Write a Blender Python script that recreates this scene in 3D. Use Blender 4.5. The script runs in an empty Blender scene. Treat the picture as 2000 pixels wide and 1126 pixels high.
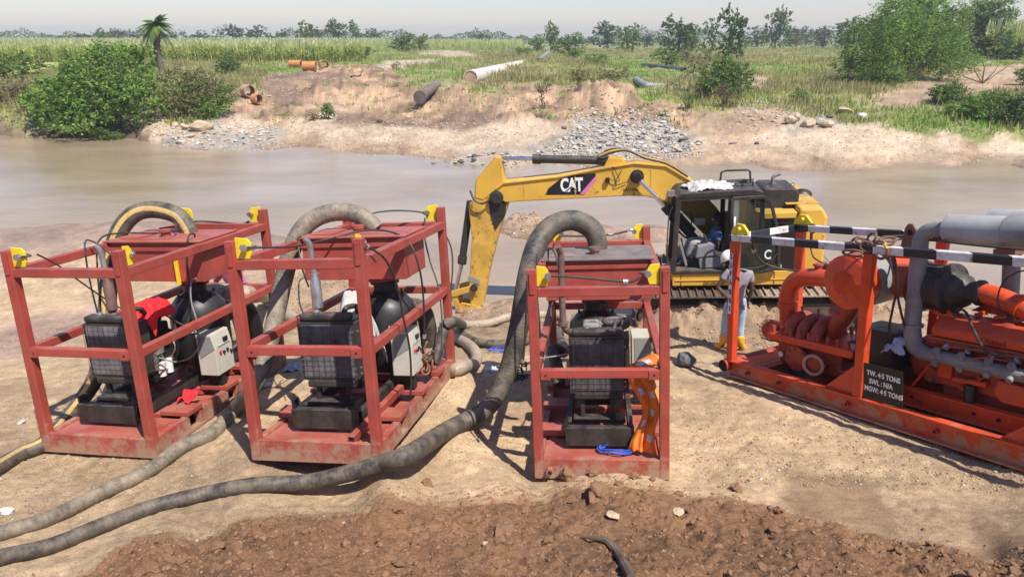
import bpy, math, random
import numpy as np
from mathutils import Vector, Matrix, noise as mnoise

random.seed(7); RNG = np.random.default_rng(11)
PI = math.pi
SC = bpy.context.scene
COL = SC.collection

# ------------------------------------------------------------------ camera, sky, sun, exposure
FPX = 1400.0; CAMZ = 5.45; PITCH = math.atan(490/FPX)
cam_d = bpy.data.cameras.new('camera'); cam = bpy.data.objects.new('camera', cam_d); COL.objects.link(cam)
cam_d.sensor_width = 36; cam_d.lens = 36*FPX/2000; cam_d.clip_start = .1; cam_d.clip_end = 3000
cam.location = (0, 0, CAMZ); cam.rotation_euler = (PI/2-PITCH, 0, 0)
SC.camera = cam
SUN_EL = math.radians(58); SUN_AZ = (0.62, -0.785)      # direction towards the sun, on the ground
w = bpy.data.worlds.new('World'); SC.world = w; w.use_nodes = True
nt = w.node_tree; bg = nt.nodes['Background']
sky = nt.nodes.new('ShaderNodeTexSky'); sky.sky_type = 'NISHITA'; sky.sun_disc = False
sky.sun_elevation = SUN_EL; sky.sun_rotation = math.atan2(SUN_AZ[0], SUN_AZ[1])
sky.air_density = 1.3; sky.dust_density = .5; sky.ozone_density = 3.0; sky.altitude = 200
tint = nt.nodes.new('ShaderNodeMix'); tint.data_type = 'RGBA'; tint.blend_type = 'MULTIPLY'; tint.inputs[0].default_value = 1
tint.inputs[7].default_value = (.95, .92, 1.13, 1); nt.links.new(sky.outputs[0], tint.inputs[6]); nt.links.new(tint.outputs[2], bg.inputs[0]); bg.inputs[1].default_value = 0.10
sl = bpy.data.lights.new('sun', 'SUN'); sl.energy = 5.0; sl.angle = math.radians(.55); sl.color = (1, .955, .88)
so = bpy.data.objects.new('sun', sl); COL.objects.link(so); so.location = (20, -20, 40)
sv = Vector((SUN_AZ[0]*math.cos(SUN_EL), SUN_AZ[1]*math.cos(SUN_EL), math.sin(SUN_EL)))
so.rotation_euler = sv.to_track_quat('Z', 'Y').to_euler()
SC.view_settings.view_transform = 'Standard'; SC.view_settings.look = 'None'
SC.view_settings.gamma = 1; SC.view_settings.use_curve_mapping = False
SC.view_settings.exposure = 0.42
SC.render.engine = 'CYCLES'

# ------------------------------------------------------------------ geometry helpers
CP, SP = math.cos(PITCH), math.sin(PITCH)
def ray(px, py):
    x, u = (px-1000)/FPX, (563-py)/FPX
    return Vector((x, CP+u*SP, -SP+u*CP))
def at(px, py, z=None, y=None):
    d = ray(px, py)
    t = (z-CAMZ)/d.z if z is not None else y/d.y
    return Vector((d.x*t, d.y*t, CAMZ+d.z*t))
class Frame:                                   # a local frame of a machine (right, away, up)
    def __init__(s, o, ex, ey):
        ex = Vector(ex).normalized(); ey = Vector(ey); ey = (ey-ex*ex.dot(ey)).normalized(); ez = ex.cross(ey)
        s.M = Matrix(((ex.x, ey.x, ez.x, o[0]), (ex.y, ey.y, ez.y, o[1]), (ex.z, ey.z, ez.z, o[2]), (0, 0, 0, 1))); s.I = s.M.inverted()
    def hit(s, px, py, ax, v):                 # world point on the local plane coordinate[ax] = v
        d = s.I.to_3x3() @ ray(px, py); o = s.I @ Vector((0, 0, CAMZ))
        return s.M @ (o+d*((v-o[ax])/d[ax]))
    def __call__(s, x, y, z): return s.M @ Vector((x, y, z))

def link(o, parent=None):
    COL.objects.link(o)
    if parent is not None: o.parent = parent
    return o
def tag(o, label=None, cat=None, group=None, kind=None):
    if label: o['label'] = label
    if cat: o['category'] = cat
    if group: o['group'] = group
    if kind: o['kind'] = kind
    return o
def empty(name, label, cat, M=None, group=None):
    o = bpy.data.objects.new(name, None); link(o); o.empty_display_size = .3
    if M is not None: o.matrix_world = M if isinstance(M, Matrix) else Matrix.Translation(Vector(M))
    return tag(o, label, cat, group)

def orient(d):
    return Vector(d).normalized().to_track_quat('Z', 'Y').to_matrix()
class MB:
    def __init__(s): s.v = []; s.f = []; s.m = []; s.uv = None
    def add(s, vs, fs, m=0):
        n = len(s.v); s.v += [tuple(v) for v in vs]; s.f += [tuple(i+n for i in f) for f in fs]; s.m += [m]*len(fs); return s
    def box(s, lo, hi, m=0, R=None, c=None):
        x0, y0, z0 = lo; x1, y1, z1 = hi
        vs = [Vector(p) for p in ((x0,y0,z0),(x1,y0,z0),(x1,y1,z0),(x0,y1,z0),(x0,y0,z1),(x1,y0,z1),(x1,y1,z1),(x0,y1,z1))]
        if R is not None:
            c = Vector(c) if c is not None else Vector(((x0+x1)/2, (y0+y1)/2, (z0+z1)/2)); vs = [c+R@(v-c) for v in vs]
        return s.add(vs, [(0,3,2,1),(4,5,6,7),(0,1,5,4),(1,2,6,5),(2,3,7,6),(3,0,4,7)], m)
    def bar(s, a, b, w, h=None, m=0, up=(0,0,1)):     # a rectangular bar from a to b
        a = Vector(a); b = Vector(b); h = h or w; d = (b-a).normalized(); u = Vector(up)
        if abs(d.dot(u)) > .95: u = Vector((0, 1, 0))
        x = d.cross(u).normalized(); z = x.cross(d)
        vs = [p+x*i*w/2+z*j*h/2 for p in (a, b) for i, j in ((-1,-1),(1,-1),(1,1),(-1,1))]
        return s.add(vs, [(0,1,2,3),(7,6,5,4),(0,4,5,1),(1,5,6,2),(2,6,7,3),(3,7,4,0)], m)
    def cyl(s, a, b, r0, r1=None, n=16, m=0, caps=True):
        a = Vector(a); b = Vector(b); r1 = r0 if r1 is None else r1; M = orient(b-a)
        vs = []
        for p, r in ((a, r0), (b, r1)):
            for i in range(n):
                t = 2*PI*i/n; vs.append(p+M@Vector((math.cos(t)*r, math.sin(t)*r, 0)))
        fs = [(i, (i+1)%n, n+(i+1)%n, n+i) for i in range(n)]
        if caps: fs += [tuple(range(n-1, -1, -1)), tuple(range(n, 2*n))]
        return s.add(vs, fs, m)
    def lathe(s, a, d, prof, n=20, m=0):              # profile [(t, r)] along axis d from a
        a = Vector(a); M = orient(d); dd = Vector(d).normalized(); vs = []; fs = []
        for t, r in prof:
            for i in range(n):
                q = 2*PI*i/n; vs.append(a+dd*t+M@Vector((math.cos(q)*r, math.sin(q)*r, 0)))
        for k in range(len(prof)-1):
            fs += [(k*n+i, k*n+(i+1)%n, (k+1)*n+(i+1)%n, (k+1)*n+i) for i in range(n)]
        fs += [tuple(range(n-1, -1, -1)), tuple(range((len(prof)-1)*n, len(prof)*n))]
        return s.add(vs, fs, m)
    def tube(s, pts, r, n=8, m=0, caps=True, closed=False):
        pts = [Vector(p) for p in pts]; N = len(pts); rs = r if isinstance(r, (list, tuple)) else [r]*N
        vs = []; fs = []; nrm = None
        for k in range(N):
            t = (pts[(k+1) % N if closed else min(k+1, N-1)]-pts[(k-1) % N if closed else max(k-1, 0)]).normalized()
            if nrm is None:
                nrm = t.cross(Vector((0, 0, 1)))
                if nrm.length < .1: nrm = t.cross(Vector((0, 1, 0)))
            nrm = (nrm-t*nrm.dot(t)).normalized(); b = t.cross(nrm)
            for i in range(n):
                q = 2*PI*i/n; vs.append(pts[k]+(nrm*math.cos(q)+b*math.sin(q))*rs[k])
        for k in range(N if closed else N-1):
            k2 = (k+1) % N
            fs += [(k*n+i, k*n+(i+1)%n, k2*n+(i+1)%n, k2*n+i) for i in range(n)]
        if caps and not closed: fs += [tuple(range(n-1, -1, -1)), tuple(range((N-1)*n, N*n))]
        return s.add(vs, fs, m)
    def prism(s, poly, lo, hi, ax=1, m=0):            # polygon in the plane normal to ax, between lo and hi
        def P(p, h): q = list(p); q.insert(ax, h); return q
        n = len(poly); vs = [P(p, lo) for p in poly]+[P(p, hi) for p in poly]
        fs = [tuple(range(n)), tuple(range(2*n-1, n-1, -1))]+[(i, n+i, n+(i+1)%n, (i+1)%n) for i in range(n)]
        return s.add(vs, fs, m)
    def ball(s, c, r, sc=(1,1,1), n=12, k=8, m=0):
        prof = [(-math.cos(PI*i/k), max(.001, math.sin(PI*i/k))) for i in range(k+1)]
        vs = []; fs = []; c = Vector(c)
        for t, q in prof:
            for i in range(n):
                a = 2*PI*i/n; vs.append(c+Vector((q*math.cos(a)*r*sc[0], q*math.sin(a)*r*sc[1], t*r*sc[2])))
        for j in range(k): fs += [(j*n+i, j*n+(i+1)%n, (j+1)*n+(i+1)%n, (j+1)*n+i) for i in range(n)]
        return s.add(vs, fs, m)
    def build(s, name, mats, parent=None, bevel=0, smooth=False, fixn=True, label=None):
        me = bpy.data.meshes.new(name); me.from_pydata(s.v, [], s.f)
        for mt in (mats if isinstance(mats, (list, tuple)) else [mats]): me.materials.append(mt)
        me.polygons.foreach_set('material_index', s.m)
        if fixn:
            import bmesh
            b = bmesh.new(); b.from_mesh(me); bmesh.ops.recalc_face_normals(b, faces=b.faces); b.to_mesh(me); b.free()
        if smooth:
            me.polygons.foreach_set('use_smooth', [True]*len(me.polygons))
            try: me.set_sharp_from_angle(angle=math.radians(38))
            except Exception: pass
        me.update()
        o = bpy.data.objects.new(name, me); link(o, parent)
        if bevel:
            b = o.modifiers.new('bevel', 'BEVEL'); b.width = bevel; b.segments = 2; b.limit_method = 'ANGLE'; b.angle_limit = math.radians(40)
            b.harden_normals = False
        if label: o['label'] = label
        return o
def spline(pts, per=8):                                # Catmull-Rom through points
    P = [Vector(p) for p in pts]; P = [P[0]*2-P[1]]+P+[P[-1]*2-P[-2]]; out = []
    for i in range(1, len(P)-2):
        for k in range(per):
            t = k/per; a, b, c, d = P[i-1], P[i], P[i+1], P[i+2]
            out.append(.5*((2*b)+(c-a)*t+(2*a-5*b+4*c-d)*t*t+(3*b-a-3*c+d)*t**3))
    out.append(P[-2]); return out
def lerp_list(vals, n):
    k = len(vals)-1; return [float(np.interp(i/(n-1)*k, range(k+1), vals)) for i in range(n)]
def np_mesh(name, V, F, mats, parent=None, smooth=False, col=None, mi=None):
    me = bpy.data.meshes.new(name); V = np.asarray(V, np.float32); F = np.asarray(F, np.int32); k = F.shape[1]
    me.vertices.add(len(V)); me.vertices.foreach_set('co', V.ravel())
    me.loops.add(F.size); me.loops.foreach_set('vertex_index', F.ravel())
    me.polygons.add(len(F)); me.polygons.foreach_set('loop_start', np.arange(0, F.size, k, dtype=np.int32))
    if smooth: me.polygons.foreach_set('use_smooth', np.ones(len(F), bool))
    for mt in (mats if isinstance(mats, (list, tuple)) else [mats]): me.materials.append(mt)
    if mi is not None: me.polygons.foreach_set('material_index', np.asarray(mi, np.int32))
    if col is not None:
        a = me.color_attributes.new('soil', 'FLOAT_COLOR', 'POINT'); a.data.foreach_set('color', np.asarray(col, np.float32).ravel())
    me.update(calc_edges=True)
    o = bpy.data.objects.new(name, me); return link(o, parent)
def text(name, s, size, mat, parent, M, ex=.002, sx=1, spacing=1, bold=0, label=None):
    cu = bpy.data.curves.new(name, 'FONT'); cu.body = s; cu.size = size; cu.extrude = ex; cu.align_x = 'CENTER'; cu.align_y = 'CENTER'
    cu.space_character = spacing; cu.offset = bold; cu.resolution_u = 3
    t = bpy.data.objects.new(name, cu); COL.objects.link(t)
    dg = bpy.context.evaluated_depsgraph_get(); me = bpy.data.meshes.new_from_object(t.evaluated_get(dg))
    bpy.data.objects.remove(t); me.name = name; me.materials.clear(); me.materials.append(mat)
    me.transform(M @ Matrix.Diagonal((sx, 1, 1, 1)))
    o = bpy.data.objects.new(name, me); link(o, parent)
    if label: o['label'] = label
    return o
def face_m(o, x, y):                                   # matrix putting text at o, reading along x, up along y
    x = Vector(x).normalized(); y = Vector(y); y = (y-x*x.dot(y)).normalized(); z = x.cross(y)
    return Matrix(((x.x,y.x,z.x,o[0]),(x.y,y.y,z.y,o[1]),(x.z,y.z,z.z,o[2]),(0,0,0,1)))

# ------------------------------------------------------------------ materials
def new_mat(name):
    m = bpy.data.materials.new(name); m.use_nodes = True; return m, m.node_tree, m.node_tree.nodes['Principled BSDF']
def N(t, kind, **kw):
    n = t.nodes.new(kind)
    for k, v in kw.items():
        if k in n.inputs.keys(): n.inputs[k].default_value = v
        else: setattr(n, k, v)
    return n
def noise_n(t, sc, det=4, vec=None, rough=.6):
    n = N(t, 'ShaderNodeTexNoise'); n.inputs['Scale'].default_value = sc; n.inputs['Detail'].default_value = det; n.inputs['Roughness'].default_value = rough
    if vec is not None: t.links.new(vec, n.inputs['Vector'])
    return n
def ramp(t, fac, stops):
    r = N(t, 'ShaderNodeValToRGB'); t.links.new(fac, r.inputs[0]); e = r.color_ramp.elements
    e[0].position, e[0].color = stops[0][0], (*stops[0][1], 1); e[1].position, e[1].color = stops[-1][0], (*stops[-1][1], 1)
    for p, c in stops[1:-1]: x = e.new(p); x.color = (*c, 1)
    return r
def mixc(t, fac, a, b, mode='MIX'):
    m = N(t, 'ShaderNodeMix', data_type='RGBA', blend_type=mode)
    for s, v in ((m.inputs[0], fac), (m.inputs[6], a), (m.inputs[7], b)):
        if hasattr(v, 'is_output'): t.links.new(v, s)
        elif isinstance(v, (tuple, list)): s.default_value = (*v, 1)[:4]
        else: s.default_value = v
    return m.outputs[2]
def bump(t, b, h, strength=.3, dist=.01):
    n = N(t, 'ShaderNodeBump'); n.inputs['Strength'].default_value = strength; n.inputs['Distance'].default_value = dist
    t.links.new(h, n.inputs['Height']); t.links.new(n.outputs[0], b.inputs['Normal']); return n
g3 = lambda v: (v, v, v)
def paint(name, col, rough=.45, metal=0, var=.25, vs=3, dust=.35, dcol=(.42, .32, .22), chips=.0, ccol=(.12, .05, .03), bmp=.15, fine=60, low=0):
    m, t, b = new_mat(name); tc = N(t, 'ShaderNodeTexCoord'); o = tc.outputs['Object']
    n1 = noise_n(t, vs, 6, o); n2 = noise_n(t, fine, 3, o)
    c = mixc(t, ramp(t, n1.outputs[0], [(.3, g3(0)), (.7, g3(1))]).outputs[0], tuple(x*(1-var) for x in col), tuple(min(1, x*(1+var*.6)) for x in col))
    rg = None
    if chips:
        n3 = noise_n(t, vs*3.3, 8, o, .75); k = ramp(t, n3.outputs[0], [(.66-chips*.25, g3(0)), (.70-chips*.25, g3(1))]).outputs[0]
        c = mixc(t, k, c, ccol)
    if dust:
        ge = N(t, 'ShaderNodeNewGeometry'); sx = N(t, 'ShaderNodeSeparateXYZ'); t.links.new(ge.outputs['Normal'], sx.inputs[0])
        up = N(t, 'ShaderNodeMapRange'); up.inputs[1].default_value = -.2; up.inputs[2].default_value = 1; up.inputs[3].default_value = .12; up.inputs[4].default_value = 1
        t.links.new(sx.outputs[2], up.inputs[0])
        n4 = noise_n(t, vs*1.7, 7, o, .7); k = ramp(t, n4.outputs[0], [(.38, g3(0)), (.72, g3(1))]).outputs[0]
        mu = N(t, 'ShaderNodeMath', operation='MULTIPLY'); t.links.new(up.outputs[0], mu.inputs[0]); t.links.new(k, mu.inputs[1])
        mv = N(t, 'ShaderNodeMath', operation='MULTIPLY'); t.links.new(mu.outputs[0], mv.inputs[0]); mv.inputs[1].default_value = dust
        c = mixc(t, mv.outputs[0], c, dcol)
    if low:                                             # mud splashed on the feet of the frames
        sz = N(t, 'ShaderNodeSeparateXYZ'); t.links.new(o, sz.inputs[0]); n5 = noise_n(t, 7, 7, o, .75)
        a_ = N(t, 'ShaderNodeMath', operation='MULTIPLY_ADD'); t.links.new(n5.outputs[0], a_.inputs[0]); a_.inputs[1].default_value = -1.5; a_.inputs[2].default_value = .75
        b__ = N(t, 'ShaderNodeMath', operation='ADD'); t.links.new(sz.outputs[2], b__.inputs[0]); t.links.new(a_.outputs[0], b__.inputs[1])
        c = mixc(t, ramp(t, b__.outputs[0], [(.0, g3(.75)), (low, g3(0))]).outputs[0], c, (.36, .26, .17))
    t.links.new(c, b.inputs['Base Color'])
    rr = N(t, 'ShaderNodeMapRange'); t.links.new(n1.outputs[0], rr.inputs[0]); rr.inputs[3].default_value = max(.05, rough-.12); rr.inputs[4].default_value = min(1, rough+.25)
    t.links.new(rr.outputs[0], b.inputs['Roughness']); b.inputs['Metallic'].default_value = metal
    if bmp: bump(t, b, n2.outputs[0], bmp, .004)
    return m
M = {}
M['red'] = paint('red_oxide_paint', (.34, .050, .034), .45, var=.3, vs=2.2, dust=.34, chips=.16, ccol=(.16, .07, .05), low=.28)
M['red_top'] = paint('dusty_red_oxide_plate', (.36, .062, .042), .42, var=.2, vs=2, dust=.42, chips=.05, ccol=(.2, .12, .09))
M['lid_dark'] = paint('weathered_grey_brown_lid', (.17, .13, .115), .45, var=.3, vs=3, dust=.45, chips=.22, ccol=(.20, .07, .05))
M['yellow'] = paint('yellow_lug_paint', (.78, .56, .015), .4, var=.12, dust=.15, chips=.05, ccol=(.35, .2, .05))
M['cat'] = paint('yellow_machine_paint', (.70, .40, .05), .42, var=.16, vs=1.3, dust=.5, dcol=(.36, .25, .15), chips=.24, ccol=(.26, .15, .06))
M['cat_dirty'] = paint('muddy_yellow_paint', (.62, .36, .05), .6, var=.35, vs=2.5, dust=.9, dcol=(.30, .19, .11), chips=.34, ccol=(.15, .08, .045))
M['blk'] = paint('black_engine_paint', (.013, .013, .014), .38, var=.3, vs=5, dust=.22, dcol=(.2, .16, .12))
M['blk_dirty'] = paint('dusty_black_steel', (.022, .02, .018), .5, var=.4, vs=5, dust=.5, dcol=(.24, .19, .14), chips=.15, ccol=(.16, .09, .05))
M['blk_gloss'] = paint('glossy_black_panel', (.008, .008, .009), .18, var=.2, dust=.12, dcol=(.2, .17, .14), bmp=.03)
M['fin'] = paint('radiator_fins', (.27, .27, .29), .5, metal=.3, var=.6, vs=7, dust=.3, dcol=(.3, .24, .17))
M['fin_d'] = paint('radiator_core', (.02, .02, .024), .6, var=.3, dust=.2)
M['rustwire'] = paint('rusty_wire', (.10, .065, .04), .7, var=.4, vs=12, dust=.2)
M['steel'] = paint('bright_steel', (.55, .54, .52), .3, metal=.9, var=.2, vs=8, dust=.25, chips=.1, ccol=(.25, .18, .13))
M['chrome'] = paint('chrome_rod', (.75, .75, .75), .12, metal=1, var=.1, dust=.1, bmp=0)
M['brsteel'] = paint('brown_stained_steel', (.20, .12, .10), .45, metal=.4, var=.4, vs=6, dust=.4, chips=.2, ccol=(.45, .40, .36))
M['galv'] = paint('grey_pipe_paint', (.24, .235, .225), .6, metal=.1, var=.35, vs=5, dust=.5, dcol=(.3, .26, .22), chips=.18, ccol=(.10, .08, .07))
M['silver'] = paint('silver_muffler', (.36, .36, .36), .65, metal=.1, var=.3, vs=4, dust=.45, chips=.05)
M['beige'] = paint('beige_control_box', (.52, .49, .40), .45, var=.12, vs=4, dust=.3, chips=.03)
M['grey_p'] = paint('grey_panel', (.24, .25, .23), .5, var=.1, dust=.2)
M['or'] = paint('orange_red_paint', (.62, .058, .010), .35, var=.3, vs=2.6, dust=.18, chips=.22, ccol=(.17, .05, .03), low=.2)
M['or_dark'] = paint('dirty_orange_red_paint', (.38, .05, .022), .5, var=.4, vs=4, dust=.5, dcol=(.22, .13, .08), chips=.28, ccol=(.09, .03, .02))
M['rust'] = paint('rusty_steel', (.20, .085, .05), .75, var=.45, vs=6, dust=.3)
M['orange_rust'] = paint('bright_rusty_pipe', (.52, .20, .06), .8, var=.3, vs=2, dust=.4, dcol=(.45, .3, .18), chips=.15, ccol=(.25, .09, .04))
M['pinkrust'] = paint('pale_rusty_pipe', (.42, .26, .19), .8, var=.3, vs=2, dust=.3)
M['pipe_w'] = paint('white_wrapped_pipe', (.62, .55, .47), .7, var=.25, vs=1.2, dust=.3, chips=.1, ccol=(.35, .28, .2))
M['pipe_br'] = paint('brown_pipe', (.13, .10, .085), .7, var=.35, vs=1.5, dust=.4, chips=.15, ccol=(.3, .08, .05))
M['pipe_gn'] = paint('dark_green_pipe', (.045, .06, .05), .5, var=.3, vs=1.5, dust=.3)
M['pipe_gr'] = paint('grey_plastic_pipe', (.22, .24, .25), .5, var=.2, vs=1.5, dust=.4)
M['hole_shade'] = paint('painted_hole_shade', (.012, .01, .01), .9, var=.2, dust=.1)  # near-black colour puts the shade of holes and pipe insides into the paint
M['white'] = paint('white_paint', (.75, .74, .71), .5, var=.1, dust=.3)
M['white_clean'] = paint('white_lettering', (.8, .8, .78), .5, var=.08, dust=.1)
M['blackp'] = paint('black_lettering', (.01, .01, .01), .5, var=.1, dust=0)
M['purple'] = paint('purple_lettering', (.30, .05, .28), .5, var=.1, dust=0)
M['pink'] = paint('pink_decal', (.72, .16, .42), .4, var=.1, dust=.1)
M['mudmetal'] = paint('mud_caked_steel', (.085, .06, .042), .85, var=.4, vs=5, dust=.6, dcol=(.24, .17, .11), chips=.2, ccol=(.05, .04, .03), bmp=.6, fine=25)
M['mudlight'] = paint('dried_mud_shoes', (.30, .235, .16), .9, var=.3, vs=5, dust=.8, dcol=(.40, .31, .21), bmp=.6, fine=25)
M['skin'] = paint('dark_skin', (.085, .042, .026), .5, var=.15, dust=0, bmp=.05)
M['shirt'] = paint('grey_lilac_polo', (.27, .245, .275), .85, var=.12, vs=8, dust=.1, bmp=.3)
M['jeans'] = paint('light_blue_jeans', (.36, .46, .56), .85, var=.18, vs=7, dust=.2, bmp=.3)
M['boot'] = paint('yellow_rubber_boots', (.78, .36, .02), .4, var=.15, dust=.4)
M['helmet'] = paint('white_hard_hat', (.8, .79, .77), .3, var=.05, dust=.15)
M['stripe_r'] = paint('red_hat_stripe', (.5, .05, .05), .4, var=.05, dust=0)
M['trous'] = paint('grey_trousers', (.30, .29, .30), .85, var=.2, vs=8, dust=.2)
M['pinkshirt'] = paint('pink_shirt', (.75, .20, .36), .85, var=.2, vs=8, dust=0)
M['hair'] = paint('black_hair', (.01, .009, .008), .8, var=.1, dust=0)
M['seat'] = paint('grey_seat_cloth', (.22, .225, .23), .8, var=.2, dust=.3)
M['seat_d'] = paint('dark_cab_plastic', (.03, .03, .032), .6, var=.2, dust=.4)
M['redcloth'] = paint('bright_red_cloth', (.80, .015, .02), .7, var=.15, vs=9, dust=0, bmp=.3)
M['sack'] = paint('white_woven_sack', (.52, .50, .46), .8, var=.3, vs=14, dust=.4, bmp=.6, fine=150)
M['vest'] = paint('orange_workwear', (.85, .22, .02), .8, var=.3, vs=7, dust=.15, bmp=.4)
M['reflect'] = paint('silver_reflective_tape', (.55, .57, .6), .4, metal=.3, var=.1, dust=.1)
M['bluerope'] = paint('blue_rope', (.02, .09, .52), .7, var=.3, vs=20, dust=.1, bmp=.5, fine=200)
M['rubber'] = paint('black_rubber', (.016, .015, .014), .5, var=.4, vs=9, dust=.3)
M['cable'] = paint('dark_steel_rope', (.055, .045, .042), .5, metal=.4, var=.4, vs=30, dust=.35, bmp=.6, fine=250)
M['alu'] = paint('aluminium_ferrule', (.62, .61, .6), .35, metal=.8, var=.1, dust=.2)
M['plastic'] = paint('pale_blue_plastic_scrap', (.45, .52, .62), .3, var=.4, vs=12, dust=.4)
M['paper'] = paint('white_paper_scrap', (.7, .68, .66), .8, var=.1, dust=.2)
M['stone_g'] = paint('grey_stone', (.36, .34, .31), .85, var=.45, vs=2.3, dust=.35, dcol=(.45, .4, .33), bmp=.6, fine=18)
M['stone_d'] = paint('dark_grey_stone', (.10, .10, .098), .8, var=.6, vs=6, dust=.2, dcol=(.3, .27, .22), chips=.25, ccol=(.33, .32, .30), bmp=.6, fine=18)
M['stone_t'] = paint('tan_stone', (.48, .35, .22), .85, var=.35, vs=2.3, dust=.35, dcol=(.55, .45, .34), bmp=.6, fine=18)
M['stone_w'] = paint('pale_stone', (.52, .47, .40), .85, var=.35, vs=2.3, dust=.35, dcol=(.55, .5, .42), bmp=.6, fine=18)
M['clod'] = paint('brown_mud_clod', (.25, .134, .069), .95, var=.22, vs=9, dust=.05, dcol=(.28, .17, .10), bmp=1, fine=55)
M['sandclod'] = paint('sand_clod', (.42, .31, .20), .95, var=.3, vs=9, dust=.2, dcol=(.48, .38, .26), bmp=1, fine=55)
M['bark'] = paint('grey_brown_bark', (.12, .085, .06), .9, var=.4, vs=3, dust=.1, bmp=.8, fine=14)
M['palmbark'] = paint('palm_bark', (.13, .10, .085), .95, var=.5, vs=4, dust=.1, bmp=1, fine=10)

def glass(name, tint=(.35, .42, .42), rough=.03, a=.35):
    m, t, b = new_mat(name); b.inputs['Base Color'].default_value = (*tint, 1); b.inputs['Roughness'].default_value = rough
    tr = N(t, 'ShaderNodeBsdfTransparent'); tr.inputs[0].default_value = (.72, .8, .78, 1)
    mx = N(t, 'ShaderNodeMixShader'); n = noise_n(t, 4, 5); mr = N(t, 'ShaderNodeMapRange'); t.links.new(n.outputs[0], mr.inputs[0])
    mr.inputs[3].default_value = a*.6; mr.inputs[4].default_value = a*1.4
    t.links.new(mr.outputs[0], mx.inputs[0]); t.links.new(tr.outputs[0], mx.inputs[1]); t.links.new(b.outputs[0], mx.inputs[2])
    t.links.new(mx.outputs[0], t.nodes['Material Output'].inputs[0]); return m
M['glass'] = glass('cab_glass', (.05, .065, .065), .04, .22)
M['glass_dark'] = glass('dusty_door_glass', (.03, .045, .04), .06, .62)

def hose_mat(name, col, stripe=None, dusty=.5, ring=150, ringb=.14):
    m, t, b = new_mat(name); uv = N(t, 'ShaderNodeUVMap'); sx = N(t, 'ShaderNodeSeparateXYZ'); t.links.new(uv.outputs[0], sx.inputs[0])
    tc = N(t, 'ShaderNodeTexCoord'); n1 = noise_n(t, 5, 8, tc.outputs['Object'], .7); n2 = noise_n(t, 22, 6, tc.outputs['Object'], .7)
    c = mixc(t, ramp(t, n2.outputs[0], [(.35, g3(0)), (.7, g3(1))]).outputs[0], tuple(x*.6 for x in col), tuple(x*1.5 for x in col))
    wv = N(t, 'ShaderNodeMath', operation='SINE'); mu = N(t, 'ShaderNodeMath', operation='MULTIPLY'); t.links.new(sx.outputs[0], mu.inputs[0]); mu.inputs[1].default_value = ring; t.links.new(mu.outputs[0], wv.inputs[0])
    if stripe:
        d = N(t, 'ShaderNodeMath', operation='SUBTRACT'); t.links.new(sx.outputs[1], d.inputs[0]); d.inputs[1].default_value = stripe[0]
        ab = N(t, 'ShaderNodeMath', operation='ABSOLUTE'); t.links.new(d.outputs[0], ab.inputs[0])
        ls = N(t, 'ShaderNodeMath', operation='LESS_THAN'); t.links.new(ab.outputs[0], ls.inputs[0]); ls.inputs[1].default_value = stripe[1]
        k = N(t, 'ShaderNodeMath', operation='MULTIPLY'); t.links.new(ls.outputs[0], k.inputs[0])
        t.links.new(ramp(t, n2.outputs[0], [(.25, g3(.35)), (.5, g3(1))]).outputs[0], k.inputs[1])
        c = mixc(t, k.outputs[0], c, (.50, .33, .09))
    ge = N(t, 'ShaderNodeNewGeometry'); s2 = N(t, 'ShaderNodeSeparateXYZ'); t.links.new(ge.outputs['Normal'], s2.inputs[0])
    up = N(t, 'ShaderNodeMapRange'); up.inputs[1].default_value = -.6; up.inputs[2].default_value = 1; up.inputs[3].default_value = .25; t.links.new(s2.outputs[2], up.inputs[0])
    k = N(t, 'ShaderNodeMath', operation='MULTIPLY'); t.links.new(up.outputs[0], k.inputs[0]); t.links.new(ramp(t, n1.outputs[0], [(.40, g3(0)), (.60, g3(dusty))]).outputs[0], k.inputs[1])
    c = mixc(t, k.outputs[0], c, (.40, .31, .21))
    t.links.new(c, b.inputs['Base Color']); b.inputs['Roughness'].default_value = .62
    ad = N(t, 'ShaderNodeMath', operation='ADD'); ml = N(t, 'ShaderNodeMath', operation='MULTIPLY'); t.links.new(wv.outputs[0], ml.inputs[0]); ml.inputs[1].default_value = .35
    t.links.new(ml.outputs[0], ad.inputs[0]); t.links.new(n2.outputs[0], ad.inputs[1]); bump(t, b, ad.outputs[0], ringb, .012)
    return m
M['hose_a'] = hose_mat('black_suction_hose_yellow_stripe', (.04, .035, .03), (.60, .045), .4)
M['hose_b'] = hose_mat('grey_brown_hose_yellow_stripe', (.13, .108, .08), (.86, .02), .6)
M['hose_c'] = hose_mat('dark_grey_hose', (.04, .035, .03), None, .38)
M['hose_blk'] = hose_mat('black_layflat_hose', (.02, .02, .02), None, .5)
M['hose_tan'] = hose_mat('sand_coloured_hose', (.33, .27, .19), None, 1.0)

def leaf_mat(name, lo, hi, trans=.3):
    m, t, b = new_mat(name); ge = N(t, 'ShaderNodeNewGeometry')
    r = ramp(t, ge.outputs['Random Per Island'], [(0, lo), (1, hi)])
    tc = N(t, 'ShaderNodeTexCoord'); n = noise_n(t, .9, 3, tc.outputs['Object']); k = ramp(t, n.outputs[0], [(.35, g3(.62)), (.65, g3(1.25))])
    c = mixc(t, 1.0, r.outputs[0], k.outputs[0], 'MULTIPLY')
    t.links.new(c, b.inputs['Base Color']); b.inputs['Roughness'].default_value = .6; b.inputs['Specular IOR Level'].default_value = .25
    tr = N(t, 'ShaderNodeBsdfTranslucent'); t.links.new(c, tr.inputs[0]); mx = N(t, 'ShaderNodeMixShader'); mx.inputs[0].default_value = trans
    t.links.new(b.outputs[0], mx.inputs[1]); t.links.new(tr.outputs[0], mx.inputs[2]); t.links.new(mx.outputs[0], t.nodes['Material Output'].inputs[0]); return m
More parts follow.
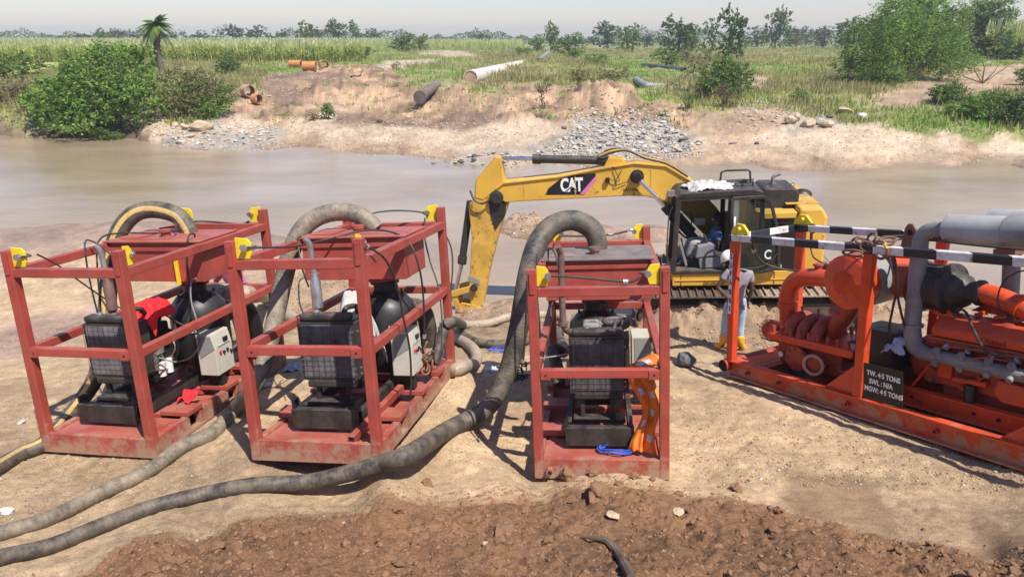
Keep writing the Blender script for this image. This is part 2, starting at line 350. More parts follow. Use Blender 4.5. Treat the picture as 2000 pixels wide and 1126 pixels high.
M['lf_bright'] = leaf_mat('bright_green_leaves', (.09, .17, .03), (.30, .46, .09), .4)
M['lf_mid'] = leaf_mat('mid_green_leaves', (.08, .14, .03), (.26, .37, .09), .4)
M['lf_dark'] = leaf_mat('dark_green_leaves', (.045, .085, .025), (.16, .23, .07))
M['lf_haze'] = leaf_mat('hazed_green_leaves', (.07, .11, .05), (.17, .23, .11))  # distance haze mixed into the leaf colour of far trees
M['lf_olive'] = leaf_mat('olive_brown_scrub', (.14, .15, .055), (.32, .30, .13))
M['lf_dry'] = leaf_mat('dry_brown_twigs', (.12, .085, .055), (.26, .19, .12))
M['grass'] = leaf_mat('rough_grass_blades', (.30, .34, .08), (.60, .60, .20), .55)
M['grass_br'] = leaf_mat('seeding_brown_grass', (.32, .30, .11), (.56, .48, .24), .55)
M['grass_gn'] = leaf_mat('lush_green_ground_cover', (.17, .32, .05), (.36, .58, .12), .55)
M['sorghum'] = leaf_mat('sorghum_leaves', (.36, .42, .13), (.66, .70, .27), .5)
M['sorghum_h'] = leaf_mat('sorghum_heads', (.52, .54, .26), (.72, .72, .42), .5)

# ------------------------------------------------------------------ noise in numpy
def hsh(ix, iy, s):
    h = (ix.astype(np.int64)*374761393+iy.astype(np.int64)*668265263+s*1442695041) & 0xffffffff
    h = ((h ^ (h >> 13))*1274126177) & 0xffffffff
    return ((h ^ (h >> 16)) & 0xffffff)/float(0xffffff)
def vnoise(x, y, s=0):
    ix = np.floor(x); iy = np.floor(y); fx = x-ix; fy = y-iy; fx = fx*fx*(3-2*fx); fy = fy*fy*(3-2*fy)
    a = hsh(ix, iy, s); b = hsh(ix+1, iy, s); c = hsh(ix, iy+1, s); d = hsh(ix+1, iy+1, s)
    return (a+(b-a)*fx)*(1-fy)+(c+(d-c)*fx)*fy-.5
def fbm(x, y, f, o=4, s=0, g=.5):
    r = 0; a = 1
    for k in range(o): r = r+a*vnoise(x*f+17*k, y*f+31*k, s+k); f *= 2.03; a *= g
    return r
def worley(x, y, f, s=0):
    x = x*f; y = y*f; ix = np.floor(x); iy = np.floor(y); best = np.full(x.shape, 9.); idv = np.zeros(x.shape)
    for dx in (-1, 0, 1):
        for dy in (-1, 0, 1):
            cx = ix+dx; cy = iy+dy; d = np.hypot(cx+hsh(cx, cy, s)-x, cy+hsh(cx, cy, s+5)-y); r = hsh(cx, cy, s+9)
            k = d < best; best = np.where(k, d, best); idv = np.where(k, r, idv)
    return best, idv

# ------------------------------------------------------------------ machine frames (measured)
W1, L1, H1 = 1.35, 2.74, 2.17
CG = {1: Frame((-4.971, 6.61, 1.301), (.9802, -.1903, .055), (.1941, .9782, -.0743)),
      2: Frame((-2.56, 6.102, 1.523), (.9819, -.176, .07), (.1833, .9763, -.1155)),
      3: Frame((.233, 6.27, 1.201), (.9922, -.1106, .0581), (.1163, .9876, -.1051))}
EX = Frame((4.24, 12.2, .3), (.9883, -.1389, .0629), (.1392, .9903, 0))
OS = Frame((3.13, 9.49, .78), (.4511, -.8749, .176), (.8888, .4582, 0))

# ------------------------------------------------------------------ the ground: heights and soils interpolated between surveyed points
CP_ = []                                               # (x, y, z, soil)
def cpx(px, py, z, c): p = at(px, py, z=z); CP_.append((p.x, p.y, z, c))
def cw(x, y, z, c): CP_.append((x, y, z, c))
for k in (1, 2, 3):
    for q in ((-.1,-.1),(W1+.1,-.1),(W1+.1,L1+.1),(-.1,L1+.1)):
        p = CG[k](q[0], q[1], .0); cw(p.x, p.y, p.z-.02, 'S')
for s_, d_ in ((-.1,-.15),(2,-.15),(4,-.15),(5.6,-.15),(-.1,1.45),(2,1.45),(4,1.45),(5.6,1.45)):
    p = OS(s_, d_, 0); cw(p.x, p.y, p.z-.02, 'S')
for x in (-9, -5, -2.5): cw(x, 4.6, 1.62, 'S'); cw(x*1.02, 3.3, 2.05, 'S' if x < -4 else 'M')
for x, c in ((-1.2,'M'), (0,'M'), (1.3,'M'), (2.5,'M'), (3.9,'M')): cw(x, 4.65, 1.68, c)
for x, c in ((-2.1,'M'),(-.6,'M'),(.6,'M'),(1.9,'M'),(3.2,'M'),(4.6,'M'),(6.5,'M')): cw(x, 3.7, 2.12, c)
for x in (-7,-4,-2,0,2,4,7,10): cw(x, 2.2, 2.95, 'M'); cw(x, .5, 3.8, 'M'); cw(x, -3, 3.9, 'M')
cw(-1.3, 4.2, 1.85, 'M'); cw(-.9, 4.9, 1.6, 'M')
for p in ((200,1110,1.8,'M'),(330,1050,1.72,'M'),(560,985,1.5,'M'),(700,960,1.42,'M'),(850,950,1.40,'M'),(1000,945,1.38,'M'),(1130,945,1.36,'M'),(1300,955,1.38,'M'),
          (1420,985,1.42,'M'),(1530,1020,1.5,'M'),(1480,940,1.3,'S'),(1600,960,1.36,'Y'),(1700,990,1.42,'Y'),(1850,1030,1.52,'S'),(1600,915,1.28,'S'),(1560,990,1.42,'Y'),(1780,1000,1.45,'S'),(1740,950,1.38,'S'),
          (1950,1090,1.62,'M'),(1800,1090,1.6,'M'),(1700,1060,1.53,'M'),(1970,1010,1.5,'S'),(1850,950,1.4,'S'),(1650,870,1.2,'S'),
          (400,950,1.42,'S'),(300,1000,1.5,'S'),(200,1050,1.58,'S'),(60,1110,1.68,'S'),(60,980,1.47,'S'),(0,900,1.33,'S'),(420,1010,1.52,'S'),(560,940,1.42,'S'),(840,915,1.3,'S'),(960,915,1.27,'S'),
          (60,780,.98,'S'),(0,720,.66,'S'),(30,690,.42,'W'),(110,655,.34,'W'),(170,625,.27,'W'),(0,655,.30,'W'),(60,628,.26,'W'),(170,570,.16,'S'),(60,585,.2,'S'),(0,600,.22,'S'),
          (230,640,.42,'S'),(100,690,.6,'S'),(100,530,.12,'S'),(200,520,.10,'S'),(0,520,.10,'W'),(0,480,.05,'W'),(120,470,.05,'W'),(0,446,.0,'W'),(120,438,0,'W'),(240,432,0,'W'),(330,435,.01,'W'),(400,432,0,'W'),
          (450,442,0,'W'),(560,463,0,'W'),(500,500,.06,'W'),(577,495,.0,'W'),(545,530,.22,'O'),(640,560,.34,'O'),(600,590,.40,'O'),(540,600,.36,'S'),(690,545,.14,'O'),(700,620,.42,'O'),(745,580,.06,'W'),(820,626,0,'W'),(880,640,.0,'W'),
          (940,652,.12,'O'),(1000,650,.12,'O'),(1060,650,.14,'O'),(700,690,.72,'S'),(950,690,.5,'S'),(900,740,.75,'S'),(960,780,.9,'S'),(950,850,1.1,'S'),(1100,640,.12,'O'),
          (1150,600,-.02,'W'),(1290,600,.02,'W'),(1330,690,.62,'S'),(1380,640,.34,'O'),(1320,640,.34,'O'),(1500,640,.30,'O'),(1440,620,.25,'O'),(1600,600,.16,'O'),(1720,600,.12,'O'),(1650,563,-.02,'W'),(1790,578,-.02,'W'),
          (1850,600,.1,'O'),(2000,590,0,'W'),(2000,640,.3,'O'),(2300,600,0,'W'),(-300,450,0,'W'),(-300,600,.3,'S'),(-300,800,1.1,'S'),(2300,700,.7,'S'),(1400,760,.9,'S'),(1500,850,1.13,'S'),(1360,850,1.08,'S'),
          # under the river
          (200,395,-.5,'W'),(0,400,-.5,'W'),(500,400,-.5,'W'),(700,470,-.4,'W'),(780,540,-.25,'W'),(850,590,-.25,'W'),(930,560,-.3,'W'),(1000,520,-.3,'W'),(1200,530,-.3,'W'),(1100,575,-.2,'W'),(900,430,-.5,'W'),
          (990,447,.02,'W'),(1022,440,.12,'O'),(1075,442,.04,'W'),(1150,455,.045,'W'),(1280,463,.04,'W'),(1400,470,.04,'W'),(1180,478,-.03,'W'),(1300,485,-.05,'W'),(1230,436,-.03,'W'),(1120,440,-.02,'W'),
          (200,320,-.9,'W'),(0,310,-.9,'W'),(600,335,-.8,'W'),(1000,370,-.8,'W'),(1400,380,-.7,'W'),(1800,380,-.8,'W'),(1800,460,-.6,'W'),(2000,480,-.6,'W'),(1750,530,-.3,'W'),(-300,340,-.9,'W'),(2300,400,-.8,'W'),
          (1500,420,-.4,'W'),(1600,500,-.3,'W'),
          # far shore
          (-300,262,0,'E'),(0,264,0,'E'),(120,268,0,'E'),(260,271,0,'E'),(330,284,0,'X'),(420,292,0,'X'),(540,292,0,'O'),(700,299,0,'O'),(860,307,0,'O'),(885,320,0,'X'),(1000,328,0,'X'),(1150,332,0,'X'),
          (1300,334,0,'O'),(1500,332,0,'O'),(1700,330,0,'O'),(1850,328,0,'O'),(2000,326,0,'O'),(2300,320,0,'O'),
          (0,246,.45,'E'),(120,246,.45,'E'),(0,222,1.1,'G'),(120,225,1.0,'G'),(0,170,2.1,'G'),(0,135,2.45,'Y2'),(60,120,2.6,'Y2'),(150,118,2.6,'Y2'),(-300,200,1.6,'G'),(-300,120,2.6,'G'),
          (240,252,.35,'E'),(300,250,.5,'P'),(200,200,1.4,'G'),(200,140,2.4,'G'),(360,230,.8,'G'),(350,262,.4,'P'),(420,262,.45,'X'),(470,238,.65,'P'),(450,270,.3,'X'),(520,262,.35,'X'),(400,200,1.4,'G'),(400,150,2.2,'G'),
          (450,165,1.9,'G'),(470,190,1.35,'R'),(480,215,.9,'R'),(540,232,.65,'R'),(600,215,.9,'R'),(560,180,1.5,'E'),(560,150,2.1,'E'),(640,150,2.15,'E'),(620,180,1.5,'R'),(700,175,1.6,'R'),(700,150,2.15,'R'),(760,150,2.2,'R'),
          (760,185,1.3,'R'),(780,215,.7,'R'),(850,215,.75,'R'),(640,138,2.3,'R'),(560,135,2.35,'G'),(480,140,2.3,'G'),(400,120,2.6,'G'),(600,122,2.55,'G'),(700,120,2.6,'G'),(740,136,2.4,'R'),(800,122,2.55,'T'),(855,106,2.75,'T'),
          (760,130,2.48,'T'),(800,112,2.65,'G'),(840,130,2.5,'G'),(800,145,2.3,'G'),(900,125,2.6,'G'),(870,160,2.1,'G'),(880,180,1.6,'R'),(870,200,1.1,'R'),(930,195,1.35,'R'),(960,175,1.75,'G'),(1000,150,2.15,'G'),(1000,180,1.55,'R'),
          (640,225,.9,'P'),(600,245,.6,'P'),(680,238,.5,'E'),(760,242,.42,'E'),(860,243,.42,'E'),(940,240,.55,'E'),(900,228,.6,'E'),(650,258,.55,'P'),(760,262,.5,'P'),(860,262,.5,'P'),(960,255,.62,'P'),(600,275,.22,'O'),(760,283,.2,'O'),(900,282,.25,'P'),
          (1000,275,.4,'P'),(1050,250,.75,'P'),(1000,230,.8,'R'),(1080,225,.95,'R'),(1060,195,1.35,'R'),(1130,210,1.15,'R'),(1220,225,.95,'R'),(1300,220,1.0,'R'),(1340,235,.9,'R'),(1120,160,2.0,'G'),(1160,150,2.25,'G'),(1200,160,2.15,'G'),
          (1110,185,1.5,'R'),(1220,185,1.55,'R'),(1240,165,1.9,'G'),(1290,185,1.6,'G'),(1340,190,1.5,'G'),(1260,150,2.1,'G'),(1150,120,2.5,'G'),(1300,110,2.6,'G'),(1100,100,2.7,'G'),(1000,105,2.7,'G'),
          (1180,250,.6,'X'),(1250,255,.55,'X'),(1130,275,.4,'X'),(1200,290,.28,'X'),(1330,280,.3,'X'),(1360,290,.25,'P'),(1100,295,.2,'X'),(1050,300,.15,'X'),(1400,245,.75,'O'),(1420,280,.35,'O'),(1450,255,.65,'O'),(1380,310,.15,'O'),
          (1500,300,.25,'O'),(1500,275,.5,'P'),(1600,275,.62,'P'),(1640,262,.72,'P'),(1700,268,.65,'P'),(1600,300,.3,'P'),(1760,272,.6,'P'),(1750,295,.3,'P'),(1860,278,.45,'P'),(1950,285,.3,'P'),(2000,288,.25,'P'),(1600,318,.12,'O'),(1750,312,.12,'O'),(1900,302,.12,'O'),(2300,295,.15,'O'),
          (1500,235,1.0,'O'),(1560,245,.85,'X'),(1620,240,.9,'X'),(1460,225,1.15,'O'),(1400,200,1.5,'G'),(1480,195,1.6,'G'),(1450,165,2.0,'O'),(1530,170,2.0,'G'),(1550,140,2.45,'G'),(1420,140,2.35,'G'),(1380,160,2.0,'G'),(1600,130,2.6,'G'),(1500,120,2.6,'G'),
          (1460,100,2.9,'G'),(1600,100,3.0,'G'),(1580,215,1.35,'G'),(1650,220,1.25,'G'),(1640,190,1.75,'G'),(1750,225,1.2,'G'),(1760,190,1.8,'O'),(1850,180,2.0,'O'),(1950,170,2.2,'O'),(1900,150,2.5,'O'),(1980,140,2.7,'O'),(1850,215,1.35,'G'),(1950,235,1.05,'G'),(1800,250,.85,'G'),(1900,262,.65,'G'),(2000,265,.6,'G'),
          (2000,190,1.9,'G'),(1700,165,2.15,'G'),(1800,130,2.9,'G'),(1950,118,3.1,'G'),(2000,112,3.2,'G'),(1900,112,3.1,'G'),(2300,150,2.8,'G'),(2300,230,1.2,'G'),(1700,110,2.95,'G')): cpx(*p)
for x in (-160, -110, -60, -20, 20, 60, 110, 170):
    for y in (130, 200, 330, 600, 1100): cw(x*y/130, y, 2.75+(.35 if (x > 30 and y < 250) else 0), 'G')
CA = np.array([(a[0], a[1], a[2]) for a in CP_])
def sv_(x, y): return x/(np.abs(y)*1.0+3.5), .42*np.log(np.maximum(y, -3)+4.5)
cs, cv = sv_(CA[:, 0], CA[:, 1])
def kern(r2): return .5*r2*np.log(r2+1e-9)
nC = len(CA); K = kern((cs[:, None]-cs)**2+(cv[:, None]-cv)**2)+np.eye(nC)*2e-5
Pm = np.stack([np.ones(nC), cs, cv], 1); A_ = np.zeros((nC+3, nC+3)); A_[:nC, :nC] = K; A_[:nC, nC:] = Pm; A_[nC:, :nC] = Pm.T
SOL = np.linalg.solve(A_, np.concatenate([CA[:, 2], [0, 0, 0]]))
SOILS = ['S', 'W', 'M', 'P', 'R', 'E', 'O', 'G', 'X', 'Y', 'Y2', 'T']
SOILC = np.array([(.50,.352,.208), (.38,.255,.175), (.25,.134,.068), (.53,.40,.27), (.34,.22,.135), (.22,.145,.095), (.37,.255,.16), (.215,.235,.075), (.36,.31,.245), (.33,.22,.125), (.34,.36,.10), (.44,.34,.24)])
AMP = {'S': .022, 'W': .006, 'M': .10, 'P': .04, 'R': .28, 'E': .10, 'O': .07, 'G': .16, 'X': .14, 'Y': .012, 'Y2': .05, 'T': .05}
cidx = np.array([SOILS.index(a[3]) for a in CP_]); amps = np.array([AMP[c] for c in SOILS])
ml = [at(px, py, z=z) for px, py, z in ((100, 1160, 1.85), (170, 1120, 1.8), (240, 1068, 1.72), (480, 992, 1.68), (600, 975, 1.68), (840, 950, 1.62), (1000, 950, 1.48), (1100, 935, 1.36), (1440, 968, 1.40), (1530, 1005, 1.46), (1700, 1040, 1.52), (1850, 1075, 1.6), (2000, 1100, 1.65), (2300, 1120, 1.7))]
MUDX = [-9]+[p.x for p in ml]; MUDY = [2.9]+[p.y-.07 for p in ml]
def terrain(x, y, soils=False):
    x = np.atleast_1d(np.asarray(x, float)); y = np.atleast_1d(np.asarray(y, float)); Z = np.zeros(len(x)); WT = np.zeros((len(x), len(SOILS)))
    for a in range(0, len(x), 20000):
        b = slice(a, a+20000); s, v = sv_(x[b], y[b]); d2 = (s[:, None]-cs)**2+(v[:, None]-cv)**2
        Z[b] = kern(d2)@SOL[:nC]+SOL[nC]+s*SOL[nC+1]+v*SOL[nC+2]
        ws = s+.014*fbm(s, v, 40, 3, 3)+.006*fbm(s, v, 160, 3, 5); wv = v+.014*fbm(s, v, 40, 3, 8)+.006*fbm(s, v, 160, 3, 9)
        w_ = 1/(((ws[:, None]-cs)**2+(wv[:, None]-cv)**2)+2e-5)**3
        for k in range(len(SOILS)): WT[b, k] = w_[:, cidx == k].sum(1)
    WT /= WT.sum(1)[:, None]
    yb = np.interp(x, MUDX, MUDY)+.12*fbm(x, y, 1.6, 4, 200)+.10*fbm(x, y, 7, 3, 201)      # the edge of the tipped wet soil
    mk_ = 1/(1+np.exp(np.clip((y-yb)*22, -40, 40))); im = SOILS.index('M'); WT *= (1-mk_)[:, None]; sh = WT[:, im].copy(); WT[:, im] = mk_
    WT[:, 0] += sh*np.clip(1-(x-2)*.8, 0, 1); WT[:, SOILS.index('Y')] += sh*np.clip((x-2)*.8, 0, 1)
    dist = np.maximum(y, 3); f = 1.0
    big = fbm(x, y, .35, 4, 1)+.5*fbm(x, y, 1.3, 4, 2); amp = WT@amps
    near = np.clip((16-y)/4, 0, 1)
    Z2 = Z+amp*big*np.clip(y/8, .35, 1.6)
    m = WT[:, SOILS.index('M')]*near
    if near.max() > 0:
        d1, i1 = worley(x+.1*fbm(x, y, 4, 2, 77), y, 5.5, 1); d2_, i2 = worley(x, y, 13, 2); d3, i3 = worley(x+.03*fbm(x, y, 20, 2, 7), y, 27, 3)
        Z2 += m*(.05*(i1-.3)*np.clip(1-d1*1.1, 0, 1)+.035*(i2-.2)*np.clip(1-d2_*1.2, 0, 1)+.018*i3*np.clip(1-d3*1.2, 0, 1)+.05*fbm(x, y, 2.2, 4, 21)+.03)
        dp, ip = worley(x+.2*fbm(x, y, 3, 3, 78), y, 1.5, 15); Z2 -= m*.12*np.clip(.42-dp, 0, 1)*(ip > .55); Z2 += m*(.05*fbm(x, y, 9, 4, 23, .7))
        o = WT[:, SOILS.index('O')]*near
        Z2 += o*(.10*fbm(x, y, 2.2, 4, 31)+.05*(i1-.3)*np.clip(1-d1*1.1, 0, 1)+.03*i2*np.clip(1-d2_*1.2, 0, 1))
        sN = WT[:, 0]*near; fp = np.clip(.5-d1, 0, .5)*(i1 > .45)
        Z2 += sN*(.016*fbm(x, y, 5, 3, 41)+.014*fbm(x, y, 13, 3, 43)-.055*fp*(i2*.5+.5)+.010*i3*np.clip(1-d3*1.2, 0, 1)*(fbm(x, y, .9, 2, 45) > .08))
    far = np.clip((y-28)/8, 0, 1); r = (WT[:, SOILS.index('R')]+.4*WT[:, SOILS.index('E')])*far
    if far.max() > 0:
        d1, i1 = worley(x, y, .9, 11); Z2 += r*(.42*fbm(x, y, .8, 6, 51, .62)+.16*(1-d1)); Z2 += WT[:, SOILS.index('X')]*far*.12*fbm(x, y, 2.5, 3, 61)
    # erosion step in the wet sand on the left
    e = np.clip((y-8)/2, 0, 1)*np.clip((17-y)/3, 0, 1)*np.clip((-4.6-x)/1, 0, 1)
    c1 = y-(11.6+.55*(x+9)+.5*fbm(x, y, .9, 3, 71)); Z2 += e*.10*(1/(1+np.exp(np.clip(c1*14, -30, 30)))-.5)
    c2 = y-(14.3+.35*(x+9)+.5*fbm(x, y, .9, 3, 72)); Z2 += e*.06*(1/(1+np.exp(np.clip(c2*14, -30, 30)))-.5)
    # sand heap on the bar, spoil by the bucket, hummock of the far bank
    for cx, cy, rx, ry, h in HEAPS:
        q = 1-((x-cx)/rx)**2-((y-cy)/ry)**2
        Z2 = np.where(q > 0, np.maximum(Z2, Z2+h*np.clip(q, 0, 1)**.8*(1+(.65 if cy < 30 else .35)*fbm(x, y, 2.5, 6, 81, .62))), Z2)
    # machines stand flat on the soil: nothing pokes through their floors
    for F_, w0, w1, l0, l1 in ((CG[1], -.05, W1+.05, -.05, L1+.05), (CG[2], -.05, W1+.05, -.05, L1+.05), (CG[3], -.05, W1+.05, -.05, L1+.05), (OS, -.1, 7, -.05, 1.4)):
        I = F_.I; lx = I[0][0]*x+I[0][1]*y+I[0][2]*Z+I[0][3]; ly = I[1][0]*x+I[1][1]*y+I[1][2]*Z+I[1][3]; lz = I[2][0]*x+I[2][1]*y+I[2][2]*Z2+I[2][3]
        ins = (lx > w0) & (lx < w1) & (ly > l0) & (ly < l1) & (lz > -.012); Z2 = np.where(ins, Z2-lz-.012, Z2)
    if not soils: return Z2
    return Z2, WT
HEAPS = []
p = at(1022, 446, z=0); HEAPS.append((p.x, p.y+.3, .9, .7, .27))
p = at(1120, 452, z=0); HEAPS.append((p.x, p.y+.3, .6, .5, .12))
p = at(965, 620, z=.0); HEAPS.append((p.x, p.y+.3, 1.0, .8, .22))
p = at(1000, 600, z=.0); HEAPS.append((p.x+.2, p.y+.4, 1.1, .7, .14))
p = at(1170, 190, z=1.6); HEAPS.append((p.x, p.y, 3.0, 4, .9))
p = at(1190, 463, z=0); HEAPS.append((p.x, p.y+.2, 3.0, .75, .13)); p = at(1060, 452, z=0); HEAPS.append((p.x, p.y+.2, 1.9, .8, .10))
for hx, hy, hr, hh in ((1330, 638, .8, .34), (1400, 645, .7, .24), (1470, 642, .7, .38), (1540, 638, .8, .32), (1610, 626, .9, .42), (1260, 620, .7, .24), (1700, 612, 1.0, .30)):
    p = at(hx, hy, z=.35); HEAPS.append((p.x, p.y-.1, hr, .55, hh))
p = at(640, 560, z=.3); HEAPS.append((p.x, p.y, 1.6, 1.2, .16))
p = at(720, 182, z=1.5); HEAPS.append((p.x+1, p.y+3, 3.2, 3, .35))
def gz(x, y): return float(terrain([x], [y])[0])
def ground_at(px, py):                                 # the place on the ground seen at a pixel
    z = .8 if py > 560 else 1.0
    lo, hi = 2.0, 900.0; d = ray(px, py); ts = np.geomspace(2.5, 700, 700); X = d.x*ts; Y = d.y*ts; Zr = CAMZ+d.z*ts
    g = terrain(X, Y); k = np.where(Zr < g)[0]
    i = k[0] if len(k) else len(ts)-1; return Vector((X[i], Y[i], float(g[i])))

th = np.concatenate([np.linspace(math.radians(74), math.radians(.9), 800), np.radians([.7, .5, .38, .28])])
rows = np.concatenate([[-3.2, -1.5, -.3, .5], 4.4/np.tan(th)]); NC_ = 1050
u = np.linspace(-1, 1, NC_); u = u*(.72+.28*u*u)
Y_ = np.repeat(rows, NC_); X_ = np.tile(u, len(rows))*(np.maximum(Y_, 0)*1.02+6)
Zg, WT = terrain(X_, Y_, True)
colr = WT@SOILC
n1 = fbm(X_, Y_, .5, 5, 100); n2 = fbm(X_, Y_, 3.5, 4, 101); n3 = fbm(X_, Y_, 14, 3, 102)
Rw_ = WT[:, SOILS.index('R')]+.6*WT[:, SOILS.index('E')]+.35*WT[:, SOILS.index('O')]*(Y_ > 25)
wd_, wi_ = worley(X_+.4*fbm(X_, Y_, 1, 3, 140), Y_*.6, 1.1, 141)
colr = colr*(1+.40*n1+.30*n2+.25*n3)[:, None]*(1+Rw_*(1.0*fbm(X_, Y_*.55, .9, 5, 142, .65)+.28*(.45-wd_)))[:, None]
gW = WT[:, SOILS.index('G')]+WT[:, SOILS.index('Y2')]
t_ = np.clip(.5+2.6*fbm(X_, Y_, .22, 5, 110), 0, 1)*gW*np.clip((Y_-30)/10, 0, 1)      # bare patches in the grass
colr = colr*(1-.35*t_[:, None])+np.array((.33, .25, .15))*.35*t_[:, None]
sN = WT[:, 0]*(Y_ < 20); st = np.clip(fbm(X_, Y_, .8, 5, 120)*3.2-.35, 0, 1)*sN        # damp brown stains on the near sand
colr = colr*(1-.40*st[:, None])+np.array((.25, .16, .09))*.40*st[:, None]
yy = WT[:, SOILS.index('Y')]; st = np.clip(.5+3*fbm(X_*1.2, Y_*2.5, 1.2, 5, 130), 0, 1)*yy; colr = colr*(1-.45*st[:, None])+np.array((.19, .115, .065))*.45*st[:, None]
wet = np.clip(1-(Zg-.0)/.10, 0, 1)*(Zg > -2)                                             # soaked margin at the water line
colr = colr*(1-.30*np.clip(wet, 0, 1)[:, None]); wetm = np.clip(WT[:, SOILS.index('W')]*.8+wet*.6+yy*.55, 0, 1)
a4 = np.concatenate([np.clip(colr, .01, .8), wetm[:, None]], 1)
def soil_material():
    m, t, b = new_mat('soil'); at_ = N(t, 'ShaderNodeAttribute'); at_.attribute_name = 'soil'
    tc = N(t, 'ShaderNodeTexCoord'); o = tc.outputs['Object']
    n1 = noise_n(t, 9, 10, o, .72); n2 = noise_n(t, 70, 6, o, .7); n3 = noise_n(t, 1.3, 8, o, .7)
    c = mixc(t, 1.0, at_.outputs['Color'], ramp(t, n1.outputs[0], [(.30, g3(.80)), (.5, g3(1)), (.70, g3(1.12))]).outputs[0], 'MULTIPLY')
    c = mixc(t, 1.0, c, ramp(t, n2.outputs[0], [(.34, g3(.55)), (.48, g3(.98)), (.70, g3(1.28))]).outputs[0], 'MULTIPLY')
    c = mixc(t, .8, c, ramp(t, n3.outputs[0], [(.3, g3(.8)), (.7, g3(1.15))]).outputs[0], 'MULTIPLY')
    vo = N(t, 'ShaderNodeTexVoronoi'); vo.inputs['Scale'].default_value = 26; t.links.new(o, vo.inputs['Vector'])
    sp = ramp(t, vo.outputs['Distance'], [(.06, g3(1)), (.11, g3(0))]); sg = ramp(t, n3.outputs[0], [(.5, g3(0)), (.62, g3(.75))]); k = mixc(t, 1.0, sp.outputs[0], sg.outputs[0], 'MULTIPLY')
    c = mixc(t, k, c, (.12, .075, .045))
    vc_ = N(t, 'ShaderNodeTexVoronoi'); vc_.feature = 'DISTANCE_TO_EDGE'; vc_.inputs['Scale'].default_value = 5.5
    wn = noise_n(t, 4, 4, o); wa = mixc(t, .25, o, wn.outputs['Color'], 'ADD'); t.links.new(wa, vc_.inputs['Vector'])
    ck = ramp(t, vc_.outputs['Distance'], [(.0, g3(1)), (.022, g3(0))]); cg = ramp(t, noise_n(t, .9, 4, o).outputs[0], [(.50, g3(0)), (.60, g3(.55))]); k = mixc(t, 1.0, ck.outputs[0], cg.outputs[0], 'MULTIPLY')
    c = mixc(t, k, c, (.14, .09, .055))
    t.links.new(c, b.inputs['Base Color'])
    r = N(t, 'ShaderNodeMapRange'); t.links.new(at_.outputs['Alpha'], r.inputs[0]); r.inputs[3].default_value = .95; r.inputs[4].default_value = .42; t.links.new(r.outputs[0], b.inputs['Roughness'])
    b.inputs['Specular IOR Level'].default_value = .3
    ad = N(t, 'ShaderNodeMath', operation='MULTIPLY_ADD'); t.links.new(n2.outputs[0], ad.inputs[0]); ad.inputs[1].default_value = 1.1; t.links.new(n1.outputs[0], ad.inputs[2])
    iv = N(t, 'ShaderNodeMapRange'); t.links.new(at_.outputs['Alpha'], iv.inputs[0]); iv.inputs[3].default_value = .75; iv.inputs[4].default_value = .15
    bn = N(t, 'ShaderNodeBump'); bn.inputs['Distance'].default_value = .028; t.links.new(iv.outputs[0], bn.inputs['Strength']); t.links.new(ad.outputs[0], bn.inputs['Height']); t.links.new(bn.outputs[0], b.inputs['Normal'])
    return m
M['soil'] = soil_material()
ii = (np.arange(len(rows)-1)[:, None]*NC_+np.arange(NC_-1)).ravel()
FC = np.stack([ii, ii+1, ii+NC_+1, ii+NC_], 1)
tag(np_mesh('ground', np.stack([X_, Y_, Zg], 1), FC, M['soil'], smooth=True, col=a4), kind='structure')

# river water
m, t, b = new_mat('muddy_water'); tc = N(t, 'ShaderNodeTexCoord'); mp = N(t, 'ShaderNodeMapping'); mp.inputs['Scale'].default_value = (1, 1.9, 1); t.links.new(tc.outputs['Object'], mp.inputs[0])
a = noise_n(t, 2.6, 6, mp.outputs[0], .62); a2 = noise_n(t, .16, 4, mp.outputs[0], .6); a3 = noise_n(t, 9, 3, mp.outputs[0], .6)
t.links.new(mixc(t, ramp(t, a2.outputs[0], [(.35, g3(0)), (.68, g3(1))]).outputs[0], (.28, .205, .13), (.38, .29, .19)), b.inputs['Base Color'])
b.inputs['Roughness'].default_value = .10; b.inputs['IOR'].default_value = 1.33
sm = N(t, 'ShaderNodeMath', operation='MULTIPLY_ADD'); t.links.new(a3.outputs[0], sm.inputs[0]); sm.inputs[1].default_value = .18; t.links.new(a.outputs[0], sm.inputs[2])
pt = ramp(t, noise_n(t, .09, 3, mp.outputs[0]).outputs[0], [(.4, g3(.12)), (.65, g3(.5))])
bn = N(t, 'ShaderNodeBump'); bn.inputs['Distance'].default_value = .055; t.links.new(sm.outputs[0], bn.inputs['Height']); t.links.new(pt.outputs[0], bn.inputs['Strength']); t.links.new(bn.outputs[0], b.inputs['Normal'])
M['water'] = m
wm = MB(); wm.add([(-160, 8.2, 0), (170, 8.2, 0), (170, 66, 0), (-160, 66, 0)], [(0, 1, 2, 3)])
tag(wm.build('river_water', M['water']), kind='structure')
#@@BODY

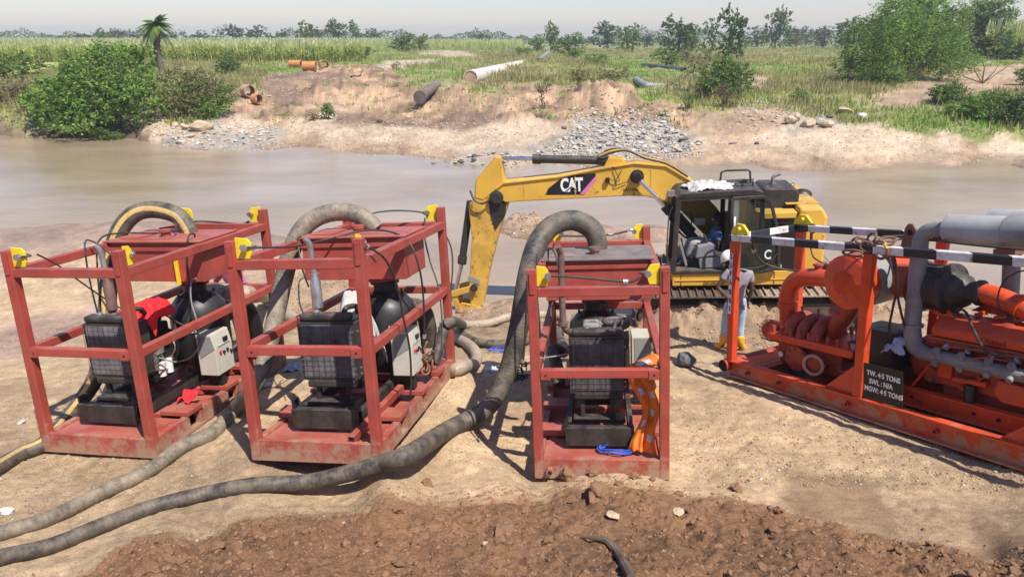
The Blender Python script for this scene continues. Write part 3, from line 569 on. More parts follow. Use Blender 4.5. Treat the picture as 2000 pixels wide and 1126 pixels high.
# ------------------------------------------------------------------ the three red pump skids
def ring(mb, c, ax, R, r, n=16, k=6, sx=1, m=0):       # a closed round link
    X, Y = Vector(ax[0]).normalized(), Vector(ax[1]).normalized()
    mb.tube([Vector(c)+X*math.cos(2*PI*i/n)*R*sx+Y*math.sin(2*PI*i/n)*R for i in range(n)], r, k, m, closed=True)
def pump_skid(idx, label, o):
    root = empty('pump_skid', label, 'pump skid', CG[idx].M, 'red caged pump skids')
    W, L, H, P = W1, L1, H1, .095
    rd, tp = M['red'], M['red_top']
    for x, y in ((0, 0), (W-P, 0), (W-P, L-P), (0, L-P)):
        MB().box((x, y, 0), (x+P, y+P, H)).build('post', rd, root, .008)
    # the doubled pads at the front post tops
    for x in (P*.25, W-P*.75): MB().box((x, -.012, H-.24), (x+P*.5, -.0015, H-.03)).build('weld_pad', rd, root, .004)
    z = 1.99
    for a, b in (((P, P*.5, z-.045), (W-P, P*.5, z-.045)), ((P, L-P*.5, z-.045), (W-P, L-P*.5, z-.045)), ((P*.5, P, z-.045), (P*.5, L-P, z-.045)), ((W-P*.5, P, z-.045), (W-P*.5, L-P, z-.045))):
        MB().bar(a, b, P-.006, .09).build('top_rail', rd, root, .007)
    z = 1.12
    for a, b in (((P, P*.45, z), (W-P, P*.45, z)), ((P, L-P*.5, z), (W-P, L-P*.5, z)), ((P*.5, P, z), (P*.5, L-P, z)), ((W-P*.5, P, z), (W-P*.5, L-P, z))):
        MB().bar(a, b, P-.012, .088).build('mid_rail', rd, root, .007)
    for x in (P+.004, W-P-.104):                        # bracket plates with dark discs painted as shaded bolt holes on the front mid rail
        br = MB().box((x, -.008, z-.056), (x+.10, .0, z+.03)).build('bracket', rd, root, .003)
        MB().cyl((x+.05, -.0095, z-.01), (x+.05, -.0005, z-.01), .012, n=10).build('bolt_hole_disc', M['hole_shade'], br)
    # lifting lugs, each with its shackle pin
    for x, y, s in ((P, P*.5, 1), (W-P, P*.5, -1), (P, L-P*.5, 1), (W-P, L-P*.5, -1)):
        if idx < 3 and x > 1 and y < 1:                 # this one is welded along the side
            xx_ = W-.03 if idx == 1 else W-P+.012
            lug = MB().prism([(P, 2.0), (P+.09, 2.0), (P+.11, 2.06), (P+.10, 2.15), (P+.07, 2.19), (P, 2.20)], xx_-.012, xx_+.012, ax=0).build('lifting_lug', M['yellow'], root, .004)
            q = MB(); q.cyl((xx_-.06, P+.07, 2.11), (xx_+.06, P+.07, 2.11), .018, n=10); q.cyl((xx_+.03, P+.07, 2.11), (xx_+.055, P+.07, 2.11), .032, n=6); q.build('shackle_bolt', M['steel'], lug, smooth=True); continue
        lug = MB().prism([(x, z0) for z0 in ()] or [(x+(0 if j_ == 0 else s*v*(.72 if idx == 3 else 1)), z_) for j_, (v, z_) in enumerate(((0, 2.0), (.13, 2.0), (.155, 2.05), (.155, 2.15), (.12, 2.19), (0, 2.20)))], y-.012+(.02 if y > 1 else 0), y+.012+(.02 if y > 1 else 0)).build('lifting_lug', M['yellow'], root, .004)
        q = MB(); q.cyl((x+s*.11, y-.06, 2.11), (x+s*.11, y+.07, 2.11), .018, n=10); q.cyl((x+s*.11, y-.075, 2.11), (x+s*.11, y-.045, 2.11), .034, n=6); q.build('shackle_bolt', M['steel'], lug, smooth=True)
    # base frame
    MB().box((P, .003, 0), (W-P, .06, .215)).build('front_beam', rd, root, .006)
    MB().box((P, L-.08, 0), (W-P, L-.003, .2)).build('rear_beam', rd, root, .006)
    segs = [(P, .62), (.80, 1.36), (1.54, 2.02), (2.2, L-P)]
    for x in (.012, W-.085):
        for a, b in segs: MB().box((x, a, 0), (x+.073, b, .2)).build('side_beam', rd, root, .006)
        for a, b in ((.62, .80), (1.36, 1.54), (2.02, 2.2)): MB().box((x, a, 0), (x+.073, b, .035)).build('fork_pocket_sill', rd, root)
    for a, b in ((.58, .84), (1.32, 1.58), (1.98, 2.24)):
        for x0, x1 in ((-.004, .34), (W-.34, W+.004)):
            MB().box((x0, a, .203), (x1, b, .255)).build('cross_block', tp, root, .006)
        MB().box((.342, a+.02, .13), (W-.342, b-.02, .215)).build('cross_channel', tp, root, .005)
    MB().box((.088, .062, .165), (W-.088, .578, .176)).build('deck_plate', tp, root)
    MB().box((.088, .842, .10), (W-.088, L-.082, .11)).build('deck_plate', tp, root)
    if o.get('nozzle'): MB().cyl((.16, -.07, .10), (.16, .0, .10), .035, n=14).cyl((.16, -.072, .10), (.16, -.06, .10), .024, n=12, m=1).build('drain_pipe', [rd, M['hole_shade']], root, smooth=True)
    # header tank
    T = MB(); x0, x1, y0, y1, z0, z1 = .08, 1.265, 1.34, o.get('ty', 2.04), 1.53, 1.995
    T.box((x0, y0, z0), (x1, y1, z1)); tank = T.build('header_tank', rd, root, .006)
    s = MB(); s.box((x0-.02, y0-.022, z1-.10), (x1+.02, y0-.002, z1-.055)); s.build('tank_rib', rd, tank, .003)
    MB().box((x0-.035, y0-.05, z1+.002), (x1+.035, y1+.04, z1+.02)).build('tank_lid', M['lid_dark'] if idx == 3 else tp, tank, .004)
    MB().lathe((.64, 1.62, z1+.018), (0, 0, 1), [(0, .055), (.045, .055), (.047, .072), (.085, .072), (.09, .045)], 14).build('filler_cap', M['brsteel'] if idx == 3 else rd, tank, smooth=True)
    MB().box((.14, y0+.12, z1+.02), (.4, y1-.1, z1+.035)).build('lid_hatch', tp if idx < 3 else M['lid_dark'], tank, .004)
    MB().box((.93, y0-.045, z0-.03), (.96, y0-.002, z1-.1)).build('tank_stiffener', M['yellow'] if idx == 1 else rd, tank, .003) if idx == 1 else None
    MB().lathe((.86, 1.66, z0-.085), (0, 0, 1), [(0, .13), (.02, .17), (.05, .17), (.052, .13), (.083, .13)], 18).build('tank_outlet', M['red'], tank, smooth=True)
    # pump casing below the tank
    px_ = o.get('pump', .88)
    c = MB(); c.lathe((px_, 1.68, .42), (0, 0, 1), [(0, .24), (.06, .30), (.16, .335), (.62, .335), (.76, .31), (.86, .23), (.90, .155), (.93, .13), (1.0, .13), (1.005, .165), (1.03, .165)], 28); pc = c.build('pump_casing', M['blk'], root, smooth=True)
    for i in range(8): a = 2*PI*i/8; MB().cyl((px_+math.cos(a)*.2, 1.68+math.sin(a)*.2, 1.27), (px_+math.cos(a)*.2, 1.68+math.sin(a)*.2, 1.33), .014, n=6).build('casing_bolt', M['blk_dirty'], pc)
    for dx, dz in ((-.10, .98), (.14, .96)): 
        a = math.atan2(-1, dx*4); 
        MB().prism([(px_+dx-.035, dz-.05), (px_+dx+.035, dz-.05), (px_+dx, dz+.05)], 1.338, 1.343).build('warning_sticker', M['white'], pc)
    e = MB(); e.tube(spline([(px_+.08, 1.95, .98), (px_+.12, 2.16, 1.02), (px_+.2, 2.36, .92), (px_+.22, 2.45, .68), (px_+.2, 2.5, .45)], 6), .11, 16); e.lathe((px_+.09, 2.02, .99), (.1, 1, .1), [(0, .165), (.03, .165)], 20); e.build('outlet_elbow', M['blk'] if idx != 2 else M['hose_c'], root, smooth=True)
    # engine on its own black channel skid
    ex = o.get('eng', .66); fr = MB()
    fr.box((ex-.35, .30, .22), (ex+.36, .325, .42)); fr.box((ex-.35, .327, .40), (ex+.36, .40, .42)); fr.box((ex-.35, .327, .22), (ex+.36, .37, .235))
    fr.build('frame_end_channel', M['blk_dirty'], root, .004)
    for x in (ex-.35, ex+.30): MB().box((x, .402, .25), (x+.06, 2.3, .38)).build('frame_rail', M['blk_dirty'], root, .004)
    MB().box((ex-.27, .50, .39), (ex+.28, .68, .43)).build('frame_cross_member', M['blk_dirty'], root, .004)
    for x in (ex-.34, ex+.33): MB().box((x-.012, .33, .42), (x+.012, .44, .50)).cyl((x-.014, .385, .465), (x+.014, .385, .465), .02, n=10, m=1).build('lifting_eye', [M['blk_dirty'], M['hole_shade']], root)
    MB().box((ex-.11, .47, .2), (ex+.03, .50, .33)).build('hitch_block', tp, root, .004)
    # radiator
    rx0, rx1, ry, rz0, rz1 = ex-.29, ex+.29, .52, .66, 1.26
    rz0 += o.get('rz', 0); rz1 += o.get('rz', 0)
    core = MB().box((rx0+.02, ry+.02, rz0+.02), (rx1-.02, ry+.12, rz1-.02)).build('radiator', M['fin_d'], root)
    fb = MB(); fb.box((rx0-.012, ry+.012, rz0), (rx0+.02, ry+.16, rz1)); fb.box((rx1-.02, ry+.012, rz0), (rx1+.03, ry+.24, rz1)); fb.box((rx0+.02, ry+.016, rz1-.02), (rx1-.02, ry+.14, rz1+.01)); fb.box((rx0+.02, ry+.016, rz0-.01), (rx1-.02, ry+.14, rz0+.02))
    fb.build('radiator_shroud', M['blk_dirty'], core, .005)
    fi = MB()
    for i in range(46): x = rx0+.024+(rx1-rx0-.05)*i/45; fi.box((x, ry+.006, rz0+.022), (x+.0045, ry+.019, rz1-.022))
    fi.build('radiator_fins', M['fin'], core)
    gr = MB()
    for i in range(10): x = rx0+(rx1-rx0)*i/9; gr.bar((x, ry-.012, rz0), (x, ry-.012, rz1), .003)
    for i in range(12): zz = rz0+(rz1-rz0)*i/11; gr.bar((rx0, ry-.006, zz), (rx1, ry-.006, zz), .0028)
    gr.build('radiator_guard', M['rustwire'], core)
    MB().box((rx0+.02, ry+.0, rz1+.012), (rx1-.03, ry+.14, rz1+.085)).build('radiator_top_tank', M['blk_dirty'], core, .025)
    MB().box((rx0+.03, ry+.01, rz0-.09), (rx1-.03, ry+.13, rz0-.012)).build('radiator_bottom_tank', M['blk_dirty'], core, .02)
    MB().lathe((rx0+.18, ry+.07, rz1+.084), (0, 0, 1), [(0, .028), (.012, .034), (.028, .030)], 12).build('radiator_cap', M['steel'], core, smooth=True)
    for x in (rx0+.12, rx1-.14): MB().bar((x, ry+.08, .43), (x, ry+.08, rz0-.09), .045).build('radiator_leg', M['blk_dirty'], core, .004)
    hp = MB(); hp.tube(spline([(rx1-.12, ry+.08, rz1+.06), (rx1-.1, ry+.14, rz1+.12), (rx1-.05, ry+.25, rz1+.11), (rx1-.08, ry+.36, rz1+.02)], 6), .028, 10); hp.build('coolant_hose', M['rubber'], core, smooth=True)
    bl = MB()
    for zz in (rz0+.06, rz0+.12, rz1-.1): bl.cyl((rx1+.028, ry+.05, zz), (rx1+.042, ry+.05, zz), .012, n=8); bl.cyl((rx1-.008, ry+.0, zz), (rx1-.008, ry+.014, zz), .010, n=8)
    bl.build('radiator_bolts', M['steel'], core)
    # engine
    e = MB(); e.box((ex-.17, .78, .52), (ex+.17, 1.34, .92)); e.box((ex-.13, .80, .92), (ex+.15, 1.30, 1.08)); e.box((ex-.20, .84, .45), (ex+.20, 1.22, .55)); eng = e.build('engine_block', M['blk'], root, .02)
    vc = MB().box((ex-.10, .82, 1.082), (ex+.10, 1.28, 1.17)).build('valve_cover', M['blk'], eng, .025)
    q = MB()
    for i in range(4): q.cyl((ex-.19, .86+.12*i, .93), (ex-.12, .86+.12*i, .95), .03, n=10)
    q.tube([(ex-.205, .82, .93), (ex-.205, 1.26, .93)], .035, 10); q.build('exhaust_manifold', M['brsteel'], eng, smooth=True)
    q = MB(); q.cyl((ex+.17, .80, .70), (ex+.17, .94, .70), .065, n=16); q.cyl((ex+.17, .77, .70), (ex+.17, .80, .70), .045, n=14); q.build('alternator', M['steel'], eng, smooth=True)
    q = MB(); q.cyl((ex+.20, 1.0, .50), (ex+.20, 1.0, .66), .045, n=14); q.cyl((ex+.20, 1.13, .50), (ex+.20, 1.13, .66), .045, n=14); q.build('oil_filter', M['white'], eng, smooth=True)
    q = MB(); q.lathe((ex, .745, .78), (0, -1, 0), [(0, .05), (.02, .05)], 12); 
    for i in range(7): a = 2*PI*i/7; q.bar((ex+.04*math.cos(a), .735, .80+.04*math.sin(a)), (ex+.23*math.cos(a), .72, .80+.23*math.sin(a)), .07, .008, up=(math.sin(a), .5, -math.cos(a)))
    q.build('fan', M['blk_dirty'], eng)
    q = MB(); q.lathe((ex, 1.34, .74), (0, 1, 0), [(0, .21), (.06, .215), (.08, .16), (.2, .12)], 22); q.build('bell_housing', M['blk'], eng, smooth=True)
    rr = random.Random(idx*5+2)
    for k in range(9):
        a = Vector((ex+rr.uniform(.12, .24), rr.uniform(.75, 1.25), rr.uniform(.6, 1.12))); b_ = Vector((ex+rr.uniform(.05, .26), rr.uniform(.8, 1.4), rr.uniform(.5, 1.0)))
        md = (a+b_)/2+Vector((rr.uniform(.03, .10), 0, rr.uniform(-.06, .08))); MB().tube(spline([a, md, b_], 6), rr.choice((.006, .009, .012)), 6).build('engine_line', M[rr.choice(('rubber', 'rubber', 'steel'))], eng, smooth=True)
    for k in range(7):
        p = Vector((ex+rr.uniform(.15, .19), rr.uniform(.84, 1.3), rr.uniform(.55, 1.0))); s_ = rr.uniform(.025, .05)
        MB().box(p-Vector((s_, s_, s_)), p+Vector((s_, s_*1.3, s_))).build('engine_fitting', M[rr.choice(('blk', 'steel', 'steel', 'blk_dirty', 'galv'))], eng, .008)
    if idx == 3:
        ac = MB().lathe((.86, 1.02, 1.30), (0, 0, 1), [(0, .14), (.02, .158), (.075, .158), (.085, .145)], 28).build('air_filter', M['blk_dirty'], root, smooth=True)
        cv = MB()
        for r in (.03, .06, .09, .12): ring(cv, (.86, 1.02, 1.386), ((1,0,0), (0,1,0)), r, .005, 24, 5)
        cv.lathe((.86, 1.02, 1.385), (0, 0, 1), [(0, .016), (.025, .012)], 10); cv.build('filter_cover_rings', M['galv'], ac, smooth=True)
        MB().box((.50, .86, 1.24), (.68, 1.1, 1.38)).build('intake_housing', M['galv'], root, .03)
        MB().tube(spline([(.33, .6, 1.2), (.42, .75, 1.22), (.5, .9, 1.32), (.6, .95, 1.4), (.75, .95, 1.34)], 6), .009, 6).build('throttle_line', M['galv'], root, smooth=True)
        MB().tube(spline([(.12, 1.3, 2.03), (.13, 1.28, 2.14), (.2, 1.2, 2.12), (.25, 1.1, 1.9), (.26, 1.05, 1.8)], 6), .009, 6).build('breather_hose', M['rubber'], root, smooth=True)
    else:
        MB().box((ex-.02, .9, 1.16), (ex+.26, 1.2, 1.33)).build('air_filter_box', M['blk'], root, .05)
    # exhaust
    if idx == 3:
        pts = [(.37, .96, 1.27), (.33, .93, 1.29), (.295, .9, 1.36), (.285, .9, 1.6), (.285, .9, 2.10), (.275, .87, 2.20), (.255, .84, 2.25)]; r = .036; em = M['brsteel']
        ex_ = MB(); ex_.tube(spline(pts, 6), r, 14); ex_.cyl((.285, .9, 1.70), (.285, .9, 1.74), .048, n=14); ex_.cyl((.285, .9, 1.36), (.285, .9, 1.4), .052, n=14); eo = ex_.build('exhaust_pipe', em, root, smooth=True)
    else:
        pts = [(.49, .76, 1.30), (.49, .76, 1.6), (.48, .76, 1.92), (.47, .75, 2.03), (.44, .73, 2.08)]
        ex_ = MB(); ex_.tube(spline(pts, 6), .030, 14); eo = ex_.build('exhaust_pipe', M['steel'] if idx == 2 else M['galv'], root, smooth=True)
        sl_ = MB(); sl_.lathe((.49, .76, 1.33), (0, 0, 1), [(0, .03), (.03, .055), (.30, .055), (.36, .036), (.38, .036)], 16); sl_.build('silencer', M['steel'] if idx == 2 else M['brsteel'], eo, smooth=True)
        MB().bar((.43, .76, 1.71), (.55, .76, 1.72), .02, .012).build('exhaust_clamp', M['steel'], eo)
    MB().tube([(ex+.02, .1*0+1.3, .6), (ex+.02, 1.5, .6)], .06, 12).build('drive_shaft', M['blk_dirty'], root, smooth=True)
    # control cabinet on a black stand
    bx = o.get('box', 1.06); bz = o.get('bz', .46)
    MB().box((bx+.02, 1.34, .27), (bx+.2, 1.44, bz+.02)).build('cabinet_stand', M['blk'], root, .005)
    MB().box((bx-.06, 1.30, bz-.1), (bx-.02, 1.5, bz+.5)).build('cabinet_back_plate', M['blk'], root, .005)
    b_ = MB(); b_.prism([(bx, bz), (bx+.235, bz), (bx+.235, bz+.33), (bx+.20, bz+.5), (bx, bz+.5)], 1.24, 1.58); bo = b_.build('control_cabinet', M['beige'], root, .008)
    MB().prism([(bx+.03, bz+.21), (bx+.23, bz+.33), (bx+.19, bz+.48), (bx+.03, bz+.48)], 1.234, 1.239).build('cabinet_end_panel', M['grey_p'], bo)
    fx = bx+.236
    MB().box((fx, 1.29, bz+.34), (fx+.006, 1.53, bz+.345)).build('door_seam', M['grey_p'], bo)
    MB().box((fx-.012, 1.42, bz+.37), (fx+.006, 1.50, bz+.42), R=Matrix.Rotation(0, 3, 'Y')).build('display', M['blk_gloss'], bo)
    for yy, zz in ((1.32, .27), (1.39, .25), (1.46, .26), (1.53, .22)):
        MB().cyl((fx, yy, bz+zz), (fx+.02, yy, bz+zz), .017, n=12).build('switch_knob', M['blackp'] if yy > 1.33 else M['redcloth'], bo, smooth=True)
    return root
pump_skid(1, 'leftmost red caged pump skid, red cloth lying on its deck and engine', dict(eng=.58, pump=.88, box=1.10, bz=.42))
pump_skid(2, 'middle red caged pump skid with white sack over its engine', dict(eng=.66, pump=.88, box=1.06, bz=.46))
pump_skid(3, 'right-hand red caged pump skid with orange workwear and blue rope on it', dict(eng=.66, pump=.64, box=1.04, bz=.62, rz=.07, nozzle=1, ty=2.12))

# ------------------------------------------------------------------ hoses
def hose(name, label, pts, r, mat, group=None, n=18, per=10, cat='hose', rib=0):
    S_ = spline(pts, per); rs = lerp_list(r, len(S_)) if isinstance(r, list) else [r]*len(S_)
    mb = MB(); mb.tube(S_, rs, n); o = mb.build(name, mat, None, smooth=True, fixn=False)
    me = o.data; uv = me.uv_layers.new(name='UVMap'); N_ = len(S_); ln = [0]
    for i in range(1, N_): ln.append(ln[-1]+(S_[i]-S_[i-1]).length)
    dat = np.zeros((len(me.loops), 2)); k = 0
    for p in me.polygons:
        vs = list(p.vertices)
        js = [v % n for v in vs]; wrap = (0 in js and n-1 in js)
        for li, v in zip(p.loop_indices, vs):
            j = v % n; jj = n if (wrap and j == 0) else j
            dat[li] = (ln[v//n], jj/n)
    uv.data.foreach_set('uv', dat.ravel())
    return tag(o, label, cat, group)
def onground(px, py, r, lift=0): p = ground_at(px, py); return Vector((p.x, p.y, p.z+r*.7+lift))
g = 'suction hoses arching out of the tank tops'
c1 = CG[1]
hose('suction_hose', 'black hose with yellow stripe arching over the leftmost red pump skid', [c1.hit(372, 462, 1, 1.9), c1.hit(366, 445, 1, 1.9), c1.hit(345, 420, 1, 1.9), c1.hit(300, 409, 1, 1.88), c1.hit(262, 418, 1, 1.8), c1.hit(234, 450, 1, 1.7), c1.hit(218, 500, 1, 1.6), c1.hit(212, 560, 1, 1.5), c1.hit(208, 620, 1, 1.35), c1.hit(202, 680, 1, 1.2), c1.hit(185, 740, 1, 1.0), c1.hit(148, 795, 2, .12), c1.hit(90, 862, 2, .06), onground(40, 898, .09), onground(-20, 935, .09), onground(-90, 975, .09)],
     [.10, .10, .105, .105, .105, .10, .10, .10, .095, .09, .085, .08, .08, .08], M['hose_a'], g)
c2 = CG[2]
hose('suction_hose', 'grey-brown hose with yellow stripe arching over the middle red pump skid', [c2.hit(735, 448, 1, 1.9), c2.hit(722, 435, 1, 1.9), c2.hit(697, 419, 1, 1.9), c2.hit(660, 414, 1, 1.88), c2.hit(622, 423, 1, 1.8), c2.hit(590, 448, 1, 1.7), c2.hit(569, 490, 1, 1.6), c2.hit(553, 550, 1, 1.5), c2.hit(538, 620, 1, 1.3), c2.hit(521, 690, 1, 1.05), c2.hit(498, 750, 1, .75), c2.hit(458, 800, 2, .10), c2.hit(415, 845, 2, .02), onground(360, 885, .085), onground(290, 930, .08), onground(200, 977, .075), onground(100, 1022, .075), onground(0, 1054, .075), onground(-80, 1075, .075)],
     [.10, .105, .105, .105, .105, .105, .105, .10, .095, .09, .085, .08, .076, .072, .068, .066, .064], M['hose_b'], g)
c3 = CG[3]
hose('suction_hose', 'dark grey hose arching over the right-hand red pump skid and running to bottom left', [c3.hit(1167, 490, 1, 1.98), c3.hit(1166, 468, 1, 1.98), c3.hit(1152, 444, 1, 1.98), c3.hit(1118, 430, 1, 1.95), c3.hit(1078, 441, 1, 1.85), c3.hit(1050, 475, 1, 1.7), c3.hit(1034, 525, 1, 1.55), c3.hit(1022, 590, 1, 1.42), c3.hit(1010, 655, 1, 1.32), c3.hit(990, 728, 1, 1.22), c3.hit(950, 797, 1, 1.02), onground(872, 854, .1), c2.hit(800, 886, 1, -.10), c2.hit(745, 905, 1, -.15), c2.hit(690, 921, 1, -.20), c2.hit(600, 941, 1, -.27), onground(500, 958, .085), onground(400, 978, .082), onground(300, 1003, .08), onground(200, 1040, .08), onground(100, 1080, .08), onground(0, 1106, .08), onground(-80, 1130, .08)],
     [.12, .12, .125, .125, .125, .125, .125, .118, .115, .108, .10, .092, .085, .080, .076, .073, .071, .069, .067, .066, .066], M['hose_c'], g)
g = 'delivery hoses lying on the sand behind the skids'
hose('delivery_hose', 'sand-coloured hose end leaving the leftmost skid towards the middle one', [c1.hit(405, 572, 1, 2.35), c1.hit(440, 570, 1, 2.55), c1.hit(478, 575, 1, 2.8)+Vector((.1, 0, 0)), onground(520, 600, .12, .12), onground(560, 622, .12), onground(600, 642, .12), onground(650, 655, .12), onground(720, 662, .12)], .115, M['hose_tan'], g)
hose('delivery_hose', 'pale dusty hose lying behind bucket side of the middle skid', [onground(690, 650, .1), onground(770, 652, .1), onground(840, 660, .1), onground(890, 668, .1), onground(925, 690, .1), onground(930, 715, .1), onground(905, 728, .1), onground(880, 735, .1)], .09, M['hose_tan'], g)
hose('delivery_hose', 'pale ribbed hose lying straight across the sand below the digger bucket', [onground(860, 642, .09), onground(900, 640, .09), onground(950, 638, .09), onground(1000, 630, .09), onground(1060, 622, .09), onground(1110, 625, .09)], .085, M['hose_tan'], g)
hose('delivery_hose', 'black wet-looking hose curving under the blue cord', [onground(893, 648, .09), onground(905, 662, .09), onground(935, 677, .09), onground(975, 681, .09), onground(1020, 675, .09), onground(1060, 660, .09), onground(1100, 655, .09)], .085, M['hose_blk'], g)
hose('delivery_hose', 'flattened grey hose leaning on the rear corner of the middle skid', [c2(1.14, 2.42, .22), c2(1.2, 2.55, .4), c2(1.25, 2.72, .62), c2.hit(885, 628, 1, 3.1), onground(905, 640, .09)], .075, M['hose_c'], g)
hose('delivery_hose', 'short grey hose behind the left rail of the right-hand skid', [c3(.17, 1.75, .35), c3(.15, 1.9, .5), c3(.08, 2.15, .68), c3(0.2, 2.5, .55), onground(1085, 655, .09)], .075, M['hose_c'], g)

# ------------------------------------------------------------------ slings, cables, chains
def cable(label, pts, r=.011, mat='cable', name='wire_sling', cat='sling', group=None, ferr=(), n=8):
    mb = MB(); S_ = spline(pts, 9); mb.tube(S_, r, n); o = mb.build(name, M[mat], None, smooth=True)
    tag(o, label, cat, group)
    for f in ferr:
        i = int(f*(len(S_)-1)); i = min(max(i, 1), len(S_)-3); MB().cyl(S_[i-1], S_[i+1], r*1.9, n=12).build('ferrule', M['alu'], o, smooth=True)
    return o
def shackle(label, c, F_, size=.05, mat='steel', rot=0, group='shackles on the lifting lugs'):
    R = F_.M.to_3x3() @ Matrix.Rotation(rot, 3, 'Z'); mb = MB(); pts = []
    for i in range(13):
        a = PI*i/12; pts.append(c+R@Vector((math.sin(a)*size*1.5, math.cos(a)*size*.8, 0)))
    mb.tube(pts, size*.2, 8); mb.cyl(c+R@Vector((0, -size*1.1, 0)), c+R@Vector((0, size*1.1, 0)), size*.24, n=10)
    return tag(mb.build('shackle', M[mat], None, smooth=True), label, 'shackle', group)
H = lambda c, *p: [c.hit(px, py, 1, v) for px, py, v in p]
shackle('dark shackle in the yellow lug at the front left of the leftmost skid', c1(.21, .06, 2.11), c1, .05, 'cable')
shackle('steel shackle in the far yellow lug of the leftmost skid', c1(1.14, L1-.05, 2.11), c1, .05, 'steel', PI)
shackle('dark shackle in the front left yellow lug of the middle skid', c2(.21, .06, 2.11), c2, .05, 'cable')
shackle('dark shackle in the far right yellow lug of the middle skid', c2(1.14, L1-.05, 2.11), c2, .05, 'cable', PI)
shackle('steel shackle in the front right yellow lug of the right-hand skid', c3(1.15, .05, 2.11), c3, .052, 'cable', PI)
shackle('steel shackle in the far right yellow lug of the right-hand skid', c3(1.15, L1-.05, 2.12), c3, .05, 'steel', PI)
cable('steel sling falling diagonally inside the front of the leftmost skid', H(c1, (72, 496, .08), (112, 517, .3), (160, 552, .5), (205, 583, .8), (238, 603, .95)), .009)
cable('thin black hose looping up from the leftmost skid radiator over its left rail', H(c1, (192, 616, .9), (178, 560, .9), (168, 505, .9), (166, 473, .95), (178, 470, 1.0), (200, 483, .9), (218, 498, .8)), .010, 'rubber', 'air_hose', 'thin hose')
cable('second thin black hose hanging down from the leftmost tank corner', H(c1, (197, 610, 1.1), (192, 550, 1.1), (189, 500, 1.15), (189, 478, 1.25), (205, 460, 1.32), (240, 455, 1.33), (300, 455, 1.35), (335, 452, 1.5), (344, 440, 1.7), (338, 432, 1.8)), .010, 'rubber', 'air_hose', 'thin hose')
cable('black hose over the lid of the leftmost tank running down to its pump', H(c1, (382, 465, 1.6), (378, 456, 1.5), (368, 462, 1.3), (365, 490, 1.28), (367, 530, 1.28), (370, 570, 1.3), (371, 615, 1.3), (360, 634, 1.25), (335, 622, 1.2), (318, 612, 1.1)), .010, 'rubber', 'air_hose', 'thin hose')
cable('grey wire hanging from the leftmost tank tap down to the control cabinet', H(c1, (383, 543, 1.3), (373, 552, 1.3), (374, 590, 1.25), (385, 630, 1.2), (387, 672, 1.2), (375, 695, 1.15), (345, 706, 1.0), (310, 698, .9)), .009, 'galv', 'air_hose', 'thin hose')
cable('steel sling lying along the rear top rail of the leftmost skid', [c1(.35, 1.9, 2.06), c1(.5, 2.2, 2.05)]+H(c1, (385, 432, 2.69), (430, 434, 2.69), (470, 437, 2.69), (487, 432, 2.69)), .011, ferr=(.85,))
cable('long steel sling from the middle skid front left lug over its tank', H(c2, (490, 483, .06), (520, 483, .2), (580, 480, .7), (640, 467, 1.2), (710, 450, 1.5), (765, 453, 1.4), (800, 475, 1.3), (818, 520, 1.3), (826, 570, 1.4), (829, 640, 1.5), (829, 672, 1.55)), .011, ferr=(.03, .95))
cable('steel sling from the front right lug of the middle skid looping down to its deck', H(c2, (714, 480, .04), (727, 486, .15), (755, 510, .4), (776, 560, .6), (788, 620, .7), (800, 680, .8), (803, 740, .85), (801, 782, .9)), .011, ferr=(.06,))
cable('steel sling rising from the far right lug of the middle skid towards its arching hose', H(c2, (835, 421, 2.65), (820, 414, 2.6), (780, 411, 2.5), (740, 414, 2.3), (700, 424, 2.1), (672, 432, 2.1)), .010)
cable('steel sling hanging from the far right lug of the middle skid in a long loop', H(c2, (830, 425, 2.6), (829, 460, 2.55), (840, 510, 2.5), (856, 560, 2.4), (863, 620, 2.3), (862, 680, 2.2), (856, 712, 2.15), (850, 721, 2.1), (842, 716, 2.05)), .010)
cable('outer loop of steel sling past the rear right post of the middle skid', H(c2, (845, 422, 2.72), (862, 445, 2.82), (880, 480, 2.85), (884, 520, 2.85), (879, 580, 2.8), (872, 640, 2.7), (866, 690, 2.5), (858, 712, 2.3)), .010)
cable('thin wire on the deck of the middle skid beside the loose steel tube', H(c2, (801, 780, .9), (797, 802, .8), (785, 812, .7), (765, 813, .65), (752, 811, .6)), .005)
cable('taut steel sling across the front top rail of the right-hand skid', [c3(.21, .05, 2.10), c3(.45, .05, 2.085), c3(.75, .045, 2.05), c3(.98, .04, 2.03), c3(1.07, .04, 2.07)], .013, ferr=(.72,))
cable('steel sling along the rear top rail of the right-hand skid', [c3(.21, L1-.05, 2.07), c3(.5, L1-.05, 2.06), c3(.85, L1-.05, 2.07), c3(1.06, L1-.05, 2.11)], .013, ferr=(.7,))
cable('steel sling hanging outside the left post of the right-hand skid', H(c3, (1029, 548, -.05), (1028, 600, -.04), (1026, 650, -.02), (1023, 690, 0), (1020, 715, 0)), .011, ferr=(.9,))
cable('black cable inside the left post of the right-hand skid', H(c3, (1049, 500, 1.0), (1048, 560, .9), (1053, 620, .8), (1055, 660, .8)), .010, 'rubber')
cable('brown hose looping at the left of the right-hand skid radiator', H(c3, (1080, 590, 1.3), (1076, 600, 1.2), (1078, 625, 1.1), (1090, 635, 1.0), (1100, 637, .96)), .008, 'rubber', 'air_hose', 'thin hose')
cable('steel rod bracing the radiator of the right-hand skid to its left rail', [c3(.05, .3, 1.18), c3(.36, .55, 1.15)], .008, 'galv', 'brace_rod', 'rod')
cable('thin pipe left of the middle skid exhaust', H(c2, (592, 542, 1.3), (584, 552, 1.2), (585, 590, 1.0), (594, 615, .8)), .008, 'rubber', 'air_hose', 'thin hose')
cable('thin hose from the middle tank corner along its exhaust', H(c2, (588, 462, 1.2), (582, 466, 1.1), (584, 490, 1.0), (592, 530, .9), (603, 560, .85)), .009, 'rubber', 'air_hose', 'thin hose')
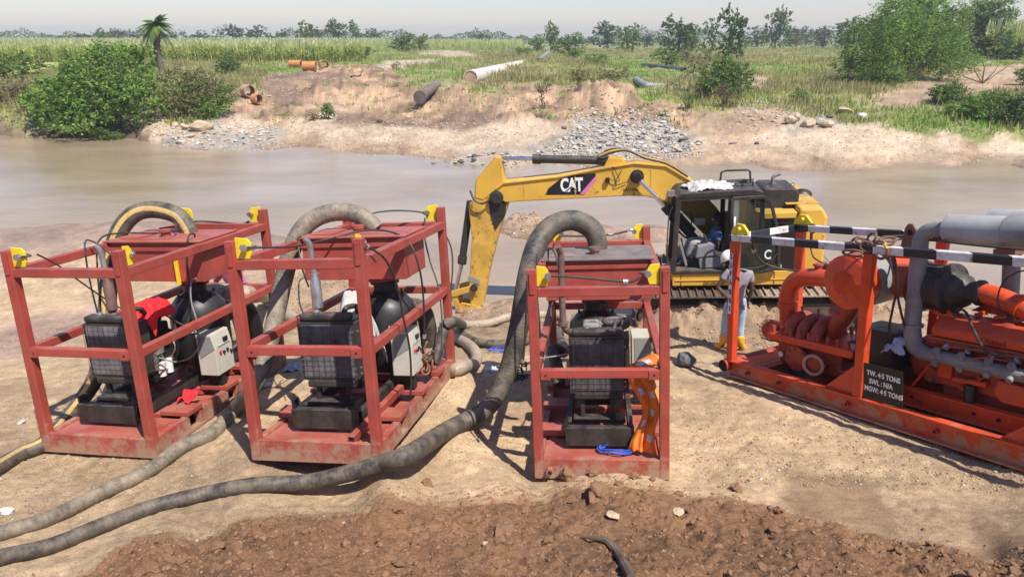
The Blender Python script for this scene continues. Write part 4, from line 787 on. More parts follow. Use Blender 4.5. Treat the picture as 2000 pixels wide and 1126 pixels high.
def chain(label, c, F_, n=6, size=.032, mat='rust', seed=1, drop=(0, 0, -1), group='chain bunches on the skids'):
    rr = random.Random(seed); mb = MB(); p = Vector(c)
    for i in range(n):
        a = Vector((rr.uniform(-1, 1), rr.uniform(-1, 1), rr.uniform(-.3, .6))).normalized(); b_ = a.cross(Vector(drop)).normalized(); 
        ring(mb, p+Vector((rr.uniform(-1, 1)*size, rr.uniform(-1, 1)*size, 0)), (Vector(drop)+a*.4, b_), size, size*.24, 12, 6, 1.35); p = p+Vector(drop)*size*1.3
    return tag(mb.build('chain', M[mat], None, smooth=True), label, 'chain', group)
chain('rusty chain and hooks hanging at the right rail of the middle skid', c2.hit(828, 678, 1, 1.6), c2, 5, .05, 'rust', 3)
chain('rusty chain bunch beside the control cabinet of the middle skid', c2.hit(838, 690, 1, 1.9), c2, 4, .05, 'rust', 8)
chain('dark chain bunch on the sand left of the right-hand skid', ground_at(1018, 740)+Vector((0, 0, .22)), c3, 6, .045, 'cable', 5)
chain('dark hook and chain lying on the sand beside the right-hand skid', ground_at(1008, 745)+Vector((0, 0, .03)), c3, 5, .045, 'cable', 9, (1, .2, 0))

# ------------------------------------------------------------------ cloths, sack, rope, loose tube, litter
def cloth(name, label, cat, mat, F_, c, sx, sy, amp, seed, drape=None, n=26, thick=.004, group=None, rot=0):
    rg = np.random.default_rng(seed); V = []; Fs = []
    for j in range(n):
        for i in range(n):
            u_, v_ = i/(n-1)-.5, j/(n-1)-.5; e = 1+.25*mnoise.noise(Vector((u_*3+seed, v_*3, 1)))
            x, y = u_*sx*e, v_*sy*e; z = amp*(mnoise.noise(Vector((x*9+seed, y*9, 0)))+.6*mnoise.noise(Vector((x*22+seed, y*22, 3)))+.8)
            x, y = x*math.cos(rot)-y*math.sin(rot), x*math.sin(rot)+y*math.cos(rot)
            if drape: x, y, z = drape(u_, v_, x, y, z)
            V.append(F_(c[0]+x, c[1]+y, c[2]+z))
    Fs = [(j*n+i, j*n+i+1, (j+1)*n+i+1, (j+1)*n+i) for j in range(n-1) for i in range(n-1)]
    o = np_mesh(name, [tuple(v) for v in V], Fs, mat, smooth=True); so_ = o.modifiers.new('solidify', 'SOLIDIFY'); so_.thickness = thick
    return tag(o, label, cat, group)
cloth('cloth', 'crumpled red cloth draped over the black engine of the leftmost skid', 'cloth', M['redcloth'], c1, (.76, 1.02, 1.34), .30, .36, .035, 2, lambda u, v, x, y, z: (x, y, z-.9*max(0, u-.2)**1.4-.7*max(0, -v-.25)))
cloth('cloth', 'small red rag lying on the deck of the leftmost skid', 'cloth', M['redcloth'], c1, (1.13, .95, .265), .16, .34, .05, 6, rot=.3)
def sackd(u, v, x, y, z):
    r = math.hypot(u*1.1, v); return x*(1-.15*r), y*(1-.1*r), z+.16-1.25*max(0, r-.16)**1.5*1.6
cloth('sack', 'white woven sack pulled over the engine of the middle skid', 'sack', M['sack'], c2, (.78, 1.0, 1.26), .50, .52, .05, 9, sackd, 34)
mb = MB(); pts = []
rr = random.Random(4)
for i in range(46):
    a = i*.62; r = .10+.08*rr.random(); pts.append(c3(.84+math.cos(a)*r*1.25+.02*rr.random(), .27+math.sin(a)*r*.8, .195+.0007*i+.02*rr.random()))
pts += [c3(.69, .40, .24), c3(.63, .46, .25), c3(.60, .49, .27)]
mb.tube(spline(pts, 4), .0075, 6); tag(mb.build('rope', M['bluerope'], None, smooth=True), 'blue rope heaped on the front deck of the right-hand skid', 'rope')
mb = MB(); pts = []
p0 = ground_at(970, 688)
for i in range(26): a = i*.75; r = .10+.07*math.sin(i*1.3); pts.append((p0.x+math.cos(a)*r*1.6+.004*i, p0.y+math.sin(a)*r*.6, p0.z+.03+.02*rr.random()))
mb.tube(spline(pts, 4), .006, 5); tag(mb.build('cord', M['bluerope'], None, smooth=True), 'blue cord tangled on the black hose behind the right-hand skid', 'cord')
# loose square tube on the middle deck
mb = MB(); A_ = c2(1.05, .03, .235); B_ = c2(1.12, 1.28, .31); d = (B_-A_).normalized(); sd = d.cross(Vector((0, 0, 1))).normalized(); up = sd.cross(d)
for i, j in ((-1, 0), (1, 0), (0, -1), (0, 1)):
    off = sd*i*.033+up*j*.033; mb.bar(A_+off, B_+off, .006 if i else .072, .072 if i else .006)
tag(mb.build('square_steel_tube', M['red'], None), 'loose red square tube lying on the right of the middle skid deck', 'steel tube')
MB().add([A_+sd*i*.03+up*j*.03+d*.012 for i, j in ((-1,-1),(1,-1),(1,1),(-1,1))], [(0,1,2,3)]).build('tube_dark_plate', M['hole_shade'], bpy.data.objects['square_steel_tube'])  # flat near-black face in place of real shade inside the tube
# orange workwear over the right mid rail
nU, nV = 26, 46; V = []
for j in range(nV):
    v_ = j/(nV-1)
    for i in range(nU):
        u_ = i/(nU-1)-.5
        fold = .030*math.sin(u_*11+v_*3+2*mnoise.noise(Vector((u_*4, v_*3, 5))))+.03*mnoise.noise(Vector((u_*8, v_*10, 2)))
        wv_ = .19+.06*math.sin(v_*7)+.05*v_
        if v_ < .10: x_ = W1-.10-(u_+.5)*.12+.09*(1-v_/.10); yy = .34+u_*.34; zz = 1.175-.05*(v_/.10)
        else: x_ = W1-.105-(u_+.5)*wv_-.03*math.sin(v_*9); yy = .30+u_*.08+fold*.8-.16*(v_-.1); zz = 1.125-(v_-.10)*1.0
        V.append(tuple(c3(x_, yy, zz+.01*math.sin(u_*9))))
Fs = [(j*nU+i, j*nU+i+1, (j+1)*nU+i+1, (j+1)*nU+i) for j in range(nV-1) for i in range(nU-1)]
ov = np_mesh('workwear', V, Fs, M['vest'], smooth=True); so_ = ov.modifiers.new('solidify', 'SOLIDIFY'); so_.thickness = .006
tag(ov, 'orange hi-vis workwear hanging from the right rail of the right-hand skid', 'clothing')
for (j0, j1, i0, i1) in ((16, 19, 4, 9), (16, 19, 15, 20), (25, 28, 8, 14), (36, 39, 3, 10), (4, 6, 12, 18), (30, 33, 18, 23)):
    Vp = []; k_ = (i1-i0+1)
    for j in range(j0, j1+1):
        for i in range(i0, i1+1): p = Vector(V[j*nU+i]); q = (Vector((0, 0, CAMZ))-p).normalized(); Vp.append(tuple(p+Vector((0, -.014, .002))))
    np_mesh('reflective_patch', Vp, [(j*k_+i, j*k_+i+1, (j+1)*k_+i+1, (j+1)*k_+i) for j in range(j1-j0) for i in range(i1-i0)], M['reflect'], ov, smooth=True)
def scrap(name, label, cat, mat, p, s, seed, n=10):
    rg = random.Random(seed); V = []
    for j in range(n):
        for i in range(n):
            u_, v_ = i/(n-1)-.5, j/(n-1)-.5; V.append((p.x+u_*s*1.3, p.y+v_*s, p.z+.006+s*.35*(mnoise.noise(Vector((u_*5+seed, v_*5, 0)))+.45)*(1-abs(u_)*1.2)))
    o = np_mesh(name, V, [(j*n+i, j*n+i+1, (j+1)*n+i+1, (j+1)*n+i) for j in range(n-1) for i in range(n-1)], mat); return tag(o, label, cat)
scrap('plastic_bag', 'pale blue crumpled plastic bag on sand behind the middle skid', 'plastic bag', M['plastic'], ground_at(578, 722), .22, 1)
scrap('paper_scrap', 'small white scrap on the sand at the left edge', 'scrap', M['paper'], ground_at(8, 1003), .10, 2)
scrap('paper_scrap', 'pale scrap lying on the sand between digger bucket and right-hand skid', 'scrap', M['plastic'], ground_at(960, 724), .16, 3)
scrap('paper_scrap', 'white sheet lying between the rails of the orange skid', 'scrap', M['paper'], OS(3.0, .22, .06), .16, 4)
p = ground_at(511, 762); mb = MB(); mb.lathe(p+Vector((-.06, 0, .035)), (1, .4, .05), [(0, .02), (.01, .035), (.13, .035), (.17, .014), (.19, .014)], 12); tag(mb.build('plastic_bottle', M['plastic'], None, smooth=True), 'clear bluish plastic bottle on the sand left of the middle skid', 'bottle')
#@@NEXT

# ------------------------------------------------------------------ the orange diesel pump skid on the right
def striped():
    m, t, b = new_mat('black_white_striped_paint'); tc = N(t, 'ShaderNodeTexCoord'); sx = N(t, 'ShaderNodeSeparateXYZ'); t.links.new(tc.outputs['Object'], sx.inputs[0])
    n1 = noise_n(t, 9, 6, tc.outputs['Object'], .7)
    ad = N(t, 'ShaderNodeMath', operation='ADD'); t.links.new(sx.outputs[0], ad.inputs[0]); t.links.new(sx.outputs[1], ad.inputs[1])
    ml = N(t, 'ShaderNodeMath', operation='MULTIPLY_ADD'); t.links.new(ad.outputs[0], ml.inputs[0]); ml.inputs[1].default_value = 1/.73; ml.inputs[2].default_value = 1-.19/.73
    fr = N(t, 'ShaderNodeMath', operation='FRACT'); t.links.new(ml.outputs[0], fr.inputs[0])
    ls = N(t, 'ShaderNodeMath', operation='LESS_THAN'); t.links.new(fr.outputs[0], ls.inputs[0]); ls.inputs[1].default_value = .5
    wr = ramp(t, n1.outputs[0], [(.30, (.16, .13, .11)), (.46, (.60, .58, .55)), (.8, (.78, .77, .75))]); bk = ramp(t, n1.outputs[0], [(.3, (.012, .012, .012)), (.62, (.02, .02, .02)), (.74, (.13, .10, .08))])
    t.links.new(mixc(t, ls.outputs[0], bk.outputs[0], wr.outputs[0]), b.inputs['Base Color']); b.inputs['Roughness'].default_value = .5; return m
M['striped'] = striped()
def orange_skid():
    root = empty('diesel_pump_skid', 'orange-red diesel pump skid with striped top bars and SUPA 001 strip', 'pump skid', OS.M)
    OR, OD = M['or'], M['or_dark']; Ls = 6.2; D = 1.3
    for nm, y0, y1 in (('base_beam', 0, .09), ('base_beam', D-.09, D)):
        s = MB(); s.prism([(.06, .02), (Ls, 0), (Ls, .022), (.08, .04)], y0-.03, y1) ; s.prism([(0.0, .235), (Ls, .235), (Ls, .26), (0, .26)], y0-.03, y1)
        s.prism([(.0, .238), (.02, .08), (.08, .03), (Ls, .021), (Ls, .236), (0, .236)], (y0+y1)/2-.012, (y0+y1)/2+.012)
        bm = s.build(nm, OR, root, .004)
        for x in (.42, .98, 2.05, 3.15, 4.2):
            MB().cyl((x, y0-.012, .13), (x, y0+.04, .13), .028, n=14).cyl((x, y0-.0135, .13), (x, y0-.010, .13), .017, n=12, m=1).build('drain_boss', [OD, M['hole_shade']], bm, smooth=True)
    p = MB(); p.tube([(.02, -.07, .17), (.02, D+.03, .17)], .085, 20, caps=False); p.tube([(.02, -.068, .17), (.02, D, .17)], .068, 20, m=1); p.build('tow_tube', [OD, M['hole_shade']], root, smooth=True)
    for x in (.45, 1.25, 2.35, 4.4): MB().box((x, .09, .12), (x+.16, D-.09, .215)).build('cross_member', OD, root, .005)
    MB().box((.1, .092, .216), (.42, D-.092, .226)).build('deck_plate', OR, root)
    MB().box((.2, .05, .012), (Ls, D-.05, .022)).build('floor_pan', M['rubber'], root)
    for y in (.34, .92):
        s = MB(); s.box((1.75, y, .22), (Ls, y+.015, .40)); s.box((1.75, y-.05, .40), (Ls, y+.06, .415)); s.box((1.75, y-.05, .205), (Ls, y+.06, .22)); s.build('engine_rail', OR, root, .004)
    for x in (2.65, 3.35, 3.6): MB().cyl((x, .325, .31), (x, .338, .31), .02, n=12).build('rail_hole_disc', M['hole_shade'], root)  # solid dark discs, the shade of each hole is only colour
    # posts and gussets
    for x, y in ((.03, 0), (2.13, 0), (4.21, 0), (.10, D-.1), (2.20, D-.1), (4.3, D-.1)):
        ps = MB().prism([(x, .262), (x+.12, .262), (x+.26, 1.99), (x+.14, 1.99)], y-.015, y+.085).build('post', OR, root, .01)
        if x > 1:
            MB().prism([(x-.002, .262), (x-.42, .262), (x-.002, .62)], y+.03, y+.045).build('gusset', OR, ps)
            MB().prism([(x+.132, .262), (x+.40, .262), (x+.132, .55)], y+.03, y+.045).build('gusset', OR, ps)
    for y in (0, D-.1): MB().box((.15, y-.02, 1.995), (Ls, y+.085, 2.085)).build('striped_top_beam', M['striped'], root, .008)
    MB().box((.15, .088, 1.997), (.25, D-.124, 2.083)).build('striped_end_beam', M['striped'], root, .008)
    # yellow lugs at the left corners
    for y in (.03, D-.06):
        l = MB().prism([(.17, 2.086), (.47, 2.086), (.49, 2.13), (.40, 2.23), (.29, 2.24), (.19, 2.15)], y-.02, y+.02).build('lifting_lug', M['yellow'], root, .006)
        MB().cyl((.35, y-.07, 2.17), (.35, y+.07, 2.17), .028, n=12).build('lug_pin', M['yellow'], l, smooth=True)
    # name strip
    st = MB().prism([(.10, .95), (.16, .95), (.232, 1.83), (.172, 1.83)], -.021, -.0165).build('name_strip', M['white'], root)
    chars = 'SUPA001'
    for i, ch in enumerate(chars):
        text('letter', ch, .105, M['purple'] if i < 4 else M['blackp'], st, face_m((.200-.0100*i, -.0225, 1.775-i*.122-(.02 if i > 3 else 0)), (1, 0, 0), (0, 0, 1)), sx=.72, bold=.004)
    # black weight sign
    sg = MB().box((2.31, -.045, .30), (2.80, -.033, .72)).build('weight_sign', M['blackp'], root, .003)
    for i, tx in enumerate(('TW. 4·5 TONS', 'SWL : N/A', 'MGW: 4·5 TONS')):
        text('sign_lettering', tx, .082, M['white_clean'], sg, face_m((2.565-(.03 if i == 1 else 0), -.047, .61-.095*i), (1, 0, -.03), (0, 0, 1)), sx=.80, bold=.0025)
    # pump: foot, split casing, flange with bolts, humps
    b = MB(); b.prism([(.62, .235), (1.75, .235), (1.62, .40), (1.66, .62), (.62, .62), (.56, .45)], .42, .90); pb = b.build('pump_casing', OD, root, .05)
    b = MB(); b.prism([(.50, .62), (.58, .59), (1.86, .59), (1.90, .62), (1.90, .68), (1.86, .70), (.56, .70), (.50, .67)], .30, 1.02); b.build('casing_flange', M['or'], pb, .02)
    for i in range(9):
        for y in (.345, .975):
            MB().cyl((.60+.15*i, y, .70), (.60+.15*i, y, .80), .026, n=6).build('flange_bolt', OD, pb)
    for x, r in ((.80, .155), (1.02, .17), (1.24, .165)):
        h = MB(); h.tube([(x, .66+math.cos(a)*-.25, .66+math.sin(a)*.24) for a in np.linspace(0, PI, 12)], .085, 12); h.build('volute_hump', OD, pb, smooth=True)
    for x in (.85, 1.12): MB().cyl((x, .62, .9), (x, .62, 1.03), .012, n=8).ball((x, .62, 1.04), .022, n=8, k=5).build('vent_cock', M['rust'], pb, smooth=True)
    b = MB(); b.lathe((1.03, .42, .42), (0, -1, 0), [(0, .12), (.10, .12), (.102, .17), (.14, .17), (.142, .095), (.144, .09)], 24); b.build('inlet_flange', OD, pb, smooth=True)
    MB().lathe((1.03, .277, .42), (0, 1, 0), [(0, .085), (.002, .085)], 20).build('inlet_dark_disc', M['hole_shade'], pb)  # dark disc with the shade of the opening painted in
    for i in range(8): a = 2*PI*i/8; MB().cyl((1.03+math.cos(a)*.135, .28, .42+math.sin(a)*.135), (1.03+math.cos(a)*.135, .262, .42+math.sin(a)*.135), .014, n=6).build('flange_stud', M['rust'], pb)
    b = MB(); ring(b, (1.39, .20, .43), ((1, 0.25, 0), (0, 0, 1)), .125, .022, 26, 8); b.build('rusty_gasket_ring', M['pinkrust'], pb, smooth=True)
    MB().lathe((1.36, .42, .42), (0, -1, 0), [(0, .10), (.18, .10)], 20).build('suction_branch', OD, pb, smooth=True)
    MB().lathe((.70, .38, .40), (0, -1, 0), [(0, .035), (.02, .04)], 16).build('pressure_gauge', M['white_clean'], pb, smooth=True)
    # bearing housings with guards
    b = MB(); b.lathe((.46, .66, .60), (-1, 0, .05), [(0, .15), (.12, .15), (.14, .13), (.24, .13), (.30, .10), (.32, .05)], 20); gd = b.build('bearing_guard', OR, root, smooth=True)
    g_ = MB()
    for i in range(16):
        a = 2*PI*i/16; g_.bar((.30, .66+math.cos(a)*.158, .605+math.sin(a)*.158), (.16, .66+math.cos(a)*.145, .61+math.sin(a)*.145), .008)
    for k in range(5): ring(g_, (.30-.035*k, .66, .605), ((0, 1, 0), (0, 0, 1)), .158-.003*k, .004, 20, 4)
    g_.build('guard_mesh', OD, gd)
    b = MB(); b.cyl((1.58, .66, .58), (1.86, .66, .58), .13, n=20); gd = b.build('coupling_guard', OD, root, smooth=True)
    g_ = MB()
    for k in range(8): ring(g_, (1.60+.035*k, .66, .58), ((0, 1, 0), (0, 0, 1)), .136, .005, 20, 4)
    for i in range(18): a = 2*PI*i/18; g_.bar((1.58, .66+math.cos(a)*.137, .58+math.sin(a)*.137), (1.86, .66+math.cos(a)*.137, .58+math.sin(a)*.137), .006)
    g_.build('guard_mesh', M['rust'], gd)
    # discharge elbow up to the drum
    p = MB(); p.tube([(.60, .62, .66), (.60, .62, 1.02)], .115, 22); p.lathe((.60, .62, 1.0), (0, 0, 1), [(0, .13), (.0, .14), (.08, .14), (.085, .12)], 22)
    p.tube(spline([(.60, .62, 1.06), (.61, .62, 1.18), (.68, .62, 1.34), (.84, .62, 1.45), (1.10, .62, 1.49), (1.62, .62, 1.50)], 8), .12, 22); p.build('discharge_elbow', OR, root, smooth=True)
    MB().lathe((1.12, .62, 1.60), (0, 0, 1), [(0, .05), (.05, .05), (.052, .07), (.075, .07), (.09, .02)], 12).build('vent_nipple', OD, root, smooth=True)
    p = MB(); p.tube(spline([(1.26, .66, .62), (1.36, .66, .85), (1.52, .66, 1.05), (1.72, .66, 1.34)], 6), .115, 20); p.lathe((1.42, .66, 1.03), (.35, 0, 1), [(0, .14), (.06, .14)], 20); p.build('rise_pipe', OD, root, smooth=True)
    # separator drum with faceted nose
    dr = MB(); dr.lathe((1.90, .13, 1.58), (0, 1, 0), [(0, .16), (.035, .30), (.05, .335), (.06, .335)], 8); dr.build('drum_nose', OR, root)
    dr = MB(); dr.lathe((1.90, .19, 1.58), (0, 1, 0), [(0, .33), (.95, .33), (1.0, .29), (1.02, .15)], 32); drm = dr.build('separator_drum', OR, root, smooth=True)
    MB().lathe((1.90, .36, 1.58), (0, 1, 0), [(0, .336), (.30, .336)], 32).build('grey_drum_band', M['grey_p'], drm, smooth=True)
    MB().lathe((2.18, .75, 1.56), (1, 0, 0), [(0, .20), (.38, .22)], 24).build('drum_branch', OD, drm, smooth=True)
    ey = MB(); ey.prism([(2.24, 1.85), (2.54, 1.85), (2.46, 2.20), (2.42, 2.26), (2.36, 2.26), (2.32, 2.20)], .63, .66); e_ = ey.build('pad_eye', M['rust'], root, .01)
    MB().cyl((2.39, .627, 2.16), (2.39, .663, 2.16), .036, n=20).build('eye_hole_disc', M['hole_shade'], e_, smooth=True)  # black plug over the solid eye, hole shade given by its colour
    MB().tube([(1.85, .64, 1.88), (2.85, .64, 1.92)], .05, 12).build('header_pipe', OR, root, smooth=True)
    # rubber sleeve, air cleaner and inlet pipe
    f = MB(); f.lathe((2.50, .64, 1.55), (1, 0, .0), [(0, .28), (.02, .29), (.08, .295), (.10, .265), (.34, .265), (.36, .29), (.42, .29), (.44, .22), (.56, .17), (.60, .12), (.66, .12), (.68, .14), (.72, .14), (.74, .10)], 28); f.build('air_cleaner', M['rubber'], root, smooth=True)
    f = MB(); f.tube(spline([(3.20, .64, 1.56), (3.42, .64, 1.52), (3.62, .66, 1.44), (3.78, .66, 1.34), (3.86, .66, 1.20)], 7), .105, 20); f.lathe((3.56, .65, 1.47), (1, 0, -.3), [(0, .125), (.05, .125)], 20); f.build('intake_pipe', OR, root, smooth=True)
    # exhaust riser, manifold, mufflers
    f = MB(); f.tube(spline([(2.62, .40, .95), (2.60, .40, 1.15), (2.62, .42, 1.6), (2.64, .44, 2.02)], 6), .09, 20); f.lathe((2.60, .40, 1.12), (0, 0, 1), [(0, .115), (.03, .115)], 20); r = f.build('exhaust_riser', M['galv'], root, smooth=True)
    f = MB(); f.tube(spline([(2.60, .40, 1.10), (2.61, .39, .96), (2.68, .38, .87), (2.84, .37, .84), (3.3, .36, .84), (3.75, .36, .83), (3.85, .40, .83)], 7), [.088]*20+[.075]*15+[.07]*8, 18); f.build('exhaust_manifold', M['galv'], root, smooth=True)
    for x in (2.95, 3.22, 3.5, 3.72): MB().cyl((x, .34, .87), (x, .29, .94), .04, n=12).cyl((x, .30, .80), (x, .26, .78), .035, n=12).build('manifold_port', M['galv'], root, smooth=True)
    f = MB(); f.tube(spline([(2.64, .44, 2.0), (2.65, .45, 2.12), (2.72, .46, 2.21), (2.86, .46, 2.24), (2.95, .46, 2.24)], 6), .085, 18); f.build('exhaust_bend', M['galv'], root, smooth=True)
    f = MB(); f.lathe((2.93, .46, 2.25), (1, 0, 0), [(0, .08), (.02, .155), (1.9, .155), (1.95, .08)], 26); f.build('muffler', M['silver'], root, smooth=True)
    MB().lathe((3.55, .46, 2.25), (1, 0, 0), [(0, .159), (.34, .159)], 26).build('muffler_band', M['galv'], root, smooth=True)
    f = MB(); f.lathe((3.05, 1.02, 2.27), (1, 0, 0), [(0, .08), (.02, .14), (1.9, .14)], 24); f.build('muffler', M['silver'], root, smooth=True)
    MB().tube([(3.3, 1.0, .9), (3.3, 1.0, 2.12)], .085, 18).build('exhaust_riser', M['galv'], root, smooth=True)
    for x in (3.5, 4.0): MB().box((x, .30, 1.985), (x+.05, 1.15, 2.09)).build('muffler_bracket', M['rust'], root, .004)
    # battery box
    MB().box((1.92, .30, .42), (2.42, .78, 1.02)).build('battery_box', M['blk'], root, .02)
    # engine
    e = MB(); e.box((2.72, .44, .50), (4.6, 1.06, 1.0)); e.box((2.9, .50, .34), (4.5, 1.0, .52)); e.box((2.80, .40, .96), (4.6, 1.08, 1.06)); eng = e.build('engine_block', OD, root, .02)
    b = MB(); b.lathe((2.35, .75, .68), (1, 0, 0), [(0, .12), (.12, .16), (.2, .27), (.38, .30)], 24); b.build('bell_housing', OD, eng, smooth=True)
    v = MB(); v.prism([(.36, 1.065), (.36, 1.16), (.50, 1.28), (.74, 1.28), (.74, 1.065)], 2.84, 4.6, ax=0); vc = v.build('valve_cover', OR, eng, .025)
    for i in range(7): MB().box((3.16+.2*i, .60, 1.283), (3.19+.2*i, .80, 1.33)).build('cover_rib', OR, vc, .006)
    MB().lathe((3.55, .55, 1.262), (-.0, -.4, 1), [(0, .055), (.03, .055), (.035, .03)], 16).build('oil_cap', OD, vc, smooth=True)
    text('raised_lettering', 'Diesel', .10, OD, vc, face_m((3.50, .352, 1.115), (1, 0, 0), (0, 0, 1)), ex=.006)
    MB().box((2.82, .345, 1.035), (4.6, .399, 1.06)).build('cover_lip', OD, vc, .006)
    s = MB(); s.prism([(2.60, 1.42), (2.84, 1.42), (3.02, 1.28), (3.02, 1.16), (2.9, 1.2), (2.72, 1.32), (2.60, 1.32)], .50, .56); s.build('engine_bracket', OR, eng, .008)
    s = MB(); s.prism([(3.0, 1.30), (3.25, 1.46), (3.6, 1.42), (3.7, 1.28)], .8, 1.0); s.build('rear_bracket', OD, eng, .01)
    for i in range(5): MB().cyl((3.0+.24*i, .43, 1.0), (3.0+.24*i, .37, .93), .04, n=12).build('exhaust_port', M['steel'], eng, smooth=True)
    MB().box((2.90, .40, .60), (3.06, .437, .80)).build('side_cover', OR, eng, .015)
    MB().prism([(3.50, .58), (3.58, .48), (3.86, .48), (3.94, .58), (3.90, .70), (3.55, .72)], .385, .437).build('side_cover', OR, eng, .02)
    MB().cyl((3.28, .38, .38), (3.28, .38, .60), .06, n=18).build('oil_filter', M['blk'], eng, smooth=True)
    MB().tube([(3.10, .39, .62), (3.45, .39, .64)], .035, 12).build('oil_pipe', OR, eng, smooth=True)
    rr = random.Random(12)
    for k in range(22):
        p = Vector((rr.uniform(2.8, 4.3), .437, rr.uniform(.52, .98))); MB().cyl(p, p+Vector((0, -rr.uniform(.02, .06), 0)), rr.uniform(.012, .035), n=rr.choice((6, 12))).build('engine_fitting', rr.choice((OR, OD, OD, M['rust'])), eng)
    for k in range(7):
        a = Vector((rr.uniform(2.8, 3.6), .36, rr.uniform(.6, 1.0))); b_ = a+Vector((rr.uniform(.2, .7), 0, rr.uniform(-.2, .2))); MB().tube(spline([a, (a+b_)/2+Vector((0, -.05, .06)), b_], 6), .009, 6).build('engine_line', rr.choice((M['rust'], M['rubber'], OD)), eng, smooth=True)
    MB().bar((2.62, .38, .42), (2.88, .36, .78), .02).build('stay_rod', M['or'], eng)
    MB().box((3.90, .34, .55), (3.93, .43, 1.15)).build('white_panel', M['white'], eng)
    return root
orange_skid()
HO = lambda *p: [OS.hit(px, py, 1, v) for px, py, v in p]
cable('steel sling drooping from the SUPA post lug towards the drum', HO((1455, 458, .02), (1466, 465, .0), (1469, 480, -.02), (1478, 500, .1), (1500, 517, .3), (1540, 527, .5), (1580, 528, .6), (1615, 522, .62), (1650, 500, .6), (1680, 485, .5)), .014, ferr=(.28,))
cable('short steel sling from the rear yellow lug of the orange skid', HO((1581, 475, 1.2), (1586, 495, 1.1), (1592, 505, .95), (1612, 516, .75)), .011)
cable('thick steel sling along the top of the orange skid past the pad eye', HO((1690, 482, .1), (1730, 472, .5), (1770, 466, .7), (1830, 470, .4), (1900, 478, .15), (2010, 488, .1), (2100, 495, .1)), .013)
cable('sling with yellow band crossing the top beam of the orange skid', HO((1700, 478, .3), (1720, 466, .8), (1760, 460, 1.1), (1850, 462, 1.2), (1950, 470, 1.2)), .012, ferr=(.15,))
cable('pair of black cables hanging in front of the grey drum band', HO((1741, 496, .02), (1747, 520, .1), (1752, 560, .2), (1744, 600, .25), (1737, 640, .28), (1742, 660, .3)), .014, 'rubber', 'cable', 'cable')
cable('black cable bending from the top beam to the cloth bundle', HO((1744, 496, .02), (1750, 520, .1), (1752, 570, .2), (1760, 610, .25), (1768, 640, .3)), .014, 'rubber', 'cable', 'cable')
cable('black breather hose curving over the engine valve cover', HO((1860, 600, .5), (1885, 608, .3), (1900, 640, .15), (1915, 670, .15), (1935, 690, .2), (1970, 698, .25)), .014, 'rubber', 'cable', 'cable')
cable('thin black wire arching above the intake pipe at right edge', HO((2010, 527, .5), (1985, 532, .5), (1960, 550, .5), (1949, 580, .5), (1955, 605, .5), (1985, 618, .5)), .008, 'rubber', 'cable', 'cable')
mb = MB(); c = OS.hit(1700, 486, 1, .05)
rr = random.Random(3); R3 = OS.M.to_3x3()
for i, (dx, dy, dz, t_) in enumerate(((-.30, 0, .03, 0), (-.2, .04, .06, 1), (-.10, 0, .08, 0), (-.02, .05, .12, 1), (.08, 0, .05, 0), (.15, .06, .09, 1), (.22, 0, .12, 0), (.0, -.05, .03, 1))):
    X_a = R3@Vector((1, rr.uniform(-.4, .4), rr.uniform(-.3, .3))); Y_a = R3@(Vector((0, .35, 1)) if t_ else Vector((0, 1, .3)))
    ring(mb, c+R3@Vector((dx, dy, dz)), (X_a, Y_a), .055, .014, 16, 7, 1.5)
tag(mb.build('chain', M['rust'], None, smooth=True), 'rusty heavy chain heaped on the near top beam of the orange skid', 'chain')
mb = MB(); c = OS.hit(1672, 494, 1, -.03); mb.tube([c+R3@Vector((math.cos(a)*.14-.02, -.02, math.sin(a)*.035)) for a in np.linspace(.5, 2*PI-.5, 18)], .015, 8)
tag(mb.build('shackle', M['rust'], None, smooth=True), 'large bow shackle at the left of the chain heap on orange skid', 'shackle')
mb = MB(); c = OS.hit(1722, 487, 1, -.04); mb.tube([c+R3@Vector((math.cos(a)*.085, -.02, math.sin(a)*.10-.0)) for a in np.linspace(-2.6, PI-.3, 18)], .017, 8)
sh = tag(mb.build('shackle', M['rust'], None, smooth=True), 'bow shackle with yellow band hanging from the near top beam', 'shackle')
MB().cyl(c+R3@Vector((.05, -.02, .075)), c+R3@Vector((.08, -.02, .02)), .022, n=10).build('yellow_band', M['yellow'], sh, smooth=True)
mb = MB(); c = OS.hit(1587, 446, 1, 1.22); ring(mb, c, (R3@Vector((1, 0, 0)), R3@Vector((0, 0, 1))), .06, .014, 16, 7); mb.tube([c+R3@Vector((-.02, 0, -.06)), c+R3@Vector((-.03, 0, -.24))], .02, 8)
tag(mb.build('shackle', M['rust'], None, smooth=True), 'rusty shackle at the rear yellow lug of the orange skid', 'shackle')
cloth('cloth', 'grey-blue rag bundle stuffed beside the exhaust riser of the orange skid', 'cloth', M['jeans'], OS, (2.47, .33, .90), .24, .22, .10, 14, lambda u, v, x, y, z: (x+.03*math.sin(v*14), y, z-.16*abs(u)-.22*abs(v)))

